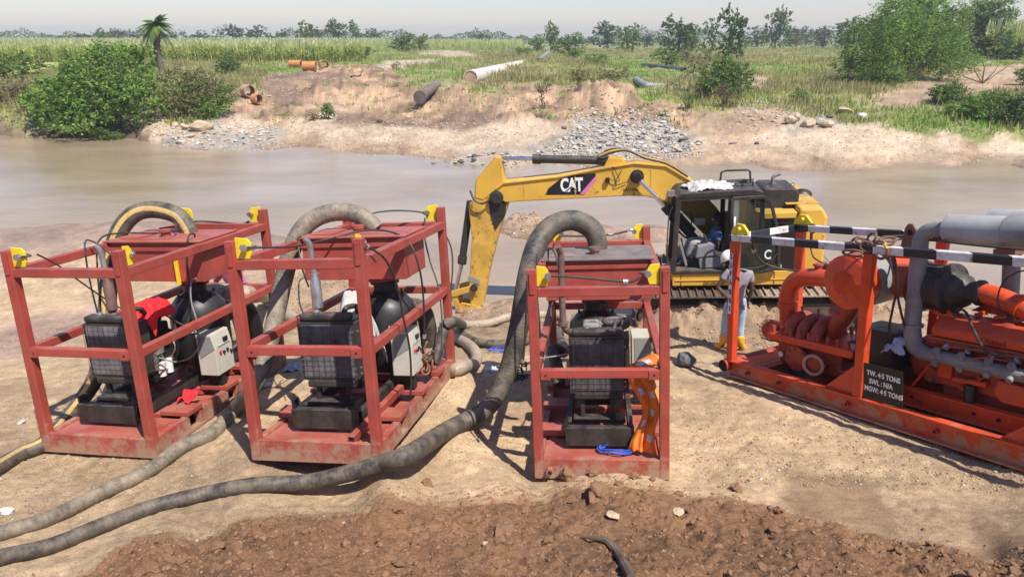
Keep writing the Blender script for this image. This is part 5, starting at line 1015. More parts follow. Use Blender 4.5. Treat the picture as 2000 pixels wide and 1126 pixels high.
# ------------------------------------------------------------------ the excavator
def excavator():
    E_ = EX; root = empty('excavator', 'yellow crawler excavator with black cab standing at the water edge', 'excavator', E_.M)
    Y, YD, K, KG = M['cat'], M['cat_dirty'], M['blk_dirty'], M['blk_gloss']
    # tracks
    for y0, nm in ((-.12, 0), (2.05, 1)):
        tr = empty('crawler_track', None, None); tr.parent = root
        x0, x1, z0, z1 = -1.55, 1.75, .0, .74; r = (z1-z0)/2; path = []
        n_ = 60; per = 2*(x1-x0)+2*PI*r
        for i in range(n_):
            s = per*i/n_
            if s < x1-x0: path.append((x0+s, z1, 0))
            elif s < x1-x0+PI*r: a = (s-(x1-x0))/r; path.append((x1+math.sin(a)*r, z0+r+math.cos(a)*r, a))
            elif s < 2*(x1-x0)+PI*r: path.append((x1-(s-(x1-x0)-PI*r), z0, PI))
            else: a = (s-2*(x1-x0)-PI*r)/r; path.append((x0-math.sin(a)*r, z0+r-math.cos(a)*r, PI+a))
        for (x, z, a) in path:
            w_ = per/n_*.5; c, s = math.cos(a), math.sin(a); tx, tz = c, -s; nx, nz = s, c
            q = [(x-tx*w_, z-tz*w_), (x+tx*w_*.9, z+tz*w_*.9), (x+tx*w_*.9+nx*.02, z+tz*w_*.9+nz*.02), (x+tx*w_*.1+nx*.028, z+tz*w_*.1+nz*.028), (x+nx*.07, z+nz*.07), (x-tx*w_*.2+nx*.07, z-tz*w_*.2+nz*.07), (x-tx*w_*.3+nx*.028, z-tz*w_*.3+nz*.028), (x-tx*w_+nx*.02, z-tz*w_+nz*.02)]
            MB().prism(q, y0, y0+.60).build('track_shoe', M['mudlight'] if (z > .5 and x > .35) else M['mudmetal'], tr)
        f = MB(); f.prism([(x0+.1, .18), (x1-.1, .18), (x1-.05, .45), (x1-.3, .58), (x0+.3, .58), (x0+.05, .45)], y0+.10, y0+.50); f.build('track_frame', M['mudmetal'], tr, .02)
        for i in range(7): MB().cyl((x0+.35+i*.44, y0+.06, .12), (x0+.35+i*.44, y0+.54, .12), .095, n=14).build('track_roller', M['mudmetal'], tr, smooth=True)
        for x in (x0, x1): MB().cyl((x, y0+.14, r), (x, y0+.46, r), r-.04, n=22).cyl((x, y0+.05, r), (x, y0+.55, r), .12, n=14).build('idler_wheel', M['mudmetal'], tr, smooth=True)
        for x in (-.5, .8): MB().cyl((x, y0+.1, .60), (x, y0+.5, .60), .06, n=12).build('carrier_roller', M['mudmetal'], tr, smooth=True)
    MB().box((-.7, .5, .30), (1.0, 2.1, .62)).build('car_body', M['mudmetal'], root, .03)
    MB().cyl((.2, 1.3, .62), (.2, 1.3, .84), .55, n=30).build('slew_ring', M['mudmetal'], root, smooth=True)
    # platform
    MB().box((-1.25, .22, .865), (1.0, .26, 1.13)).build('side_skirt', Y, root, .012)
    for x in (-1.1, .12, .55): MB().box((x, .2135, .875), (x+.012, .2185, 1.12)).build('skirt_seam', M['seat_d'], root)
    MB().box((-1.20, .205, .965), (.98, .219, .985)).build('skirt_ridge', Y, root, .004)
    MB().box((-1.24, .262, .87), (1.0, 2.35, 1.1)).build('platform', YD, root, .01)
    text('number_lettering', 'C', .15, M['blackp'], root, face_m((-.33, .2035, 1.055), (1, 0, 0), (0, 0, 1)), sx=1.2, bold=.006)
    text('number_lettering', '36', .15, M['blackp'], root, face_m((.07, .2035, 1.055), (1, 0, 0), (0, 0, 1)), sx=1.2, bold=.006)
    text('warning_lettering', 'NO RIDERS', .085, M['blackp'], root, face_m((-.50, .2035, .915), (1, 0, 0), (0, 0, 1)), sx=.85, bold=.001)
    # rear house, hood, counterweight
    MB().prism([(.90, .82), (1.38, .86), (1.40, 2.10), (1.30, 2.28), (.92, 2.28)], .20, 2.42).build('counterweight', Y, root, .05)
    MB().box((.22, .262, 1.10), (.898, 2.3, 2.20)).build('engine_housing', Y, root, .02)
    MB().box((.26, .232, 1.14), (.60, .258, 2.10)).build('side_door', KG, root, .01)
    MB().box((.61, .232, 1.14), (.895, .258, 1.60)).build('side_door', KG, root, .01)
    lv = MB().box((.50, .232, 1.63), (.895, .258, 2.10)).build('side_door', KG, root, .01)
    for i in range(6): MB().box((.54, .226, 1.70+.06*i), (.86, .231, 1.715+.06*i)).build('door_rib', M['blk'], lv, .002)
    MB().box((.56, .224, 1.18), (.63, .231, 1.24)).build('panel_sticker', M['grey_p'], root)
    text('panel_lettering', 'L', .12, M['white_clean'], root, face_m((.68, .229, 1.20), (1, 0, 0), (0, 0, 1)), sx=1)
    MB().prism([(.36, 2.145), (.98, 2.145), (1.0, 2.46), (.93, 2.55), (.40, 2.57), (.34, 2.50)], .60, 1.45).build('engine_hood', M['blk_dirty'], root, .03)
    MB().tube(spline([(.60, 1.0, 2.5), (.60, 1.0, 2.64), (.62, 1.0, 2.71), (.72, 1.0, 2.75)], 5), .035, 12).build('exhaust_stack', M['galv'], root, smooth=True)
    MB().ball((1.22, 1.4, 2.26), .16, (1.2, 1, .7), 14, 8).build('rear_lamp_cover', M['blk'], root, smooth=True)
    for x in (.42, .92): m2 = MB(); ring(m2, (x, .85, 2.57), ((1, 0, 0), (0, 0, 1)), .03, .007, 12, 5); m2.build('hood_handle', M['blk'], root, smooth=True)
    MB().box((.75, .5, 2.283), (1.3, 2.1, 2.30)).build('tread_plate', YD, root)
    # cab
    cb = empty('cab', None, None); cb.parent = root
    yA, yB = .22, 1.18
    def pil(a, b_, w_=.07, mt=K, nm='pillar'): MB().bar(a, b_, w_).build(nm, mt, cb, .008)
    for y in (yA, yB):
        pil((-1.24, y, 1.12), (-1.15, y, 2.52), .085); pil((-.27, y, 1.12), (-.25, y, 2.55), .08); pil((.35, y, 1.12), (.28, y, 2.50), .07)
        MB().bar((-1.24, y, 1.13), (.35, y, 1.13), .06).build('sill', K, cb, .006)
        MB().bar((-1.17, y, 2.50), (.30, y, 2.54), .08).build('roof_side', K, cb, .01)
    MB().bar((-1.24, yA, 1.14), (-1.24, yB, 1.14), .07).build('sill', K, cb, .006)
    MB().prism([(-1.20, 2.53), (-1.12, 2.60), (.14, 2.64), (.30, 2.58), (.30, 2.55), (-1.2, 2.52)], yA-.05, yB+.04).build('roof', M['blk_dirty'], cb, .015)
    MB().box((-1.22, yA+.04, 1.135), (.33, yB-.04, 1.16)).build('cab_floor', M['mudmetal'], cb)
    MB().add([(-1.215, yA+.04, 1.18), (-1.215, yB-.04, 1.18), (-1.145, yB-.04, 2.49), (-1.145, yA+.04, 2.49)], [(0, 1, 2, 3)]).build('windscreen', M['glass'], cb)
    MB().add([(-1.19, yB, 1.18), (-.30, yB, 1.18), (-.29, yB, 2.49), (-1.13, yB, 2.49)], [(0, 1, 2, 3)]).build('side_window', M['glass'], cb)
    MB().add([(-.23, yB, 1.5), (.30, yB, 1.5), (.27, yB, 2.47), (-.22, yB, 2.47)], [(0, 1, 2, 3)]).build('side_window', M['glass'], cb)
    MB().box((.29, yA+.04, 1.16), (.32, yB-.04, 1.75)).build('rear_wall', M['seat_d'], cb)
    MB().add([(.305, yA+.04, 1.76), (.305, yB-.04, 1.76), (.28, yB-.04, 2.48), (.28, yA+.04, 2.48)], [(0, 1, 2, 3)]).build('rear_window', M['glass'], cb)
    # open door, folded back against the side
    dr = empty('cab_door', None, None); dr.parent = root
    P = [(-.24, 1.17), (-.24, 2.50), (.30, 2.52), (.42, 2.40), (.58, 1.80), (.60, 1.22), (.34, 1.15)]
    for i in range(len(P)): a, b_ = P[i], P[(i+1) % len(P)]; MB().bar((a[0], .13, a[1]), (b_[0], .13, b_[1]), .055, .06).build('door_frame', K, dr, .008)
    MB().bar((-.22, .13, 1.78), (.56, .13, 1.80), .045, .05).build('door_frame', K, dr, .006)
    MB().add([(-.215, .13, 1.80), (.555, .13, 1.82), (.40, .13, 2.38), (.29, .13, 2.49), (-.215, .13, 2.475)], [(0, 1, 2, 3, 4)]).build('door_glass', M['glass'], dr)
    MB().add([(-.215, .13, 1.19), (.33, .13, 1.17), (.575, .13, 1.24), (.56, .13, 1.76), (-.215, .13, 1.75)], [(0, 1, 2, 3, 4)]).build('door_glass', M['glass_dark'], dr)
    MB().tube(spline([(-.19, .09, 1.98), (-.20, .06, 2.03), (-.20, .06, 2.12), (-.19, .09, 2.18)], 5), .02, 8).build('door_handle', M['white'], dr, smooth=True)
    MB().tube(spline([(.56, .10, 1.50), (.45, .08, 1.36), (.25, .08, 1.25), (-.15, .08, 1.22)], 6), .014, 6).build('door_grab_bar', K, dr, smooth=True)
    MB().bar((.10, .14, 1.82), (.16, .14, 2.48), .03).build('door_mullion', K, dr)
    text('door_lettering', 'C', .24, M['white_clean'], dr, face_m((.40, .095, 1.47), (1, 0, 0), (0, 0, 1)), sx=.75, bold=.004)
    # interior
    s = MB(); s.box((-.72, .48, 1.30), (-.30, .92, 1.42)); s.build('seat_cushion', M['seat_d'], cb, .04)
    s = MB(); s.prism([(-.36, 1.40), (-.24, 1.42), (-.16, 2.10), (-.26, 2.12)], .50, .90); s.build('seat_back', M['seat_d'], cb, .03)
    s = MB(); s.prism([(-.84, 1.36), (-.50, 1.40), (-.46, 1.62), (-.58, 1.66), (-.80, 1.60)], .30, .44); s.build('console', M['seat'], cb, .03)
    s = MB(); s.prism([(-.75, 1.17), (-.35, 1.17), (-.32, 1.38), (-.78, 1.38)], .32, .46); s.build('seat_base', M['seat'], cb, .02)
    MB().tube(spline([(-.66, .30, 1.17), (-.66, .29, 1.40), (-.60, .29, 1.50), (-.46, .29, 1.56)], 5), .014, 8).build('armrest_rail', K, cb, smooth=True)
    MB().bar((-.98, .5, 1.18), (-1.10, .5, 1.62), .05, .12).build('travel_lever', M['seat'], cb, .01)
    MB().bar((-.98, .7, 1.18), (-1.06, .7, 1.66), .03).build('travel_lever', M['seat'], cb, .01)
    MB().bar((-1.15, .55, 1.2), (-.85, .55, 1.30), .14, .03).build('foot_pedal', M['seat_d'], cb, .01)
    MB().tube(spline([(-.62, .36, 1.62), (-.66, .36, 1.74), (-.68, .37, 1.80)], 4), .022, 8).build('joystick', M['seat_d'], cb, smooth=True)
    MB().box((-.80, .9, 1.84), (-.60, .96, 1.98)).build('monitor', M['grey_p'], cb, .01)
    MB().tube([(-1.02, 1.1, 1.75), (-1.02, 1.12, 2.02), (-.84, 1.12, 2.03), (-.84, 1.1, 1.8)], .012, 8).build('inner_rail', K, cb, smooth=True)
    # mirror, lamps, front rails
    MB().bar((-1.20, .16, 2.56), (-1.26, .10, 2.66), .02).box((-1.36, .06, 2.58), (-1.24, .12, 2.70)).build('work_lamp', M['galv'], root, .01)
    MB().tube(spline([(-1.26, .12, 2.40), (-1.33, .10, 2.2), (-1.36, .10, 1.6), (-1.35, .1, 1.2), (-1.28, .12, 1.02)], 6), .012, 8).build('front_rail', K, root, smooth=True)
    h = MB(); h.tube([(-.36, .9, 2.62), (-.34, .9, 2.83), (-.26, .9, 2.86), (.12, .9, 2.86), (.17, .9, 2.83), (.19, .9, 2.62)], .018, 8); h.tube([(-.02, .5, 2.62), (-.02, .5, 2.75), (.16, .5, 2.76), (.16, .5, 2.6)], .014, 8); h.box((-.08, .48, 2.70), (.06, .56, 2.74)); h.build('roof_rail', M['blk'], root, smooth=True)
    # boom in the plane behind the cab
    bo = empty('boom', None, None); bo.parent = root
    top = [(-4.62, 2.60), (-4.45, 2.71), (-3.39, 2.79), (-2.55, 2.92), (-1.90, 3.00), (-1.31, 2.92), (-.85, 2.62), (-.35, 2.05), (.05, 1.45)]
    bot = [(-.30, 1.25), (-.72, 1.72), (-1.05, 2.08), (-1.35, 2.26), (-1.70, 2.36), (-2.05, 2.38), (-3.0, 2.36), (-4.08, 2.34), (-4.45, 2.33), (-4.60, 2.43)]
    MB().prism(top+bot, 1.22, 1.62).build('boom_box', Y, bo, .02)
    for pts in (top,): 
        s = MB()
        for a, b_ in zip(pts[:-1], pts[1:]): s.bar((a[0], 1.42, a[1]+.012), (b_[0], 1.42, b_[1]+.012), .46, .022)
        s.build('boom_top_plate', Y, bo)
    for x, z0, z1 in ((-3.05, 2.37, 2.83), (-4.06, 2.35, 2.72), (-1.60, 2.36, 2.95)): MB().bar((x, 1.217, z0), (x, 1.217, z1), .02, .006, up=(0, 1, 0)).build('weld_seam', YD, bo)
    DEC = [(-3.64, 2.46), (-2.89, 2.44), (-2.65, 2.72), (-2.65, 2.85), (-3.08, 2.825), (-3.33, 2.765), (-3.58, 2.58)]; TXC = (-3.12, 2.625); FLASH = [(-2.97, 2.445), (-2.87, 2.445), (-2.645, 2.72), (-2.645, 2.80)]
    dec = MB(); dec.prism(DEC, 1.2145, 1.2185); d_ = dec.build('decal', M['blackp'], bo)
    MB().prism(FLASH, 1.2095, 1.2135).build('pink_flash', M['pink'], d_)
    text('decal_lettering', 'CAT', .36, M['white_clean'], d_, face_m((TXC[0], 1.213, TXC[1]), (1, 0, .0), (0, 0, 1)), sx=.64, spacing=.92, bold=.014)
    MB().prism([(TXC[0]-.17, TXC[1]-.14), (TXC[0], TXC[1]-.01), (TXC[0]+.17, TXC[1]-.14), (TXC[0]+.145, TXC[1]-.14), (TXC[0], TXC[1]-.035), (TXC[0]-.145, TXC[1]-.14)], 1.2045, 1.2075).build('decal_triangle', M['blackp'], d_)
    text('serial_lettering', 'YAA10066', .085, M['blackp'], bo, face_m((-1.98, 1.213, 2.50), (1, 0, 0), (0, 0, 1)), sx=.8)
    text('serial_lettering', '27', .075, M['blackp'], bo, face_m((-1.93, 1.213, 2.41), (1, 0, 0), (0, 0, 1)), sx=.8)
    MB().lathe((-1.86, 1.22, 2.76), (0, -1, 0), [(0, .13), (.05, .13), (.055, .10), (.17, .09), (.175, .06)], 20).build('boss', M['blk'], bo, smooth=True)
    MB().box((-2.46, 1.15, 2.66), (-2.38, 1.216, 2.76)).build('work_light', M['blk'], bo, .01)
    for k, (a, b_, c_) in enumerate((((-2.3, 1.19, 2.94), (-2.2, 1.17, 2.7), (-2.40, 1.19, 2.72)), ((-2.15, 1.19, 2.9), (-2.28, 1.18, 2.62), (-2.05, 1.19, 2.66)))): MB().tube(spline([a, b_, c_], 7), .008, 6).build('boom_wire', K, bo, smooth=True)
    for y in (1.10, 1.74):                              # lifting cylinders
        MB().cyl((-1.86, y, 2.76), (-1.30, y, 2.14), .045, n=16).build('cylinder_rod', M['chrome'], bo, smooth=True)
        MB().cyl((-1.31, y, 2.15), (-.75, y, 1.50), .085, n=18).cyl((-1.34, y, 2.19), (-1.24, y, 2.07), .10, n=18).build('cylinder_barrel', M['blk_dirty'], bo, smooth=True)
    for k in range(3): MB().tube(spline([(-1.3, 1.0+.05*k, 2.1), (-1.22, .95+.05*k, 1.9), (-1.0, 1.0, 1.62), (-.8, 1.1, 1.5)], 6), .018, 6).build('hydraulic_hose', M['rubber'], bo, smooth=True)
    # stick cylinder over the boom
    MB().cyl((-4.46, 1.42, 3.17), (-3.84, 1.42, 3.14), .045, n=16).build('cylinder_rod', M['chrome'], bo, smooth=True)
    MB().cyl((-3.86, 1.42, 3.14), (-2.40, 1.42, 3.05), .082, n=20).cyl((-3.88, 1.42, 3.14), (-3.72, 1.42, 3.13), .10, n=20).cyl((-2.62, 1.42, 3.065), (-2.40, 1.42, 3.05), .095, n=20).build('cylinder_barrel', M['blk_dirty'], bo, smooth=True)
    MB().prism([(-2.50, 2.94), (-2.05, 3.0), (-2.15, 3.10), (-2.40, 3.12)], 1.28, 1.34).build('cylinder_bracket', Y, bo, .01); MB().prism([(-2.50, 2.94), (-2.05, 3.0), (-2.15, 3.10), (-2.40, 3.12)], 1.50, 1.56).build('cylinder_bracket', Y, bo, .01)
    for k in range(3): MB().tube(spline([(-2.62, 1.3+.1*k, 3.12), (-2.35, 1.3+.1*k, 3.21+.02*k), (-2.05, 1.3+.1*k, 3.24-.01*k), (-1.70, 1.3+.1*k, 3.08), (-1.3, 1.3+.1*k, 2.96), (-.9, 1.3+.1*k, 2.70)], 7), .02, 8).build('hydraulic_line', Y if k == 1 else M['rubber'], bo, smooth=True)
    # stick
    st = empty('stick', None, None); st.parent = root
    MB().prism([(-4.52, 3.22), (-4.60, 3.24), (-5.02, 2.80), (-5.10, 2.40), (-5.22, 2.30), (-5.20, 1.6), (-5.37, .40), (-5.34, .10), (-5.20, .0), (-5.08, .15), (-4.92, .80), (-4.62, 1.75), (-4.40, 2.30), (-4.42, 2.62)], 1.26, 1.58).build('stick_box', YD, st, .02)
    MB().prism([(-4.56, 3.20), (-4.60, 3.22), (-5.0, 2.80), (-5.06, 2.45), (-4.9, 2.40), (-4.6, 2.62), (-4.46, 2.70)], 1.2495, 1.2585).build('stick_side_plate', Y, st)
    MB().prism([(-5.36, .68), (-5.12, .60), (-5.10, .70), (-5.345, .80)], 1.2525, 1.2585).build('grey_tape', M['grey_p'], st)
    MB().lathe((-4.62, 1.27, 2.44), (0, -1, 0), [(0, .14), (.10, .14), (.105, .10), (.13, .10)], 18).build('pivot_boss', M['blk_dirty'], st, smooth=True)
    MB().prism([(-4.70, 1.75), (-4.48, 2.05), (-4.42, 2.35), (-4.60, 2.55), (-4.80, 2.40), (-4.78, 2.1)], 1.2485, 1.2575).build('grease_patch', M['blk_dirty'], st)
    MB().cyl((-5.20, 1.42, 2.34), (-5.47, 1.42, 1.12), .075, n=18).cyl((-5.46, 1.42, 1.18), (-5.49, 1.42, 1.02), .095, n=18).build('cylinder_barrel', M['blk_dirty'], st, smooth=True)
    MB().cyl((-5.48, 1.42, 1.06), (-5.67, 1.42, .46), .042, n=14).build('cylinder_rod', M['steel'], st, smooth=True)
    MB().tube(spline([(-5.14, 1.2, 2.6), (-5.06, 1.15, 2.42), (-4.9, 1.15, 2.34), (-4.72, 1.18, 2.42)], 6), .02, 8).build('hydraulic_hose', M['rubber'], st, smooth=True)
    for y in (1.20, 1.60):
        MB().bar((-5.72, y, .42), (-5.20, y, .56), .045, .13, up=(0, 0, 1)).build('link_arm', YD, st, .01)
        MB().bar((-5.70, y+.03, .42), (-5.58, y+.03, -.02), .05, .12, up=(1, 0, 0)).build('link_arm', YD, st, .01)
        MB().lathe((-5.22, y, .555), (0, -1 if y < 1.4 else 1, 0), [(0, .08), (.05, .08)], 14).build('link_pin', M['blk_dirty'], st, smooth=True)
    # bucket
    bk = MB(); pr = [(-5.60, .12), (-5.30, .06), (-5.14, -.02)]; Cv = [(-5.16-.0, -.02), (-5.02, -.22), (-5.02, -.48), (-5.20, -.66), (-5.46, -.66), (-5.66, -.46), (-5.72, -.18), (-5.62, .10)]
    V = []; Fs = []
    for y in (1.02, 1.84):
        for p in Cv: V.append((p[0], y, p[1]))
    n_ = len(Cv)
    bk.add(V, [(i, i+1, n_+i+1, n_+i) for i in range(n_-1)]); bk.build('bucket_shell', M['mudmetal'], st)
    bpy.data.objects['bucket_shell'].modifiers.new('solidify', 'SOLIDIFY').thickness = .03
    for y in (1.02, 1.83): MB().prism(Cv, y, y+.025).build('bucket_side', M['brsteel'], st)
    for y in (1.25, 1.55): MB().prism([(-5.68, .10), (-5.54, .20), (-5.30, .16), (-5.12, .10), (-5.10, -.04), (-5.6, -.1)], y, y+.05).build('bucket_ear', YD, st, .01)
    return root
excavator()
cloth('lifting_slings', 'pile of white woven slings lying on the black cab roof of the excavator', 'slings', M['sack'], EX, (-.62, .62, 2.625), .85, .62, .06, 21, lambda u, v, x, y, z: (x, y, z+.06-.35*(u*u+v*v)), 34, .02)

# ------------------------------------------------------------------ people
def skin(name, verts, edges, radii, mat, parent, lvl=2, root_i=0):
    me = bpy.data.meshes.new(name); me.from_pydata([tuple(v) for v in verts], edges, []); me.materials.append(mat)
    o = bpy.data.objects.new(name, me); link(o, parent)
    o.modifiers.new('skin', 'SKIN'); me.skin_vertices or None
    sv_l = me.skin_vertices[0].data if me.skin_vertices else None
    if sv_l is None: raise RuntimeError('no skin layer')
    for i, r in enumerate(radii): sv_l[i].radius = (r, r) if not isinstance(r, tuple) else r; sv_l[i].use_root = (i == root_i)
    s = o.modifiers.new('subsurf', 'SUBSURF'); s.levels = lvl; s.render_levels = lvl
    dg = bpy.context.evaluated_depsgraph_get(); m2 = bpy.data.meshes.new_from_object(o.evaluated_get(dg)); m2.name = name
    o.modifiers.clear(); o.data = m2; m2.polygons.foreach_set('use_smooth', [True]*len(m2.polygons)); m2.materials.clear(); m2.materials.append(mat)
    for p in m2.polygons: p.material_index = 0
    return o
def person(name_label, M0, J, top, legs, foot, hat=None, hair=True, shoe_r=.052, sleeve=.55):
    """J: joints in local metres. One continuous body; shirt, trousers, boots and hat are its children."""
    root = empty('person', name_label, 'person', M0)
    P_ = {k: Vector(v) for k, v in J.items()}
    L_ = lambda a, b, t: P_[a].lerp(P_[b], t)
    V = []; E_ = []; R = []; idx = {}
    def add(k, p, r, par=None):
        idx[k] = len(V); V.append(Vector(p)); R.append(r)
        if par: E_.append((idx[par], idx[k]))
    add('pel', P_['pelvis'], .125); add('waist', L_('pelvis', 'chest', .5), .115, 'pel'); add('chest', P_['chest'], .145, 'waist'); add('neck', P_['neck'], .058, 'chest'); add('throat', L_('neck', 'head', .35), .056, 'neck'); add('head', P_['head'], .088, 'throat'); add('crown', P_['head']+(P_['head']-P_['neck']).normalized()*.07, .075, 'head')
    for s in 'LR':
        add('sh'+s, P_['sh'+s], .060, 'chest'); add('ua'+s, L_('sh'+s, 'el'+s, .5), .048, 'sh'+s); add('el'+s, P_['el'+s], .038, 'ua'+s); add('fa'+s, L_('el'+s, 'wr'+s, .4), .036, 'el'+s); add('wr'+s, P_['wr'+s], .025, 'fa'+s)
        hd = (P_['wr'+s]-P_['el'+s]).normalized(); hd = (P_['ha'+s]-P_['wr'+s]).normalized() if 'ha'+s in P_ else hd
        add('pa'+s, P_['wr'+s]+hd*.06, (.036, .020), 'wr'+s)
        add('hip'+s, P_['hip'+s], .088, 'pel'); add('th'+s, L_('hip'+s, 'kn'+s, .4), .080, 'hip'+s); add('kn'+s, P_['kn'+s], .056, 'th'+s); add('ca'+s, L_('kn'+s, 'an'+s, .35), .052, 'kn'+s); add('an'+s, P_['an'+s], .036, 'ca'+s); add('toe'+s, P_['toe'+s], .034, 'an'+s)
    body = skin('body', V, E_, R, M['skin'], root)
    for s in 'LR':                                      # fingers
        hd = (P_['wr'+s]-P_['el'+s]).normalized(); hd = (P_['ha'+s]-P_['wr'+s]).normalized() if 'ha'+s in P_ else hd
        sd = hd.cross(Vector((.2, 1, .1))).normalized(); cu = hd.cross(sd)
        for k, (o_, ln) in enumerate(((-.026, .070), (-.009, .080), (.009, .076), (.025, .060))):
            b_ = P_['wr'+s]+hd*.085+sd*o_; skin('finger', [b_-hd*.02, b_+hd*ln*.45+cu*.006, b_+hd*ln*.85+cu*.025], [(0, 1), (1, 2)], [.010, .009, .007], M['skin'], body, 1)
        b_ = P_['wr'+s]+hd*.04+sd*-.03; skin('thumb', [b_, b_+hd*.03-sd*.025, b_+hd*.055-sd*.03], [(0, 1), (1, 2)], [.012, .010, .008], M['skin'], body, 1)
    f = P_['face'].normalized(); hc = P_['head']; up = (P_['head']-P_['neck']).normalized(); sd = f.cross(up).normalized()
    fm = MB(); fm.ball(hc+f*.098-up*.01, .016, (1, 1, 1.4), 8, 6); nose = fm.build('nose', M['skin'], body, smooth=True)
    for k in (-1, 1):
        MB().ball(hc+sd*k*.092-up*.005, .022, (.5, .8, 1.3), 8, 6).build('ear', M['skin'], body, smooth=True)
        MB().ball(hc+f*.084+sd*k*.032+up*.015, .011, (1, 1, 1), 8, 6).build('eye', M['white_clean'], body, smooth=True)
    MB().ball(hc+f*.088-up*.045, .022, (1.1, .5, .3), 8, 6).build('mouth', M['rust'], body, smooth=True)
    if hair: MB().ball(hc+up*.035-f*.012, .102, (1, 1, .92), 14, 8).build('hair', M['hair'], root, smooth=True)
    if hat:
        z = Vector((0, 0, 1)); h = MB(); h.lathe(hc+up*.045-f*.0, up, [(0, .132), (.02, .138), (.06, .132), (.11, .104), (.142, .06), (.155, .01)], 22); ho = h.build('hard_hat', M['helmet'], root, smooth=True)
        b_ = MB(); b_.lathe(hc+up*.038+f*.02, up, [(0, .152), (.008, .156), (.012, .135)], 22); b_.build('hat_brim', M['helmet'], ho, smooth=True)
        b_ = MB(); b_.lathe(hc+up*.072, up, [(0, .137), (.014, .133)], 22); b_.build('hat_stripe', M['stripe_r'], ho, smooth=True)
    # shirt
    V = []; E_ = []; R = []; idx = {}
    add('pel', L_('pelvis', 'chest', .02), .150); add('waist', L_('pelvis', 'chest', .5), .146, 'pel'); add('chest', P_['chest'], .168, 'waist'); add('neck', L_('chest', 'neck', .80), .078, 'chest')
    add('hem', L_('pelvis', 'chest', -.22), .152, 'pel')
    for s in 'LR': add('sh'+s, P_['sh'+s], .078, 'chest'); add('ua'+s, L_('sh'+s, 'el'+s, sleeve*.6), .068, 'sh'+s); add('cuff'+s, L_('sh'+s, 'el'+s, sleeve), .066, 'ua'+s)
    sh_ = skin('shirt', V, E_, R, top, root)
    mb = MB(); q = L_('chest', 'neck', .92); mb.lathe(q, up, [(0, .078), (.03, .070), (.032, .06)], 18); mb.build('collar', top, sh_, smooth=True)
    # trousers
    V = []; E_ = []; R = []; idx = {}
    add('pel', P_['pelvis'], .135); add('w', L_('pelvis', 'chest', .25), .125, 'pel')
    for s in 'LR': add('hip'+s, P_['hip'+s], .105, 'pel'); add('th'+s, L_('hip'+s, 'kn'+s, .5), .092, 'hip'+s); add('kn'+s, P_['kn'+s], .076, 'th'+s); add('ca'+s, L_('kn'+s, 'an'+s, .4 if foot is M['boot'] else .5), .068, 'kn'+s); (add('cu'+s, L_('kn'+s, 'an'+s, .56), .064, 'ca'+s) if foot is M['boot'] else add('cu'+s, L_('kn'+s, 'an'+s, .85), .060, 'ca'+s))
    skin('trousers', V, E_, R, legs, root)
    for s in 'LR':
        a = P_['an'+s]; t_ = P_['toe'+s]; d = (t_-a); 
        if foot is M['boot']:
            tp = L_('kn'+s, 'an'+s, .40); skin('boot', [a+Vector((0, 0, .0)), tp, L_('kn'+s, 'an'+s, .7), a+d*.55+Vector((0, 0, -.01)), t_+d*.12], [(0, 2), (2, 1), (0, 3), (3, 4)], [.070, .092, .080, .060, .050], foot, root)
        else: skin('shoe', [a+Vector((0, 0, -.02)), a+d*.5, t_+d*.1], [(0, 1), (1, 2)], [.048, .046, .036], foot, root)
    return root
gp = ground_at(1427, 684)
Mw = Matrix.Translation(gp+Vector((0, 0, -.01))) @ Matrix.Rotation(math.radians(-14), 4, 'Z') @ Matrix.Scale(.955, 4)
person('worker in white hard hat, grey polo, jeans and yellow boots beside SUPA post', Mw, dict(
    pelvis=(0, 0, .97), chest=(0, .02, 1.30), neck=(-.07, .02, 1.47), head=(-.155, .05, 1.61), face=(-.35, 1, -.15),
    shL=(-.185, .01, 1.42), elL=(-.33, -.06, 1.17), wrL=(-.16, -.10, 1.02), haL=(-.06, -.11, .98),
    shR=(.185, .01, 1.42), elR=(.235, .04, 1.14), wrR=(.22, .14, .92), haR=(.20, .17, .80),
    hipL=(-.095, 0, .92), knL=(-.135, .02, .50), anL=(-.14, -.02, .085), toeL=(-.25, .11, .045),
    hipR=(.095, 0, .92), knR=(.115, .03, .50), anR=(.15, .0, .085), toeR=(.25, .15, .045)), M['shirt'], M['jeans'], M['boot'], hat=True)
def exl(px, py, y): return EX.I @ EX.hit(px, py, 1, y)
hd = exl(1401, 428, .70); pv = Vector((-.47, .70, 1.53)); ft = exl(1337, 505, .60); kn = exl(1352, 478, .60)
person('excavator operator seated in the cab in a blue patterned shirt and grey trousers', EX.M, dict(
    pelvis=pv, chest=(hd.x-.02, .70, hd.z-.36), neck=(hd.x+.01, .70, hd.z-.15), head=hd, face=(-1, -.1, -.1),
    shL=(hd.x, .52, hd.z-.22), elL=(hd.x-.02, .44, hd.z-.50), wrL=(hd.x-.26, .42, hd.z-.44), haL=(hd.x-.34, .42, hd.z-.40),
    shR=(hd.x, .88, hd.z-.22), elR=(hd.x-.02, .96, hd.z-.50), wrR=(hd.x-.24, .94, hd.z-.46), haR=(hd.x-.32, .94, hd.z-.42),
    hipL=(-.50, .62, 1.51), knL=(kn.x, .56, 1.60), anL=(ft.x+.04, .58, 1.26), toeL=(ft.x-.10, .58, 1.22),
    hipR=(-.50, .80, 1.51), knR=(kn.x-.02, .84, 1.58), anR=(ft.x+.0, .82, 1.26), toeR=(ft.x-.14, .82, 1.22)), paint('blue_check_shirt', (.10, .17, .32), .85, var=.8, vs=30, dust=.1), M['trous'], M['stripe_r'].copy() if False else M['seat'], hat=False)
gp = Vector((-4.02, 10.0, gz(-4.02, 10.0)))
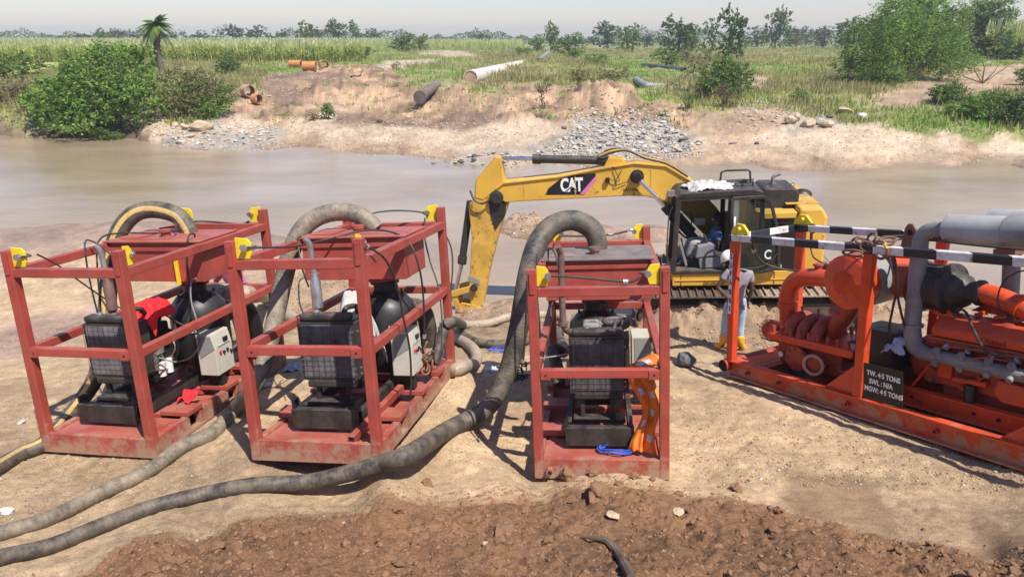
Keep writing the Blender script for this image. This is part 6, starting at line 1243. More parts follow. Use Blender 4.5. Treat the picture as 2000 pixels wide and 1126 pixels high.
person('person in a pink shirt partly hidden behind the leftmost red pump skid', Matrix.Translation(gp) @ Matrix.Rotation(2.6, 4, 'Z'), dict(
    pelvis=(0, 0, .94), chest=(0, .10, 1.24), neck=(0, .16, 1.42), head=(0, .22, 1.54), face=(0, 1, -.4),
    shL=(-.18, .13, 1.35), elL=(-.24, .22, 1.08), wrL=(-.16, .42, 1.02), shR=(.18, .13, 1.35), elR=(.24, .22, 1.08), wrR=(.14, .42, 1.0),
    hipL=(-.09, 0, .90), knL=(-.11, .05, .49), anL=(-.12, 0, .08), toeL=(-.13, .16, .04), hipR=(.09, 0, .90), knR=(.11, .05, .49), anR=(.12, 0, .08), toeR=(.13, .16, .04)), M['pinkshirt'], M['trous'], M['seat_d'], sleeve=.9)

# ------------------------------------------------------------------ stones and clods
def rock_mesh(name, mat, seed, sub=2, rough=.35, flat=.75):
    import bmesh
    b = bmesh.new(); bmesh.ops.create_icosphere(b, subdivisions=sub, radius=1); rr = random.Random(seed)
    pl = [(Vector((rr.uniform(-1, 1), rr.uniform(-1, 1), rr.uniform(-1, 1))).normalized(), rr.uniform(.5, .9)) for _ in range(9)]
    for v in b.verts:
        for n_, d in pl:
            k = v.co.dot(n_)-d
            if k > 0: v.co -= n_*k*.95
        v.co *= 1+rough*.5*mnoise.noise(v.co*2.2+Vector((seed, 0, 0))); v.co.z *= flat
    me = bpy.data.meshes.new(name); b.to_mesh(me); b.free(); me.materials.append(mat); return me
RK = {k: [rock_mesh('stone', M[m_], s+i*9, 2, .35, .62) for i in range(5)] for k, m_, s in (('g', 'stone_g', 1), ('d', 'stone_d', 2), ('t', 'stone_t', 3), ('w', 'stone_w', 4))}
RK['c'] = [rock_mesh('clod', M['clod'], 40+i, 3, .9, .8) for i in range(6)]; RK['s'] = [rock_mesh('clod', M['sandclod'], 60+i, 3, .9, .7) for i in range(4)]
def stone(p, r, kind, label=None, group=None, name='stone', sink=.25, sc=(1, 1, 1), i=None):
    me = RK[kind][random.randrange(len(RK[kind])) if i is None else i]; o = bpy.data.objects.new(name, me); link(o)
    o.location = (p[0], p[1], p[2]+r*sc[2]*(.62-sink)); o.rotation_euler = (random.uniform(-.35, .35), random.uniform(-.35, .35), random.uniform(0, 6.28)); o.scale = (r*sc[0], r*sc[1], r*sc[2])
    return tag(o, label, 'stone' if name == 'stone' else 'clod', group)
def pr(px, py, w_): p = ground_at(px, py); d = p.y*CP+(CAMZ-p.z)*SP; return p, w_*d/FPX/2
# single stones
p, r = pr(1343, 716, 56); stone(p, r, 'd', 'big dark streaked rock on the sand left of the worker', sc=(1, .8, 1.0), sink=.1, i=1)
for px, py, w_, k, lb, sc in ((394, 258, 56, 't', 'large tan block among pale stones on the far left bank', (1, .7, .75)), (342, 250, 18, 't', 'brown stone left of the tan block on far left bank', (1, 1, 1)), (366, 254, 24, 't', 'tan stone just left of the large tan block', (1, 1, .8)), (372, 268, 20, 'w', 'pale stone below the tan block at the far left bank', (1, 1, .6)), (354, 280, 26, 'w', 'flat white stone at the water edge on the far left', (1, .8, .4)),
        (1543, 243, 30, 't', 'grey brown boulder at left of the far right boulder row', (1, 1, 1)), (1556, 237, 22, 't', 'upright tan boulder in the far right boulder row', (.8, .8, 1.4)), (1576, 247, 40, 't', 'widest brown-grey boulder in the far right row', (1, .8, .9)), (1597, 244, 24, 'g', 'dark small boulder right of the widest one', (1, 1, 1)), (1616, 247, 34, 't', 'tan boulder at the right end of the far right row', (1, 1, .9)), (1620, 231, 16, 'd', 'dark boulder behind the far right boulder row', (1, 1, .8)),
        (1655, 220, 44, 't', 'long low tan boulder in grass above the right sand hump', (1.1, .6, .5)), (1683, 236, 30, 'w', 'pale tilted boulder alone in grass above the right sand hump', (1, .8, 1)), (848, 323, 14, 'd', 'small dark stone alone in the river by the far shore', (1, .7, .7)),
        (1335, 278, 24, 'd', 'blackest stone at the right of the grey rubble bank', (1, .8, .7)), (1366, 281, 20, 'd', 'dark flat stone at the right tip of the grey rubble', (1, .8, .5)), (1262, 238, 22, 'd', 'dark stone on top of the grey rubble bank', (1, .8, .6)), (1130, 272, 18, 'd', 'dark round stone at the left edge of the grey rubble', (1, 1, .8)), (1102, 252, 14, 'd', 'lone dark stone on pale sand left of the rubble', (1, .8, .7)),
        (1325, 298, 18, 'g', 'grey stone at the foot of the rubble bank', (1, 1, 1)), (1478, 282, 10, 'd', 'small dark stone on orange sand right of the rubble', (1, 1, 1.2)), (1430, 282, 22, 'w', 'pale low lump on the orange sand right of rubble', (1, .8, .4)), (1122, 214, 12, 'w', 'small white stone at the foot of the eroded bank', (1, 1, .8)), (925, 318, 14, 'd', 'dark upright stone at the point above the digger stick', (1, 1, 1.2)), (900, 322, 16, 'd', 'dark stone at the very tip of the rock spit', (1, .8, .7)),
        (985, 1040, 62, 'c', 'large square-edged clod in the brown spoil at bottom centre', (1, .65, .55)), (1110, 938, 40, 'c', 'clod leaning against the front of the right-hand skid', (1, .7, 1.2)), (1165, 975, 60, 'c', 'biggest clod on the crest of the brown spoil', (1, .8, .9)), (1157, 928, 22, 'c', 'small clod before the right-hand skid beam', (1, 1, 1)), (1238, 936, 20, 'c', 'small round clod right of centre before the skid beam', (1, 1, 1)), (1274, 938, 14, 'c', 'tiny clod at the right foot of the right-hand skid', (1, 1, 1)),
        (1438, 958, 26, 'c', 'lone clod on the sand at the right end of the spoil', (1, .9, .9)), (1325, 1000, 34, 't', 'flat yellowish clod in the brown spoil on the right', (1, .7, .4)), (1200, 1010, 40, 't', 'pale crumbling clod in the brown spoil', (1, .8, .6)), (397, 1078, 26, 'c', 'brown clod above the date line on the left spoil', (1, .8, .8)), (255, 1083, 28, 'c', 'flat clod at the left end of the spoil', (1, .8, .6)), (335, 1102, 22, 'c', 'reddish clod near the bottom left of the spoil', (1, .9, .8)), (835, 948, 26, 'c', 'clod at the top left crest of the spoil', (1, .9, .8)),
        (1315, 780, 12, 's', 'small sand lump right of the right-hand skid', (1, 1, .8)), (105, 818, 16, 't', 'flat pebble on sand inside the leftmost skid shadow', (1, .8, .5)), (42, 828, 18, 'w', 'pale pebble left of the leftmost skid', (1, .8, .6))):
    p, r = pr(px, py, w_); stone(p, r, k, lb, sc=sc, name='clod' if k in 'cs' else 'stone')
def inside(poly, n, rg):
    xs = [p[0] for p in poly]; ys = [p[1] for p in poly]; out = []
    while len(out) < n:
        x, y = rg.uniform(min(xs), max(xs)), rg.uniform(min(ys), max(ys)); c = False
        for i in range(len(poly)):
            a, b_ = poly[i-1], poly[i]
            if (a[1] > y) != (b_[1] > y) and x < (b_[0]-a[0])*(y-a[1])/(b_[1]-a[1])+a[0]: c = not c
        if c: out.append((x, y))
    return out
rubble_zones = (([(1110, 240), (1180, 232), (1290, 240), (1360, 280), (1380, 292), (1300, 300), (1200, 302), (1110, 300), (1040, 300), (1110, 270)], 150, 'ggwgwwd', 'angular stone in the rubble bank above the digger boom', 'stones of the grey rubble bank', 8, 15),
                ([(890, 306), (1040, 300), (1150, 305), (1160, 328), (1000, 327), (880, 320)], 60, 'gdwgt', 'stone of the rock spit behind the digger stick', 'stones of the rock spit', 7, 14),
                ([(310, 245), (400, 240), (540, 245), (545, 285), (430, 290), (340, 280), (290, 262)], 70, 'wwgwt', 'stone in the stony slope on the far left shore', 'stones of the left shore', 6, 13),
                ([(1425, 240), (1480, 225), (1540, 232), (1545, 250), (1440, 252)], 20, 'twt', 'small stone beside the far right boulders', 'small stones by the boulder row', 6, 11))
rg = random.Random(77)
masses = []
for poly, n, kinds, lb, gr, s0, s1 in rubble_zones:
    for x, y in inside(poly, n, rg): p, r = pr(x, y, rg.uniform(s0, s1)); kk = rg.choice(kinds); stone(p, r, kk, {'g': 'mid-grey ', 'w': 'pale ', 'd': 'dark ', 't': 'tan '}[kk]+lb, gr+{'g': ', grey ones', 'w': ', pale ones', 'd': ', dark ones', 't': ', tan ones'}[kk], sc=(1, rg.uniform(.6, 1), rg.uniform(.5, .9)), sink=.2)
    masses.append((poly, n*13, s0*.35, s0*1.15))
def scatter_mass(name, label, cat, mats, pts, rng_, protos):
    V = []; F = []; MI = []; base = 0; cache = []
    for me in protos:
        v = np.array([x.co[:] for x in me.vertices]); f = np.array([p.vertices[:] for p in me.polygons]); cache.append((v, f))
    for (x, y, z, r, mi) in pts:
        v, f = cache[rng_.randrange(len(cache))]; a = rng_.uniform(0, 6.28); c, s = math.cos(a), math.sin(a); k = np.array([r*rng_.uniform(.7, 1.3), r*rng_.uniform(.6, 1.1), r*rng_.uniform(.5, 1.0)])
        q = v*k; q = np.stack([q[:, 0]*c-q[:, 1]*s, q[:, 0]*s+q[:, 1]*c, q[:, 2]], 1)+np.array([x, y, z+r*.2]); V.append(q); F.append(f+base); MI += [mi]*len(f); base += len(v)
    o = np_mesh(name, np.concatenate(V), np.concatenate(F), mats, mi=MI); return tag(o, label, cat, kind='stuff')
low = [rock_mesh('lump', M['stone_g'], 90+i, 1, .5, .7) for i in range(6)]
pts = []
for poly, n, a, b_ in masses:
    q = inside(poly, n, rg); ps = []
    for x, y in q: t_ = at(x, y, z=.45); ps.append(t_)
    zs = terrain([t.x for t in ps], [t.y for t in ps])
    for t, z in zip(ps, zs): pts.append((t.x, t.y, float(z), rg.uniform(a, b_)*t.y*1.06/FPX/2, rg.choice((0, 0, 1, 2))))
for poly, n, a, b_, z_ in (([(560, 240), (1000, 245), (1100, 270), (1050, 295), (860, 300), (560, 285)], 1800, 2, 5, .4), ([(460, 150), (1000, 200), (1300, 215), (1340, 240), (1000, 245), (480, 240)], 700, 2, 6, 1.3), ([(1400, 255), (1700, 262), (1990, 285), (1900, 320), (1400, 325)], 900, 2, 5, .4)):
    ps = [at(x, y, z=z_) for x, y in inside(poly, n, rg)]; zs = terrain([t.x for t in ps], [t.y for t in ps])
    for t, z in zip(ps, zs): pts.append((t.x, t.y, float(z), rg.uniform(a, b_)*t.y*1.06/FPX/2, rg.choice((1, 2, 2, 3))))
scatter_mass('rubble', 'fine grey and tan rubble spread along the far shore', 'rubble', [M['stone_g'], M['stone_w'], M['stone_t'], M['sandclod']], pts, rg, low)
# clods of the spoil heap and crumbs on the sand
pts = []; xs = []; ys = []
for k in range(12000):
    x = rg.uniform(-3.6, 5.6); yb = float(np.interp(x, MUDX, MUDY)); y = rg.uniform(3.5, yb+.1)
    if rg.random() < .14: y = yb+abs(rg.gauss(0, .16))
    xs.append(x); ys.append(y)
zs = terrain(xs, ys)
for x, y, z in zip(xs, ys, zs): r = min(.038, .0055*math.exp(abs(rg.gauss(0, .72)))); pts.append((x, y, float(z)-r*.45, r, 0 if rg.random() < .99 else 1))
low2 = [rock_mesh('crumb', M['clod'], 190+i, 2, 1.0, .85) for i in range(5)]
scatter_mass('soil_clods', 'brown crumbly clods covering the tipped spoil in the foreground', 'soil clods', [M['clod'], M['sandclod']], pts, rg, low2)
xs = []; ys = []; rs_ = []
for poly, n, a, b_, z_ in (([(0, 620), (700, 660), (1300, 720), (2000, 900), (2000, 1010), (1400, 960), (900, 930), (0, 1100)], 4500, .004, .014, 1.0), ([(1320, 720), (2000, 940), (2000, 1010), (1400, 960), (1320, 900)], 1500, .006, .022, 1.2), ([(880, 760), (1040, 780), (1040, 930), (800, 930)], 350, .006, .02, 1.2), ([(0, 700), (420, 960), (420, 990), (0, 1080)], 600, .006, .02, 1.3), ([(1320, 590), (1640, 600), (1700, 640), (1560, 700), (1320, 690)], 900, .012, .045, .4), ([(985, 428), (1040, 424), (1090, 448), (985, 452)], 220, .015, .06, .2), ([(560, 520), (700, 530), (720, 640), (560, 640)], 350, .012, .04, .3), ([(880, 600), (1020, 590), (1030, 640), (880, 640)], 250, .01, .035, .1),
                          ([(1700, 580), (2000, 590), (2000, 690), (1700, 640)], 400, .012, .045, .3), ([(0, 680), (190, 590), (190, 640), (0, 720)], 250, .008, .028, .3), ([(900, 690), (1020, 690), (1020, 800), (900, 780)], 160, .008, .028, .8)):
    for x, y in inside(poly, n, rg): t_ = at(x, y, z=z_); xs.append(t_.x); ys.append(t_.y); rs_.append(rg.uniform(a, b_)*rg.uniform(.6, 1))
zs = terrain(xs, ys); scatter_mass('sand_crumbs', 'crumbs and lumps of dug sand strewn over the near beach', 'sand crumbs', [M['sandclod'], M['stone_w'], M['clod']], [(x, y, float(z), r, rg.choice((0, 0, 0, 0, 2, 2)) if rg.random() < .93 else 1) for x, y, z, r in zip(xs, ys, zs, rs_)], rg, low)
for k in range(70):
    x = rg.uniform(-3.2, 5.2); yb = float(np.interp(x, MUDX, MUDY)); y = rg.uniform(3.8, yb+.02); stone((x, y, gz(x, y)), rg.uniform(.035, .065), 'c', 'brown clod lying in the tipped spoil heap', 'clods in the spoil heap', name='clod', sc=(1, rg.uniform(.7, 1), rg.uniform(.6, .9)))
# root sticking out of the spoil, driftwood on the far shore
q = [ground_at(*p_) for p_ in ((1135, 1058), (1160, 1060), (1185, 1066), (1205, 1088), (1222, 1115), (1232, 1140))]
mb = MB(); mb.tube(spline([v+Vector((0, 0, .03)) for v in q], 6), lerp_list([.006, .016, .028, .032, .034, .03], 31), 8); tag(mb.build('root', M['bark'], None, smooth=True), 'dark bent root sticking out of the spoil at bottom centre', 'root')
def twigs(name, label, cat, px, py, size, n, seed, mat='bark', r=.03):
    rr = random.Random(seed); p = ground_at(px, py); mb = MB()
    for i in range(n):
        a = rr.uniform(0, 6.28); e = rr.uniform(.1, 1.1); L_ = size*rr.uniform(.4, 1); d = Vector((math.cos(a)*math.cos(e), math.sin(a)*math.cos(e), math.sin(e)))
        m_ = p+d*L_*.5+Vector((rr.uniform(-.1, .1), rr.uniform(-.1, .1), rr.uniform(-.05, .1)))*size; mb.tube([p, m_, p+d*L_], [r, r*.7, r*.3], 5)
    return tag(mb.build(name, M[mat], None), label, cat)
twigs('driftwood', 'dark driftwood snag at the water edge below the big left bush', 'driftwood', 268, 268, .9, 9, 1); twigs('driftwood', 'forked driftwood at the far water edge right of the first snag', 'driftwood', 235, 266, 1.0, 5, 2); twigs('driftwood', 'twigs poking out of the river near the far left shore', 'driftwood', 160, 281, .9, 7, 3, r=.02)
twigs('driftwood', 'low driftwood on the mud at the far left shore', 'driftwood', 50, 262, .9, 4, 4); twigs('driftwood', 'dead branch on the orange soil right of the big tree', 'driftwood', 1918, 163, 2.6, 6, 5, r=.05)

# ------------------------------------------------------------------ vegetation
def leaf_quads(C_, size, rg_, up=.25, asp=.5, droop=0):
    n = len(C_); d = rg_.normal(size=(n, 3)); d[:, 2] = d[:, 2]*.5+up-droop; d /= np.linalg.norm(d, axis=1)[:, None]
    s = np.cross(d, rg_.normal(size=(n, 3))); s /= np.linalg.norm(s, axis=1)[:, None]
    L_ = (size*rg_.uniform(.6, 1.4, n))[:, None]; a = C_-d*L_*.5; b_ = C_+d*L_*.5; m_ = C_+s*L_*asp*.5; m2 = C_-s*L_*asp*.5
    V = np.stack([a, m_, b_, m2], 1).reshape(-1, 3); return V, np.arange(4*n).reshape(n, 4)
def crown_points(n, lobes, rg_, shell=.55):
    w_ = np.array([l[3]*l[4]*l[5] for l in lobes])**.7; k = rg_.choice(len(lobes), n, p=w_/w_.sum()); L_ = np.array(lobes)[k]
    d = rg_.normal(size=(n, 3)); d /= np.linalg.norm(d, axis=1)[:, None]; r = (shell+(1-shell)*rg_.random(n)**.6)
    r = r*(1+.22*np.sin(d[:, 0]*7+k)*np.cos(d[:, 2]*6+k*2))
    P = L_[:, :3]+d*L_[:, 3:6]*r[:, None]
    per = 14; m = n//per; sz = np.median(L_[:, 3:6])                  # leaves gather along short outward sprays
    b = np.repeat(P[:m], per, 0); dd = d[:m]+rg_.normal(0, .55, (m, 3)); dd[:, 2] += .25; dd /= np.linalg.norm(dd, axis=1)[:, None]
    t = np.tile(np.linspace(0, 1, per), m)*np.repeat(rg_.uniform(.25, .75, m), per)*sz
    Q = b+np.repeat(dd, per, 0)*t[:, None]+rg_.normal(0, .07, (m*per, 3))*sz; Q[:, 2] -= (t/sz)**2*.25*sz
    return np.concatenate([Q, P[m:m+n-m*per]])
def lobes_for(w_, h, n, seed, base=.3, flat=.62, core=True):
    rr = random.Random(seed); out = []
    for i in range(n):
        a = rr.uniform(0, 6.28); q = rr.uniform(.1, .34)*w_; z = rr.uniform(base, .86)*h; k = 1-abs(z/h-.55)*.7
        s = rr.uniform(.13, .24)*w_*k; out.append((math.cos(a)*q*k, math.sin(a)*q*k, z, s, s, s*flat*min(1.2, h/w_+.35)))
    if core: out.append((0, 0, h*(base+1)/2, w_*.27, w_*.27, h*(1-base)*.42))
    return out
def trunk_mb(h, r, seed, w_, n=5, lean=.1):
    rr = random.Random(seed); mb = MB(); top = Vector((rr.uniform(-1, 1)*lean*h, rr.uniform(-1, 1)*lean*h, h*.62))
    mb.tube(spline([(0, 0, -.3), (top.x*.3, top.y*.3, h*.25), top], 4), lerp_list([r*1.3, r, r*.6], 9), 7)
    for i in range(n):
        t = rr.uniform(.35, .95); s = Vector((top.x*t, top.y*t, h*.62*t)); a = rr.uniform(0, 6.28); e = s+Vector((math.cos(a)*w_*.28, math.sin(a)*w_*.28, h*rr.uniform(.15, .35)))
        mb.tube(spline([s, (s+e)/2+Vector((0, 0, h*.03)), e], 3), lerp_list([r*.5, r*.35, r*.12], 7), 5)
    return mb
PROTO = {}
def tree_proto(kind, k):
    key = (kind, k)
    if key in PROTO: return PROTO[key]
    mt, n, size, nl, base, flat = {'dark': ('lf_dark', 3200, .055, 12, .16, .9), 'mid': ('lf_mid', 3000, .055, 12, .12, .9), 'haze': ('lf_haze', 2600, .06, 11, .10, .9), 'thin': ('lf_dark', 1500, .05, 9, .25, .8), 'bright': ('lf_bright', 2600, .05, 11, .06, .9), 'dome': ('lf_dark', 3600, .045, 12, .10, 1.0), 'olive': ('lf_olive', 2400, .045, 11, .03, .9), 'dry': ('lf_dry', 1300, .05, 8, .03, .8)}[kind]
    rg_ = np.random.default_rng(k*31+len(kind)); V, F = leaf_quads(crown_points(n, lobes_for(1, 1, nl, k*7+3, base, flat, kind in ('dome', 'bright')), rg_), size, rg_)
    me = bpy.data.meshes.new('crown'); me.from_pydata(V.tolist(), [], F.tolist()); me.materials.append(M[mt])
    tm = trunk_mb(1, .028, k, 1); tme = bpy.data.meshes.new('trunk'); tme.from_pydata(tm.v, [], tm.f); tme.materials.append(M['bark'])
    PROTO[key] = (me, tme); return PROTO[key]
def plant(px, base, top, wpx, dist, kind, label, group=None, name='tree', k=None, z=None):
    d = ray(px, base); t = dist/d.y; x = d.x*t; zz = gz(x, dist) if z is None else z
    depth = dist*CP+(CAMZ-zz)*SP; h = (base-top)/FPX*depth; w_ = wpx/FPX*depth
    me, tme = tree_proto(kind, (int(px*7+base) % 5) if k is None else k)
    r = empty(name, label, 'tree' if name.endswith('tree') else 'bush', (x, dist, zz-.1), group); r.rotation_euler = (0, 0, (px*.37) % 6.28)
    for m_, nm in ((me, 'crown' if name.endswith('tree') else 'foliage'), (tme, 'trunk' if name.endswith('tree') else 'stem')):
        o = bpy.data.objects.new(nm, m_); link(o, r); o.scale = (w_*1.25, w_*1.25, h*1.12)
    return r
ORD = 'first second third fourth fifth sixth seventh eighth ninth tenth eleventh twelfth thirteenth fourteenth fifteenth sixteenth seventeenth eighteenth'.split()
gL, gM, gR = 'trees of the far treeline left of the palm', 'trees of the far treeline behind the sorghum', 'trees of the far treeline behind the right bank'
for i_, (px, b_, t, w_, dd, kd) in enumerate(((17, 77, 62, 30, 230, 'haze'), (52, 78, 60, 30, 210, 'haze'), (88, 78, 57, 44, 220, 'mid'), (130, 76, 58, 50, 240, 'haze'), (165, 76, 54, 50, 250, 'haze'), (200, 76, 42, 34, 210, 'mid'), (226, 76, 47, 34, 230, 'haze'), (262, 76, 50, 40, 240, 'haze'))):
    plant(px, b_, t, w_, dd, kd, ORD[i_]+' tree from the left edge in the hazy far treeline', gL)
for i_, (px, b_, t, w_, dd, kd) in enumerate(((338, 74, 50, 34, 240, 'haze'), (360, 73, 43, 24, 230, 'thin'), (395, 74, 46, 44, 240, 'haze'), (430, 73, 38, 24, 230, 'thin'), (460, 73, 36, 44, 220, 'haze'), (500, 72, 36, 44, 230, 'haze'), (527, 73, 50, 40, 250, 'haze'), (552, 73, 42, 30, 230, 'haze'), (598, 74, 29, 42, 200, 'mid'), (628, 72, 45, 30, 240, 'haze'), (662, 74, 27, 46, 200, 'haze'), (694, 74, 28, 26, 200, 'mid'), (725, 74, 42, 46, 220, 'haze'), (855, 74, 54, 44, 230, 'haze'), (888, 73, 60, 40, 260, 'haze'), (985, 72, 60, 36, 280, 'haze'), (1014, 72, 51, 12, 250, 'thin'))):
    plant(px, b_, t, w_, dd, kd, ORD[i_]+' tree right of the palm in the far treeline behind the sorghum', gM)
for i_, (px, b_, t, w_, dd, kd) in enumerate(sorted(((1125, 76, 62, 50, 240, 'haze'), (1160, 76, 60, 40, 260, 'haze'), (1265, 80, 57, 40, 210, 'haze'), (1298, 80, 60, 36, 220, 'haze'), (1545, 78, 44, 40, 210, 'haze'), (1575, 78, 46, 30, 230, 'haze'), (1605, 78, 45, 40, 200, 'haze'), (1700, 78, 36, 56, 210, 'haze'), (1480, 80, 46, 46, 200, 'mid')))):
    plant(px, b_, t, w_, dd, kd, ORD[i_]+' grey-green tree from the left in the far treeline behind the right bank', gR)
for a in ((787, 78, 47, 60, 150, 'mid', 'low spreading green tree at the right end of the sorghum'), (822, 78, 50, 32, 160, 'mid', 'narrow green tree next to the spreading one at sorghum end'), (937, 74, 49, 50, 220, 'dome', 'dark round dome-shaped tree alone on the horizon'),
          (1050, 86, 55, 46, 150, 'bright', 'low bright bush clump left of the tall slender tree', None, 'bush'), (1076, 84, 31, 30, 150, 'mid', 'slender tree poking up left of centre right on the far bank'), (1112, 98, 58, 56, 120, 'mid', 'bushy green tree right of the small grey pipe end'),
          (1188, 82, 38, 52, 190, 'haze', 'round grey-green tree on the horizon, middle of the frame right'), (1215, 88, 66, 30, 160, 'bright', 'small light green bush under the round grey-green tree', None, 'bush'), (1235, 90, 42, 44, 140, 'mid', 'tree with a thin leaning top right of round grey tree'),
          (1325, 92, 28, 70, 130, 'dark', 'dark two-topped tree left of the twin trunk tree'), (1352, 88, 45, 50, 150, 'mid', 'lower green tree right of the dark two-topped tree'), (1388, 96, 32, 44, 120, 'thin', 'thin brownish tree with airy crown next to the twin trunk one'), (1428, 106, 14, 62, 100, 'dark', 'tall twin-trunked dark tree in the right middle of the bank'),
          (1515, 78, 12, 44, 170, 'dark', 'tall column-like green tree on the right horizon'), (1555, 80, 52, 44, 190, 'olive', 'low olive bush right of the column-like tree', None, 'bush'), (1655, 78, 28, 66, 160, 'haze', 'dark rounded tree leaning left of the big right tree'), (1608, 80, 48, 50, 170, 'dry', 'brownish low bush on the right horizon', None, 'bush'),
          (247, 90, 58, 46, 110, 'mid', 'dark green bush standing in the sorghum left of the palm', None, 'bush'), (395, 88, 66, 50, 120, 'olive', 'low bush in the sorghum right of the palm', None, 'bush'), (510, 82, 62, 32, 140, 'mid', 'small bush inside the sorghum field', None, 'bush'), (622, 94, 70, 34, 110, 'mid', 'green bush at the front edge of the sorghum', None, 'bush'), (661, 96, 80, 15, 105, 'dark', 'small dark bush at the sorghum edge', None, 'bush'), (713, 95, 74, 34, 105, 'dark', 'dark round bush at the right of the sorghum edge', None, 'bush'),
          (548, 114, 104, 9, 95, 'dark', 'tiny dark shrub on the grass before the sorghum', None, 'bush'), (447, 147, 113, 62, 68, 'mid', 'green shrub on the bank top left of the orange pipe pieces', None, 'bush'), (775, 142, 128, 24, 72, 'bright', 'small green shrub at the crumbling bank edge', None, 'bush'),
          (1300, 126, 94, 66, 85, 'bright', 'bright bush behind the dark green pipe', None, 'bush'), (1340, 110, 84, 50, 95, 'olive', 'olive scrub bush under the twin-trunked tree', None, 'bush'), (1120, 104, 82, 34, 105, 'bright', 'bright leafy shrub on the grass right of small grey pipe', None, 'bush'), (1020, 100, 82, 40, 120, 'bright', 'light shrub above the white pipe far end', None, 'bush'),
          (1060, 222, 168, 32, 46, 'dry', 'dry brown bush clinging to the eroded bank', None, 'bush'), (642, 232, 200, 34, 44, 'mid', 'dark tufted shrub on the slope below the orange pipe pieces', None, 'bush'), (612, 230, 210, 36, 44, 'olive', 'olive shrub left of the dark tufted one', None, 'bush'), (740, 220, 210, 24, 45, 'mid', 'low green plant on the brown slope', None, 'bush'),
          (1130, 180, 138, 50, 54, 'olive', 'scrub on the left side of the eroded hummock', None, 'bush'), (1195, 192, 145, 70, 53, 'olive', 'scrub on the right side of the eroded hummock', None, 'bush'),
          (1375, 208, 140, 70, 54, 'olive', 'olive bush left behind the wide dark green bush', None, 'bush'), (1415, 236, 195, 60, 46, 'dry', 'dead brown brush below the wide green bush', None, 'bush'), (1342, 228, 202, 26, 47, 'bright', 'bright creeper on the edge of the bank', None, 'bush'),
          (1975, 270, 212, 80, 40, 'dark', 'dark bush at the right edge above the sand', None, 'bush'), (1870, 252, 225, 110, 42, 'bright', 'low creeping greenery above the sand hump', None, 'bush'),
          (2000, 196, 160, 50, 52, 'mid', 'green bush cut by the right edge of the picture', None, 'bush'), (1925, 112, 62, 90, 85, 'dark', 'dark shrub right of the big tree', None, 'bush'), (1985, 112, 74, 60, 80, 'dark', 'second dark shrub at the right edge below the reeds', None, 'bush'), (1165, 128, 108, 60, 90, 'bright', 'patch of bright low shrubs on the middle bank', None, 'bush'),
          (205, 262, 232, 60, 41, 'mid', 'low growth at the foot of the big left bush', None, 'bush'), (110, 246, 218, 40, 43, 'dry', 'brown dead brush at the far left waterline', None, 'bush'), (30, 228, 190, 90, 46, 'olive', 'olive bush at the far left edge', None, 'bush'), (25, 190, 140, 110, 56, 'mid', 'green scrub behind the olive bush at far left', None, 'bush'), (1560, 225, 205, 50, 48, 'bright', 'green creeper patch above the boulder row', None, 'bush')):
    plant(*a[:7], group=a[7] if len(a) > 7 else None, name=a[8] if len(a) > 8 else 'tree')
def big_plant(name, label, cat, px, base, dist, lobes_px, n, mats, size, seed, trunk=None, asp=.45, droop=0):
    sc_ = .98 if trunk and name == 'tree' else .80
    d = ray(px, base); t = dist/d.y; o = Vector((d.x*t, dist, gz(d.x*t, dist))); depth = dist*CP+(CAMZ-o.z)*SP; u_ = depth/FPX
    root = empty(name, label, cat, o); rg_ = np.random.default_rng(seed)
    for j, (mt, fr) in enumerate(mats):
        L_ = [((lx-px)*u_, (random.Random(seed+i+j*5).uniform(-.5, .5))*rx*u_*1.0+ly, (base-lz)*u_, rx*u_*sc_, max(rx*u_*sc_*.8, .8), rz*u_*sc_) for i, (lx, lz, rx, rz, ly, mm) in enumerate(lobes_px) if mm == j or mm < 0]
        C_ = crown_points(int(n*fr), L_, rg_, .5); C_ = C_[C_[:, 2] > .02]; V, F = leaf_quads(C_, size, rg_, asp=asp, droop=droop); np_mesh('foliage', V, F, M[mt], root)
    if trunk:
        for tr in trunk:
            mb = MB(); mb.tube(spline([Vector(p) for p in tr[0]], 5), lerp_list(tr[1], (len(tr[0])-1)*5+1), 8); mb.build('trunk' if tr[1][0] > .12 else 'limb', M['bark'], root, smooth=True)
    return root
big_plant('bush', 'huge bright green bush hanging over the far left riverbank', 'bush', 190, 250, 43,
    [(lx, lz, rx, rz, ly, m_) for lx, lz, rx, rz, ly, m_ in ((112, 180, 34, 22, 0, 0), (98, 212, 28, 24, 0, 0), (155, 150, 42, 28, 1, 0), (200, 130, 50, 34, 2, 0), (250, 125, 42, 22, 2.5, 0), (285, 160, 22, 30, 1, 0), (225, 112, 26, 14, 3, 0), (175, 108, 20, 10, 3, 0), (150, 128, 20, 12, 1, 0), (80, 200, 14, 18, 0, 0), (300, 190, 14, 20, 0, 0), (160, 180, 50, 36, -1, 0), (220, 170, 55, 36, -.8, 0), (270, 180, 40, 36, -.5, 0), (140, 215, 50, 28, -1.4, 0), (200, 220, 60, 30, -1.5, 0),
     (250, 215, 45, 26, -1, 1), (240, 190, 40, 26, -1.2, 1), (180, 235, 70, 16, -1.2, 1), (285, 205, 26, 28, -.6, 1), (130, 205, 55, 40, 1, 1), (210, 165, 75, 55, 1.5, 1), (55, 122, 20, 5, 0, 1), (80, 132, 18, 6, 0, 1))], 26000, [('lf_bright', .66), ('lf_mid', .34)], .20, 5,
    [([(0, 0, -.2), (.5, .3, 1.2), (1.2, .5, 2.6)], [.16, .12, .08]), ([(.3, -.8, 0), (1.6, -1, .9), (2.6, -1.2, 1.6)], [.07, .06, .03]), ([(-.3, -.6, 0), (-1.5, -.9, 1.0), (-2.2, -1, 1.9)], [.07, .06, .03])], .5)
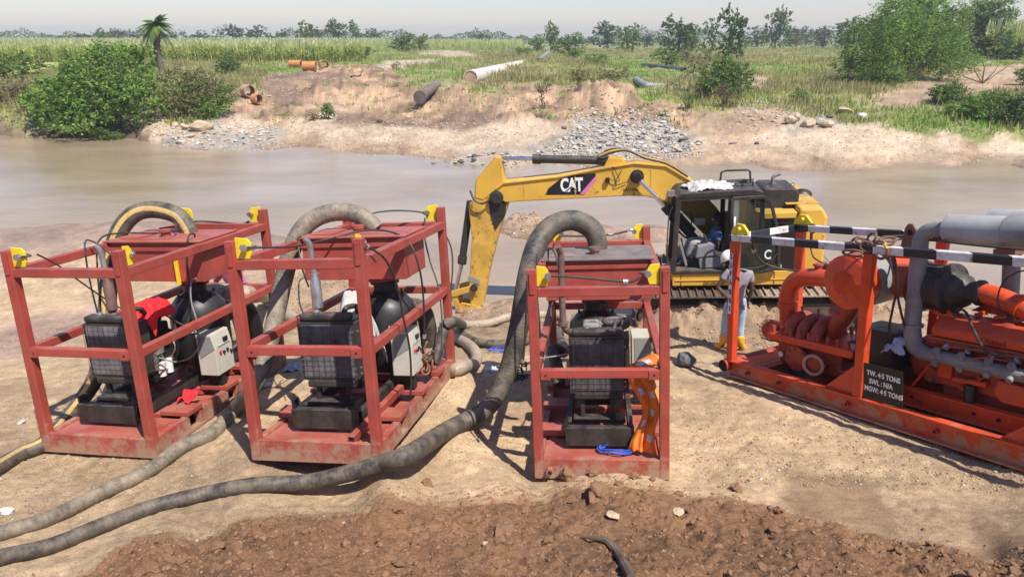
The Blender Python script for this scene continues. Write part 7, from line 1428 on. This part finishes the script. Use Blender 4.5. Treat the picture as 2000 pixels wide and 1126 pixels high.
big_plant('bush', 'brown-green seeding scrub right of the huge left bush', 'bush', 380, 235, 45,
    ((340, 165, 36, 28, 1, 0), (385, 170, 42, 28, 1, 0), (420, 185, 40, 24, .5, 0), (350, 200, 45, 26, 0, 0), (400, 205, 45, 26, 0, 0), (445, 190, 24, 16, .5, 1), (320, 220, 30, 18, -.6, 1), (360, 190, 50, 36, 0, 1), (430, 205, 36, 16, 0, 1), (395, 222, 50, 12, -.8, 1)), 13000, [('lf_olive', .6), ('lf_mid', .4)], .15, 8)
big_plant('bush', 'wide dark green bush above the bank right of the hummock', 'bush', 1410, 222, 50, ((1380, 190, 28, 22, 0, 0), (1410, 175, 32, 24, .4, 0), (1440, 185, 28, 22, 0, 0), (1400, 205, 36, 16, -.4, 1), (1435, 205, 28, 14, -.4, 0), (1405, 160, 18, 10, .5, 0), (1385, 208, 22, 12, 0, 1)), 9000, [('lf_mid', .7), ('lf_dark', .3)], .16, 31)
big_plant('bush', 'leafy bush on the right slope with a pale dead branch', 'bush', 1842, 230, 46, ((1825, 212, 22, 14, 0, 0), (1850, 208, 26, 16, 0, 0), (1868, 216, 18, 10, 0, 0), (1840, 222, 30, 8, -.3, 1)), 4500, [('lf_mid', .7), ('lf_dark', .3)], .14, 32)
big_plant('bush', 'leafy green bush at the right water side', 'bush', 1925, 268, 41, ((1900, 240, 26, 20, 0, 0), (1930, 228, 30, 20, 0, 0), (1955, 245, 26, 20, 0, 0), (1920, 255, 40, 12, -.4, 1), (1880, 256, 20, 10, 0, 0)), 7500, [('lf_bright', .6), ('lf_mid', .4)], .15, 33)
big_plant('tree', 'big feathery green tree on the right bank with drooping boughs', 'tree', 1765, 178, 56,
    ((1665, 120, 30, 34, 0, 0), (1640, 150, 22, 22, 0, 0), (1690, 85, 30, 28, 0, 0), (1720, 60, 36, 28, .5, 0), (1760, 75, 36, 30, 0, 0), (1700, 140, 40, 34, -.5, 0), (1740, 115, 40, 34, -.6, 0), (1795, 90, 32, 34, 0, 0), (1860, 135, 34, 26, .5, 0), (1890, 145, 28, 18, .5, 0), (1845, 110, 24, 22, .6, 0), (1830, 60, 26, 34, 1, 0),
     (1680, 110, 50, 50, .5, 1), (1750, 100, 55, 50, .8, 1), (1670, 160, 34, 18, -.3, 1), (1720, 165, 34, 14, -.4, 1), (1840, 145, 40, 22, .5, 1), (1810, 120, 40, 30, .6, 1), (1855, 70, 22, 34, 1, 1), (1780, 140, 30, 18, .6, 1)), 34000, [('lf_bright', .35), ('lf_mid', .65)], .19, 11,  # darker leaves on inner and low lobes paint in the shaded recesses
    [([(0, 0, -.2), (.2, .1, .9), (-.4, 0, 2.4)], [.16, .14, .08]), ([(.1, 0, .1), (.9, -.1, 1.2), (1.6, 0, 2.6)], [.13, .10, .06]), ([(0, -.2, .1), (-1.1, -.3, .25), (-1.9, -.3, .6)], [.10, .08, .05]), ([(.3, 0, 0), (.6, .1, 1.4), (.9, .2, 2.6)], [.09, .07, .04])], .35, .35)
big_plant('tree', 'tall dark tree rising behind the big feathery tree, cut by the top', 'tree', 1790, 110, 78,
    ((1740, 20, 34, 24, 0, 0), (1780, 10, 40, 28, 0, 0), (1820, 25, 36, 28, 0, 0), (1850, 45, 28, 30, 0, 0), (1760, 45, 36, 22, 0, 0), (1800, 50, 40, 28, 0, 1), (1770, 25, 50, 34, 1, 1), (1840, 70, 34, 30, 0, 1), (1790, -10, 34, 22, 0, 0)), 15000, [('lf_bright', .4), ('lf_mid', .6)], .26, 13, [([(0, 0, -.2), (.1, .1, 2.4), (-.2, 0, 5)], [.3, .24, .16])])
big_plant('tree', 'large dark tree at the top right corner', 'tree', 1915, 90, 92,
    ((1890, 10, 28, 22, 0, 0), (1925, 5, 34, 24, 0, 0), (1945, 30, 20, 22, 0, 0), (1900, 35, 30, 24, 0, 0), (1915, 55, 28, 16, 0, 1), (1915, 25, 42, 34, 1, 1), (1880, 50, 20, 12, 0, 1)), 11000, [('lf_mid', .6), ('lf_dark', .4)], .30, 17, [([(0, 0, -.2), (.1, .1, 2), (.2, 0, 4)], [.3, .24, .16])])

# palm on the left
def palm(px, base, top, dist):
    d = ray(px, base); t = dist/d.y; x = d.x*t; z = gz(x, dist); depth = dist*CP+(CAMZ-z)*SP; h = (base-top)/FPX*depth
    root = empty('palm_tree', 'single palm with shaggy trunk above the huge left bush', 'palm', (x, dist, z)); rr = random.Random(4)
    pts = [(0, 0, -.2), (-.06*h, 0, h*.25), (-.05*h, 0, h*.5), (-.02*h, 0, h*.8)]
    mb = MB(); S_ = spline(pts, 7); mb.tube(S_, [.26+.05*rr.random() for _ in S_], 10); tk = mb.build('trunk', M['palmbark'], root)
    for i in range(46):
        q = S_[rr.randrange(4, len(S_))]; a = rr.uniform(0, 6.28); dd = Vector((math.cos(a), math.sin(a), rr.uniform(.2, .9))); MB().bar(q+dd*.15, q+dd*rr.uniform(.4, .65), .12, .04).build('leaf_base', M['palmbark'], tk)
    top_ = Vector(pts[-1]); 
    for i in range(40):
        a = i*2.4; e = rr.uniform(-.7, 1.2); L_ = h*rr.uniform(.30, .40); mb = MB(); prev = top_; V = []; F = []
        dx, dy = math.cos(a), math.sin(a); pp = []
        for k in range(9):
            s = k/8; pp.append(top_+Vector((dx*L_*s*math.cos(e*(1-s*.2)), dy*L_*s*math.cos(e*(1-s*.2)), L_*(s*math.sin(e)-s*s*.62*(1.1-.3*e)))))
        mb.tube(pp, lerp_list([.035, .012], 9), 4); fr = mb.build('frond', M['lf_dark'], root, fixn=False)
        for k in range(1, 9):
            for m_ in range(5):
                q = pp[k-1].lerp(pp[k], m_/5); t_ = (pp[k]-pp[k-1]).normalized(); sd = t_.cross(Vector((0, 0, 1))).normalized(); ll = L_*.24*math.sin(PI*min(1, (k+m_/5)/9.5+.08))
                for sg_ in (-1, 1):
                    e_ = q+sd*sg_*ll*.8+t_*ll*.45-Vector((0, 0, ll*.45)); n0 = len(V); wv_ = t_*.03; V += [q-wv_, q+wv_, e_+wv_*.2]; F.append((n0, n0+1, n0+2))
        me = bpy.data.meshes.new('leaflets'); me.from_pydata([tuple(v) for v in V], [], F); me.materials.append(M['lf_mid']); link(bpy.data.objects.new('leaflets', me), fr)
    return root
palm(318, 127, 12, 66)

# grass, ground cover, sorghum and reeds
def blades(name, label, cat, pts, hts, mat, seed, per=3, wd=.05, spread=.25):
    rg_ = np.random.default_rng(seed); n = len(pts); P_ = np.repeat(np.asarray(pts), per, 0); Hh = np.repeat(np.asarray(hts), per)*rg_.uniform(.5, 1.15, n*per)
    P_ = P_+np.concatenate([rg_.normal(0, spread, (n*per, 2)), np.zeros((n*per, 1))], 1); a = rg_.uniform(0, 6.28, n*per); s = np.stack([np.cos(a), np.sin(a), np.zeros(n*per)], 1)*(wd*rg_.uniform(.6, 1.5, n*per))[:, None]
    l_ = rg_.normal(0, .28, (n*per, 3)); l_[:, 2] = 1; T = P_+l_*Hh[:, None]; V = np.stack([P_-s, P_+s, T+s*.15, T-s*.15], 1).reshape(-1, 3)
    o = np_mesh(name, V, np.arange(4*n*per).reshape(-1, 4), mat); return tag(o, label, cat, kind='stuff')
rn = np.random.default_rng(3)
u1 = rn.uniform(-.82, .82, 90000); yy = 38*np.exp(rn.random(90000)**.9*1.6); xx = u1*yy
zz, wt = terrain(xx, yy, True); gw = wt[:, SOILS.index('G')]; dens = np.clip(.5+2.2*fbm(xx, yy, .22, 5, 110), 0, 1); keep = (gw > .45) & (rn.random(90000) > dens*.6)
kind = fbm(xx, yy, .13, 3, 300)+.25*rn.normal(size=90000)*.4
fh = (.22+.35*np.clip(fbm(xx, yy, .3, 3, 310)+.4, 0, 1))
for nm, lb, mt, sel, hh in (('grass', 'rough green grass over the far bank', 'grass', keep & (kind < .06) & (kind > -.12), 1.0), ('grass', 'brown seeding grass over the far bank', 'grass_br', keep & (kind >= .06), 1.5), ('ground_cover', 'lush low green ground cover on the far bank', 'grass_gn', keep & (kind <= -.12), .6)):
    k = np.where(sel)[0][:26000]; blades(nm, lb, 'grass', np.stack([xx[k], yy[k], zz[k]-.03], 1), fh[k]*hh, M[mt], 5, 3, .045, .3)
# sparse sprigs on the eroded earth
r_ = np.where((wt[:, SOILS.index('R')] > .5) & (rn.random(90000) > .93))[0][:900]
blades('weeds', 'scattered weeds on the eroded brown bank', 'weeds', np.stack([xx[r_], yy[r_], zz[r_]-.03], 1), fh[r_]*.7, M['grass_gn'], 9, 5, .04, .2)
def field(name, label, cat, x_of, y0, y1, n, h, seed, side):
    rg_ = np.random.default_rng(seed); y = y0*np.exp(rg_.random(n)**1.6*math.log(y1/y0)); px = rg_.uniform(*x_of, n); x = (px-1000)/FPX*y*1.0+(y*0); x = (px-1000)/FPX*(y*CP+(CAMZ-2.8)*SP)
    y += .0; z = terrain(x, y)
    if side: k = (x < np.interp(y, side[0], side[1])); x, y, z = x[k], y[k], z[k]
    n = len(x); hh = h*rg_.uniform(.75, 1.1, n); V = []; MI = []
    a = rg_.uniform(0, 6.28, n); s = np.stack([np.cos(a), np.sin(a), 0*a], 1); B = np.stack([x, y, z-.05], 1); T = B+np.stack([rg_.normal(0, .08, n), rg_.normal(0, .08, n), hh], 1)
    Q = [np.stack([B-s*.035, B+s*.035, T+s*.03, T-s*.03], 1)]
    for j in range(4):
        t_ = rg_.uniform(.25, .85, n)[:, None]; p = B+(T-B)*t_; b2 = rg_.uniform(0, 6.28, n); d2 = np.stack([np.cos(b2), np.sin(b2), rg_.uniform(.1, .9, n)], 1)*rg_.uniform(.35, .65, n)[:, None]; w2 = np.stack([-np.sin(b2), np.cos(b2), 0*b2], 1)*.06
        Q.append(np.stack([p-w2, p+w2, p+d2+w2*.3, p+d2-w2*.3], 1))
    Hd = np.stack([T-s*.07, T+s*.07, T+s*.05+np.array([0, 0, .34]), T-s*.05+np.array([0, 0, .34])], 1)
    V = np.concatenate(Q+[Hd]).reshape(-1, 3); mi = np.concatenate([np.zeros(5*n, int), np.ones(n, int)])
    o = np_mesh(name, V, np.arange(len(V)).reshape(-1, 4), [M['sorghum'], M['sorghum_h']], mi=mi); return tag(o, label, cat, kind='stuff')
field('sorghum_field', 'pale green sorghum field beyond the far bank on the left', 'sorghum', (-80, 760), 92, 190, 15000, 2.2, 1, ([92, 110, 140, 190], [-18, -22, -24, -24]))
field('sorghum_field', 'more distant strip of pale crop on the horizon in the middle', 'sorghum', (700, 1020), 170, 260, 2500, 2.0, 2, None)
field('reeds', 'tall pale reeds at the top right corner', 'reeds', (1915, 2060), 88, 130, 1500, 3.6, 3, None)

rg_ = np.random.default_rng(55); n = 26000; px_ = rg_.uniform(-150, 2150, n); yd = rg_.uniform(290, 380, n); xd = (px_-1000)/FPX*yd
hd = 2.2+3.2*np.clip(.5+1.6*fbm(px_*.01, yd*0, 1.3, 4, 400), 0, 1)+1.5*np.clip(fbm(px_*.05, yd*0, 1.0, 3, 401), 0, 1)*2
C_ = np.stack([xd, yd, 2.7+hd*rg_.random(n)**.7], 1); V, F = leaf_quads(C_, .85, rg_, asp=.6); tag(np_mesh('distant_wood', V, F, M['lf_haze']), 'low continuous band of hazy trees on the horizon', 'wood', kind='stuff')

# ------------------------------------------------------------------ pipes on the far bank
def pipe(label, a, b_, r, mat, name='pipe', mid=None, inner='hole_shade', group=None, wall=True, cat='pipe'):
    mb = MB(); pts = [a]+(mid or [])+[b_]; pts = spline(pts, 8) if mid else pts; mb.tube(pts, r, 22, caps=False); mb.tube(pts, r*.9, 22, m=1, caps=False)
    d0 = (Vector(pts[1])-Vector(pts[0])).normalized(); d1 = (Vector(pts[-1])-Vector(pts[-2])).normalized()
    for p, d in ((Vector(pts[0]), d0), (Vector(pts[-1]), -d1)):
        n0 = len(mb.v); Mq = orient(d); n = 22; mb.add([p+Mq@Vector((math.cos(2*PI*i/n)*q, math.sin(2*PI*i/n)*q, 0)) for q in (r, r*.9) for i in range(n)], [(i, (i+1) % n, n+(i+1) % n, n+i) for i in range(n)])
    o = mb.build(name, [M[mat], M[inner]], None, smooth=True); tag(o, label, cat, group)
    return o
a = at(919, 152, z=2.45); b_ = at(1024, 126, z=2.25)
o = pipe('long white wrapped pipe lying on the grass of the far bank', a, b_, .58, 'pipe_w'); MB().cyl(a+(b_-a).normalized()*.06, a+(b_-a).normalized()*.12, .53, n=22).build('end_cap', M['pinkrust'], o)
a = at(820, 190, z=1.55); b_ = at(852, 166, z=2.0)
o = pipe('short dark brown pipe with studded end leaning on the eroded bank', a, b_, .36, 'pipe_br'); MB().cyl(a+(b_-a).normalized()*.04, a+(b_-a).normalized()*.10, .38, n=22).build('end_cap', M['pinkrust'], o)
MB().lathe(a, (b_-a), [(0, .36), (0, .46), (.08, .46), (.081, .40)], 22).build('end_flange', M['pipe_br'], o, smooth=True)
a = at(1338, 138, z=2.3); b_ = at(1258, 129, z=2.5)
pipe('dark green pipe lying in the grass with its open end to the right', a, b_, .33, 'pipe_gn')
a = at(1302, 171, z=1.75); pipe('grey bent pipe on the bank, open end to the right', a, at(1242, 157, z=2.15), .30, 'pipe_gr', mid=[at(1278, 170, z=1.85), at(1258, 166, z=2.0)])
pipe('short grey pipe standing up slightly beyond the white pipe', at(1053, 118, z=2.6), at(1071, 103, z=3.0), .34, 'pipe_gr')
gb = 'rusty cut pipe pieces on the far bank'
def piece(px, py, wpx, dirx, diry, r, mat, lb):
    p = ground_at(px, py+8); L_ = wpx*p.y*1.03/FPX; d = Vector((dirx, diry, 0)).normalized(); c = Vector((p.x, p.y, p.z+r*.9)); pipe(lb, c-d*L_/2, c+d*L_/2, r, mat, 'pipe_piece', inner='rust', group=gb, cat='pipe piece')
piece(578, 124, 24, 1, -.25, .38, 'orange_rust', 'orange rusty pipe piece, leftmost of the group'); piece(605, 132, 24, 1, .1, .45, 'orange_rust', 'orange rusty pipe piece lying across, nearest of the group'); piece(620, 128, 8, .6, -1, .42, 'orange_rust', 'thin rusty pipe ring behind the nearest orange piece')
piece(633, 128, 14, .5, -1, .45, 'orange_rust', 'orange rusty pipe piece, right of the thin ring'); piece(698, 140, 10, .3, -1, .46, 'orange_rust', 'lone round orange pipe piece right of the group'); piece(486, 190, 18, .8, -.8, .42, 'pinkrust', 'pale brown pipe piece half buried in the slope'); piece(502, 198, 14, .9, -.5, .32, 'orange_rust', 'small rusty pipe piece beside the half buried one')
# heap of poles in the distance
d = ground_at(1465, 92); hp_ = empty('pole_stack', 'grey stack of poles leaning near the twin-trunked tree', 'pole stack', d); rr = random.Random(8)
for i in range(26):
    x = rr.uniform(-1.6, 1.6); mb = MB(); mb.tube([(x, rr.uniform(-.3, .3), 0), (x+rr.uniform(-.5, .5), rr.uniform(-.3, .3), rr.uniform(.9, 1.6))], .05, 5); mb.build('pole', M['bark'], hp_)
MB().tube([(-1.8, -.3, 1.1), (1.9, -.3, 1.25)], .05, 5).build('pole', M['bark'], hp_)

# ------------------------------------------------------------------ hazy air
hm = bpy.data.materials.new('haze_air'); hm.use_nodes = True; t = hm.node_tree; t.nodes.clear(); ou = t.nodes.new('ShaderNodeOutputMaterial'); vp = t.nodes.new('ShaderNodeVolumePrincipled')
vp.inputs['Color'].default_value = (.80, .87, 1, 1); vp.inputs['Density'].default_value = .0006; vp.inputs['Anisotropy'].default_value = .3; t.links.new(vp.outputs[0], ou.inputs['Volume'])
hz = MB().box((-1400, -30, -3), (1400, 1400, 22)).build('haze', hm); tag(hz, kind='stuff')
SC.cycles.volume_bounces = 1
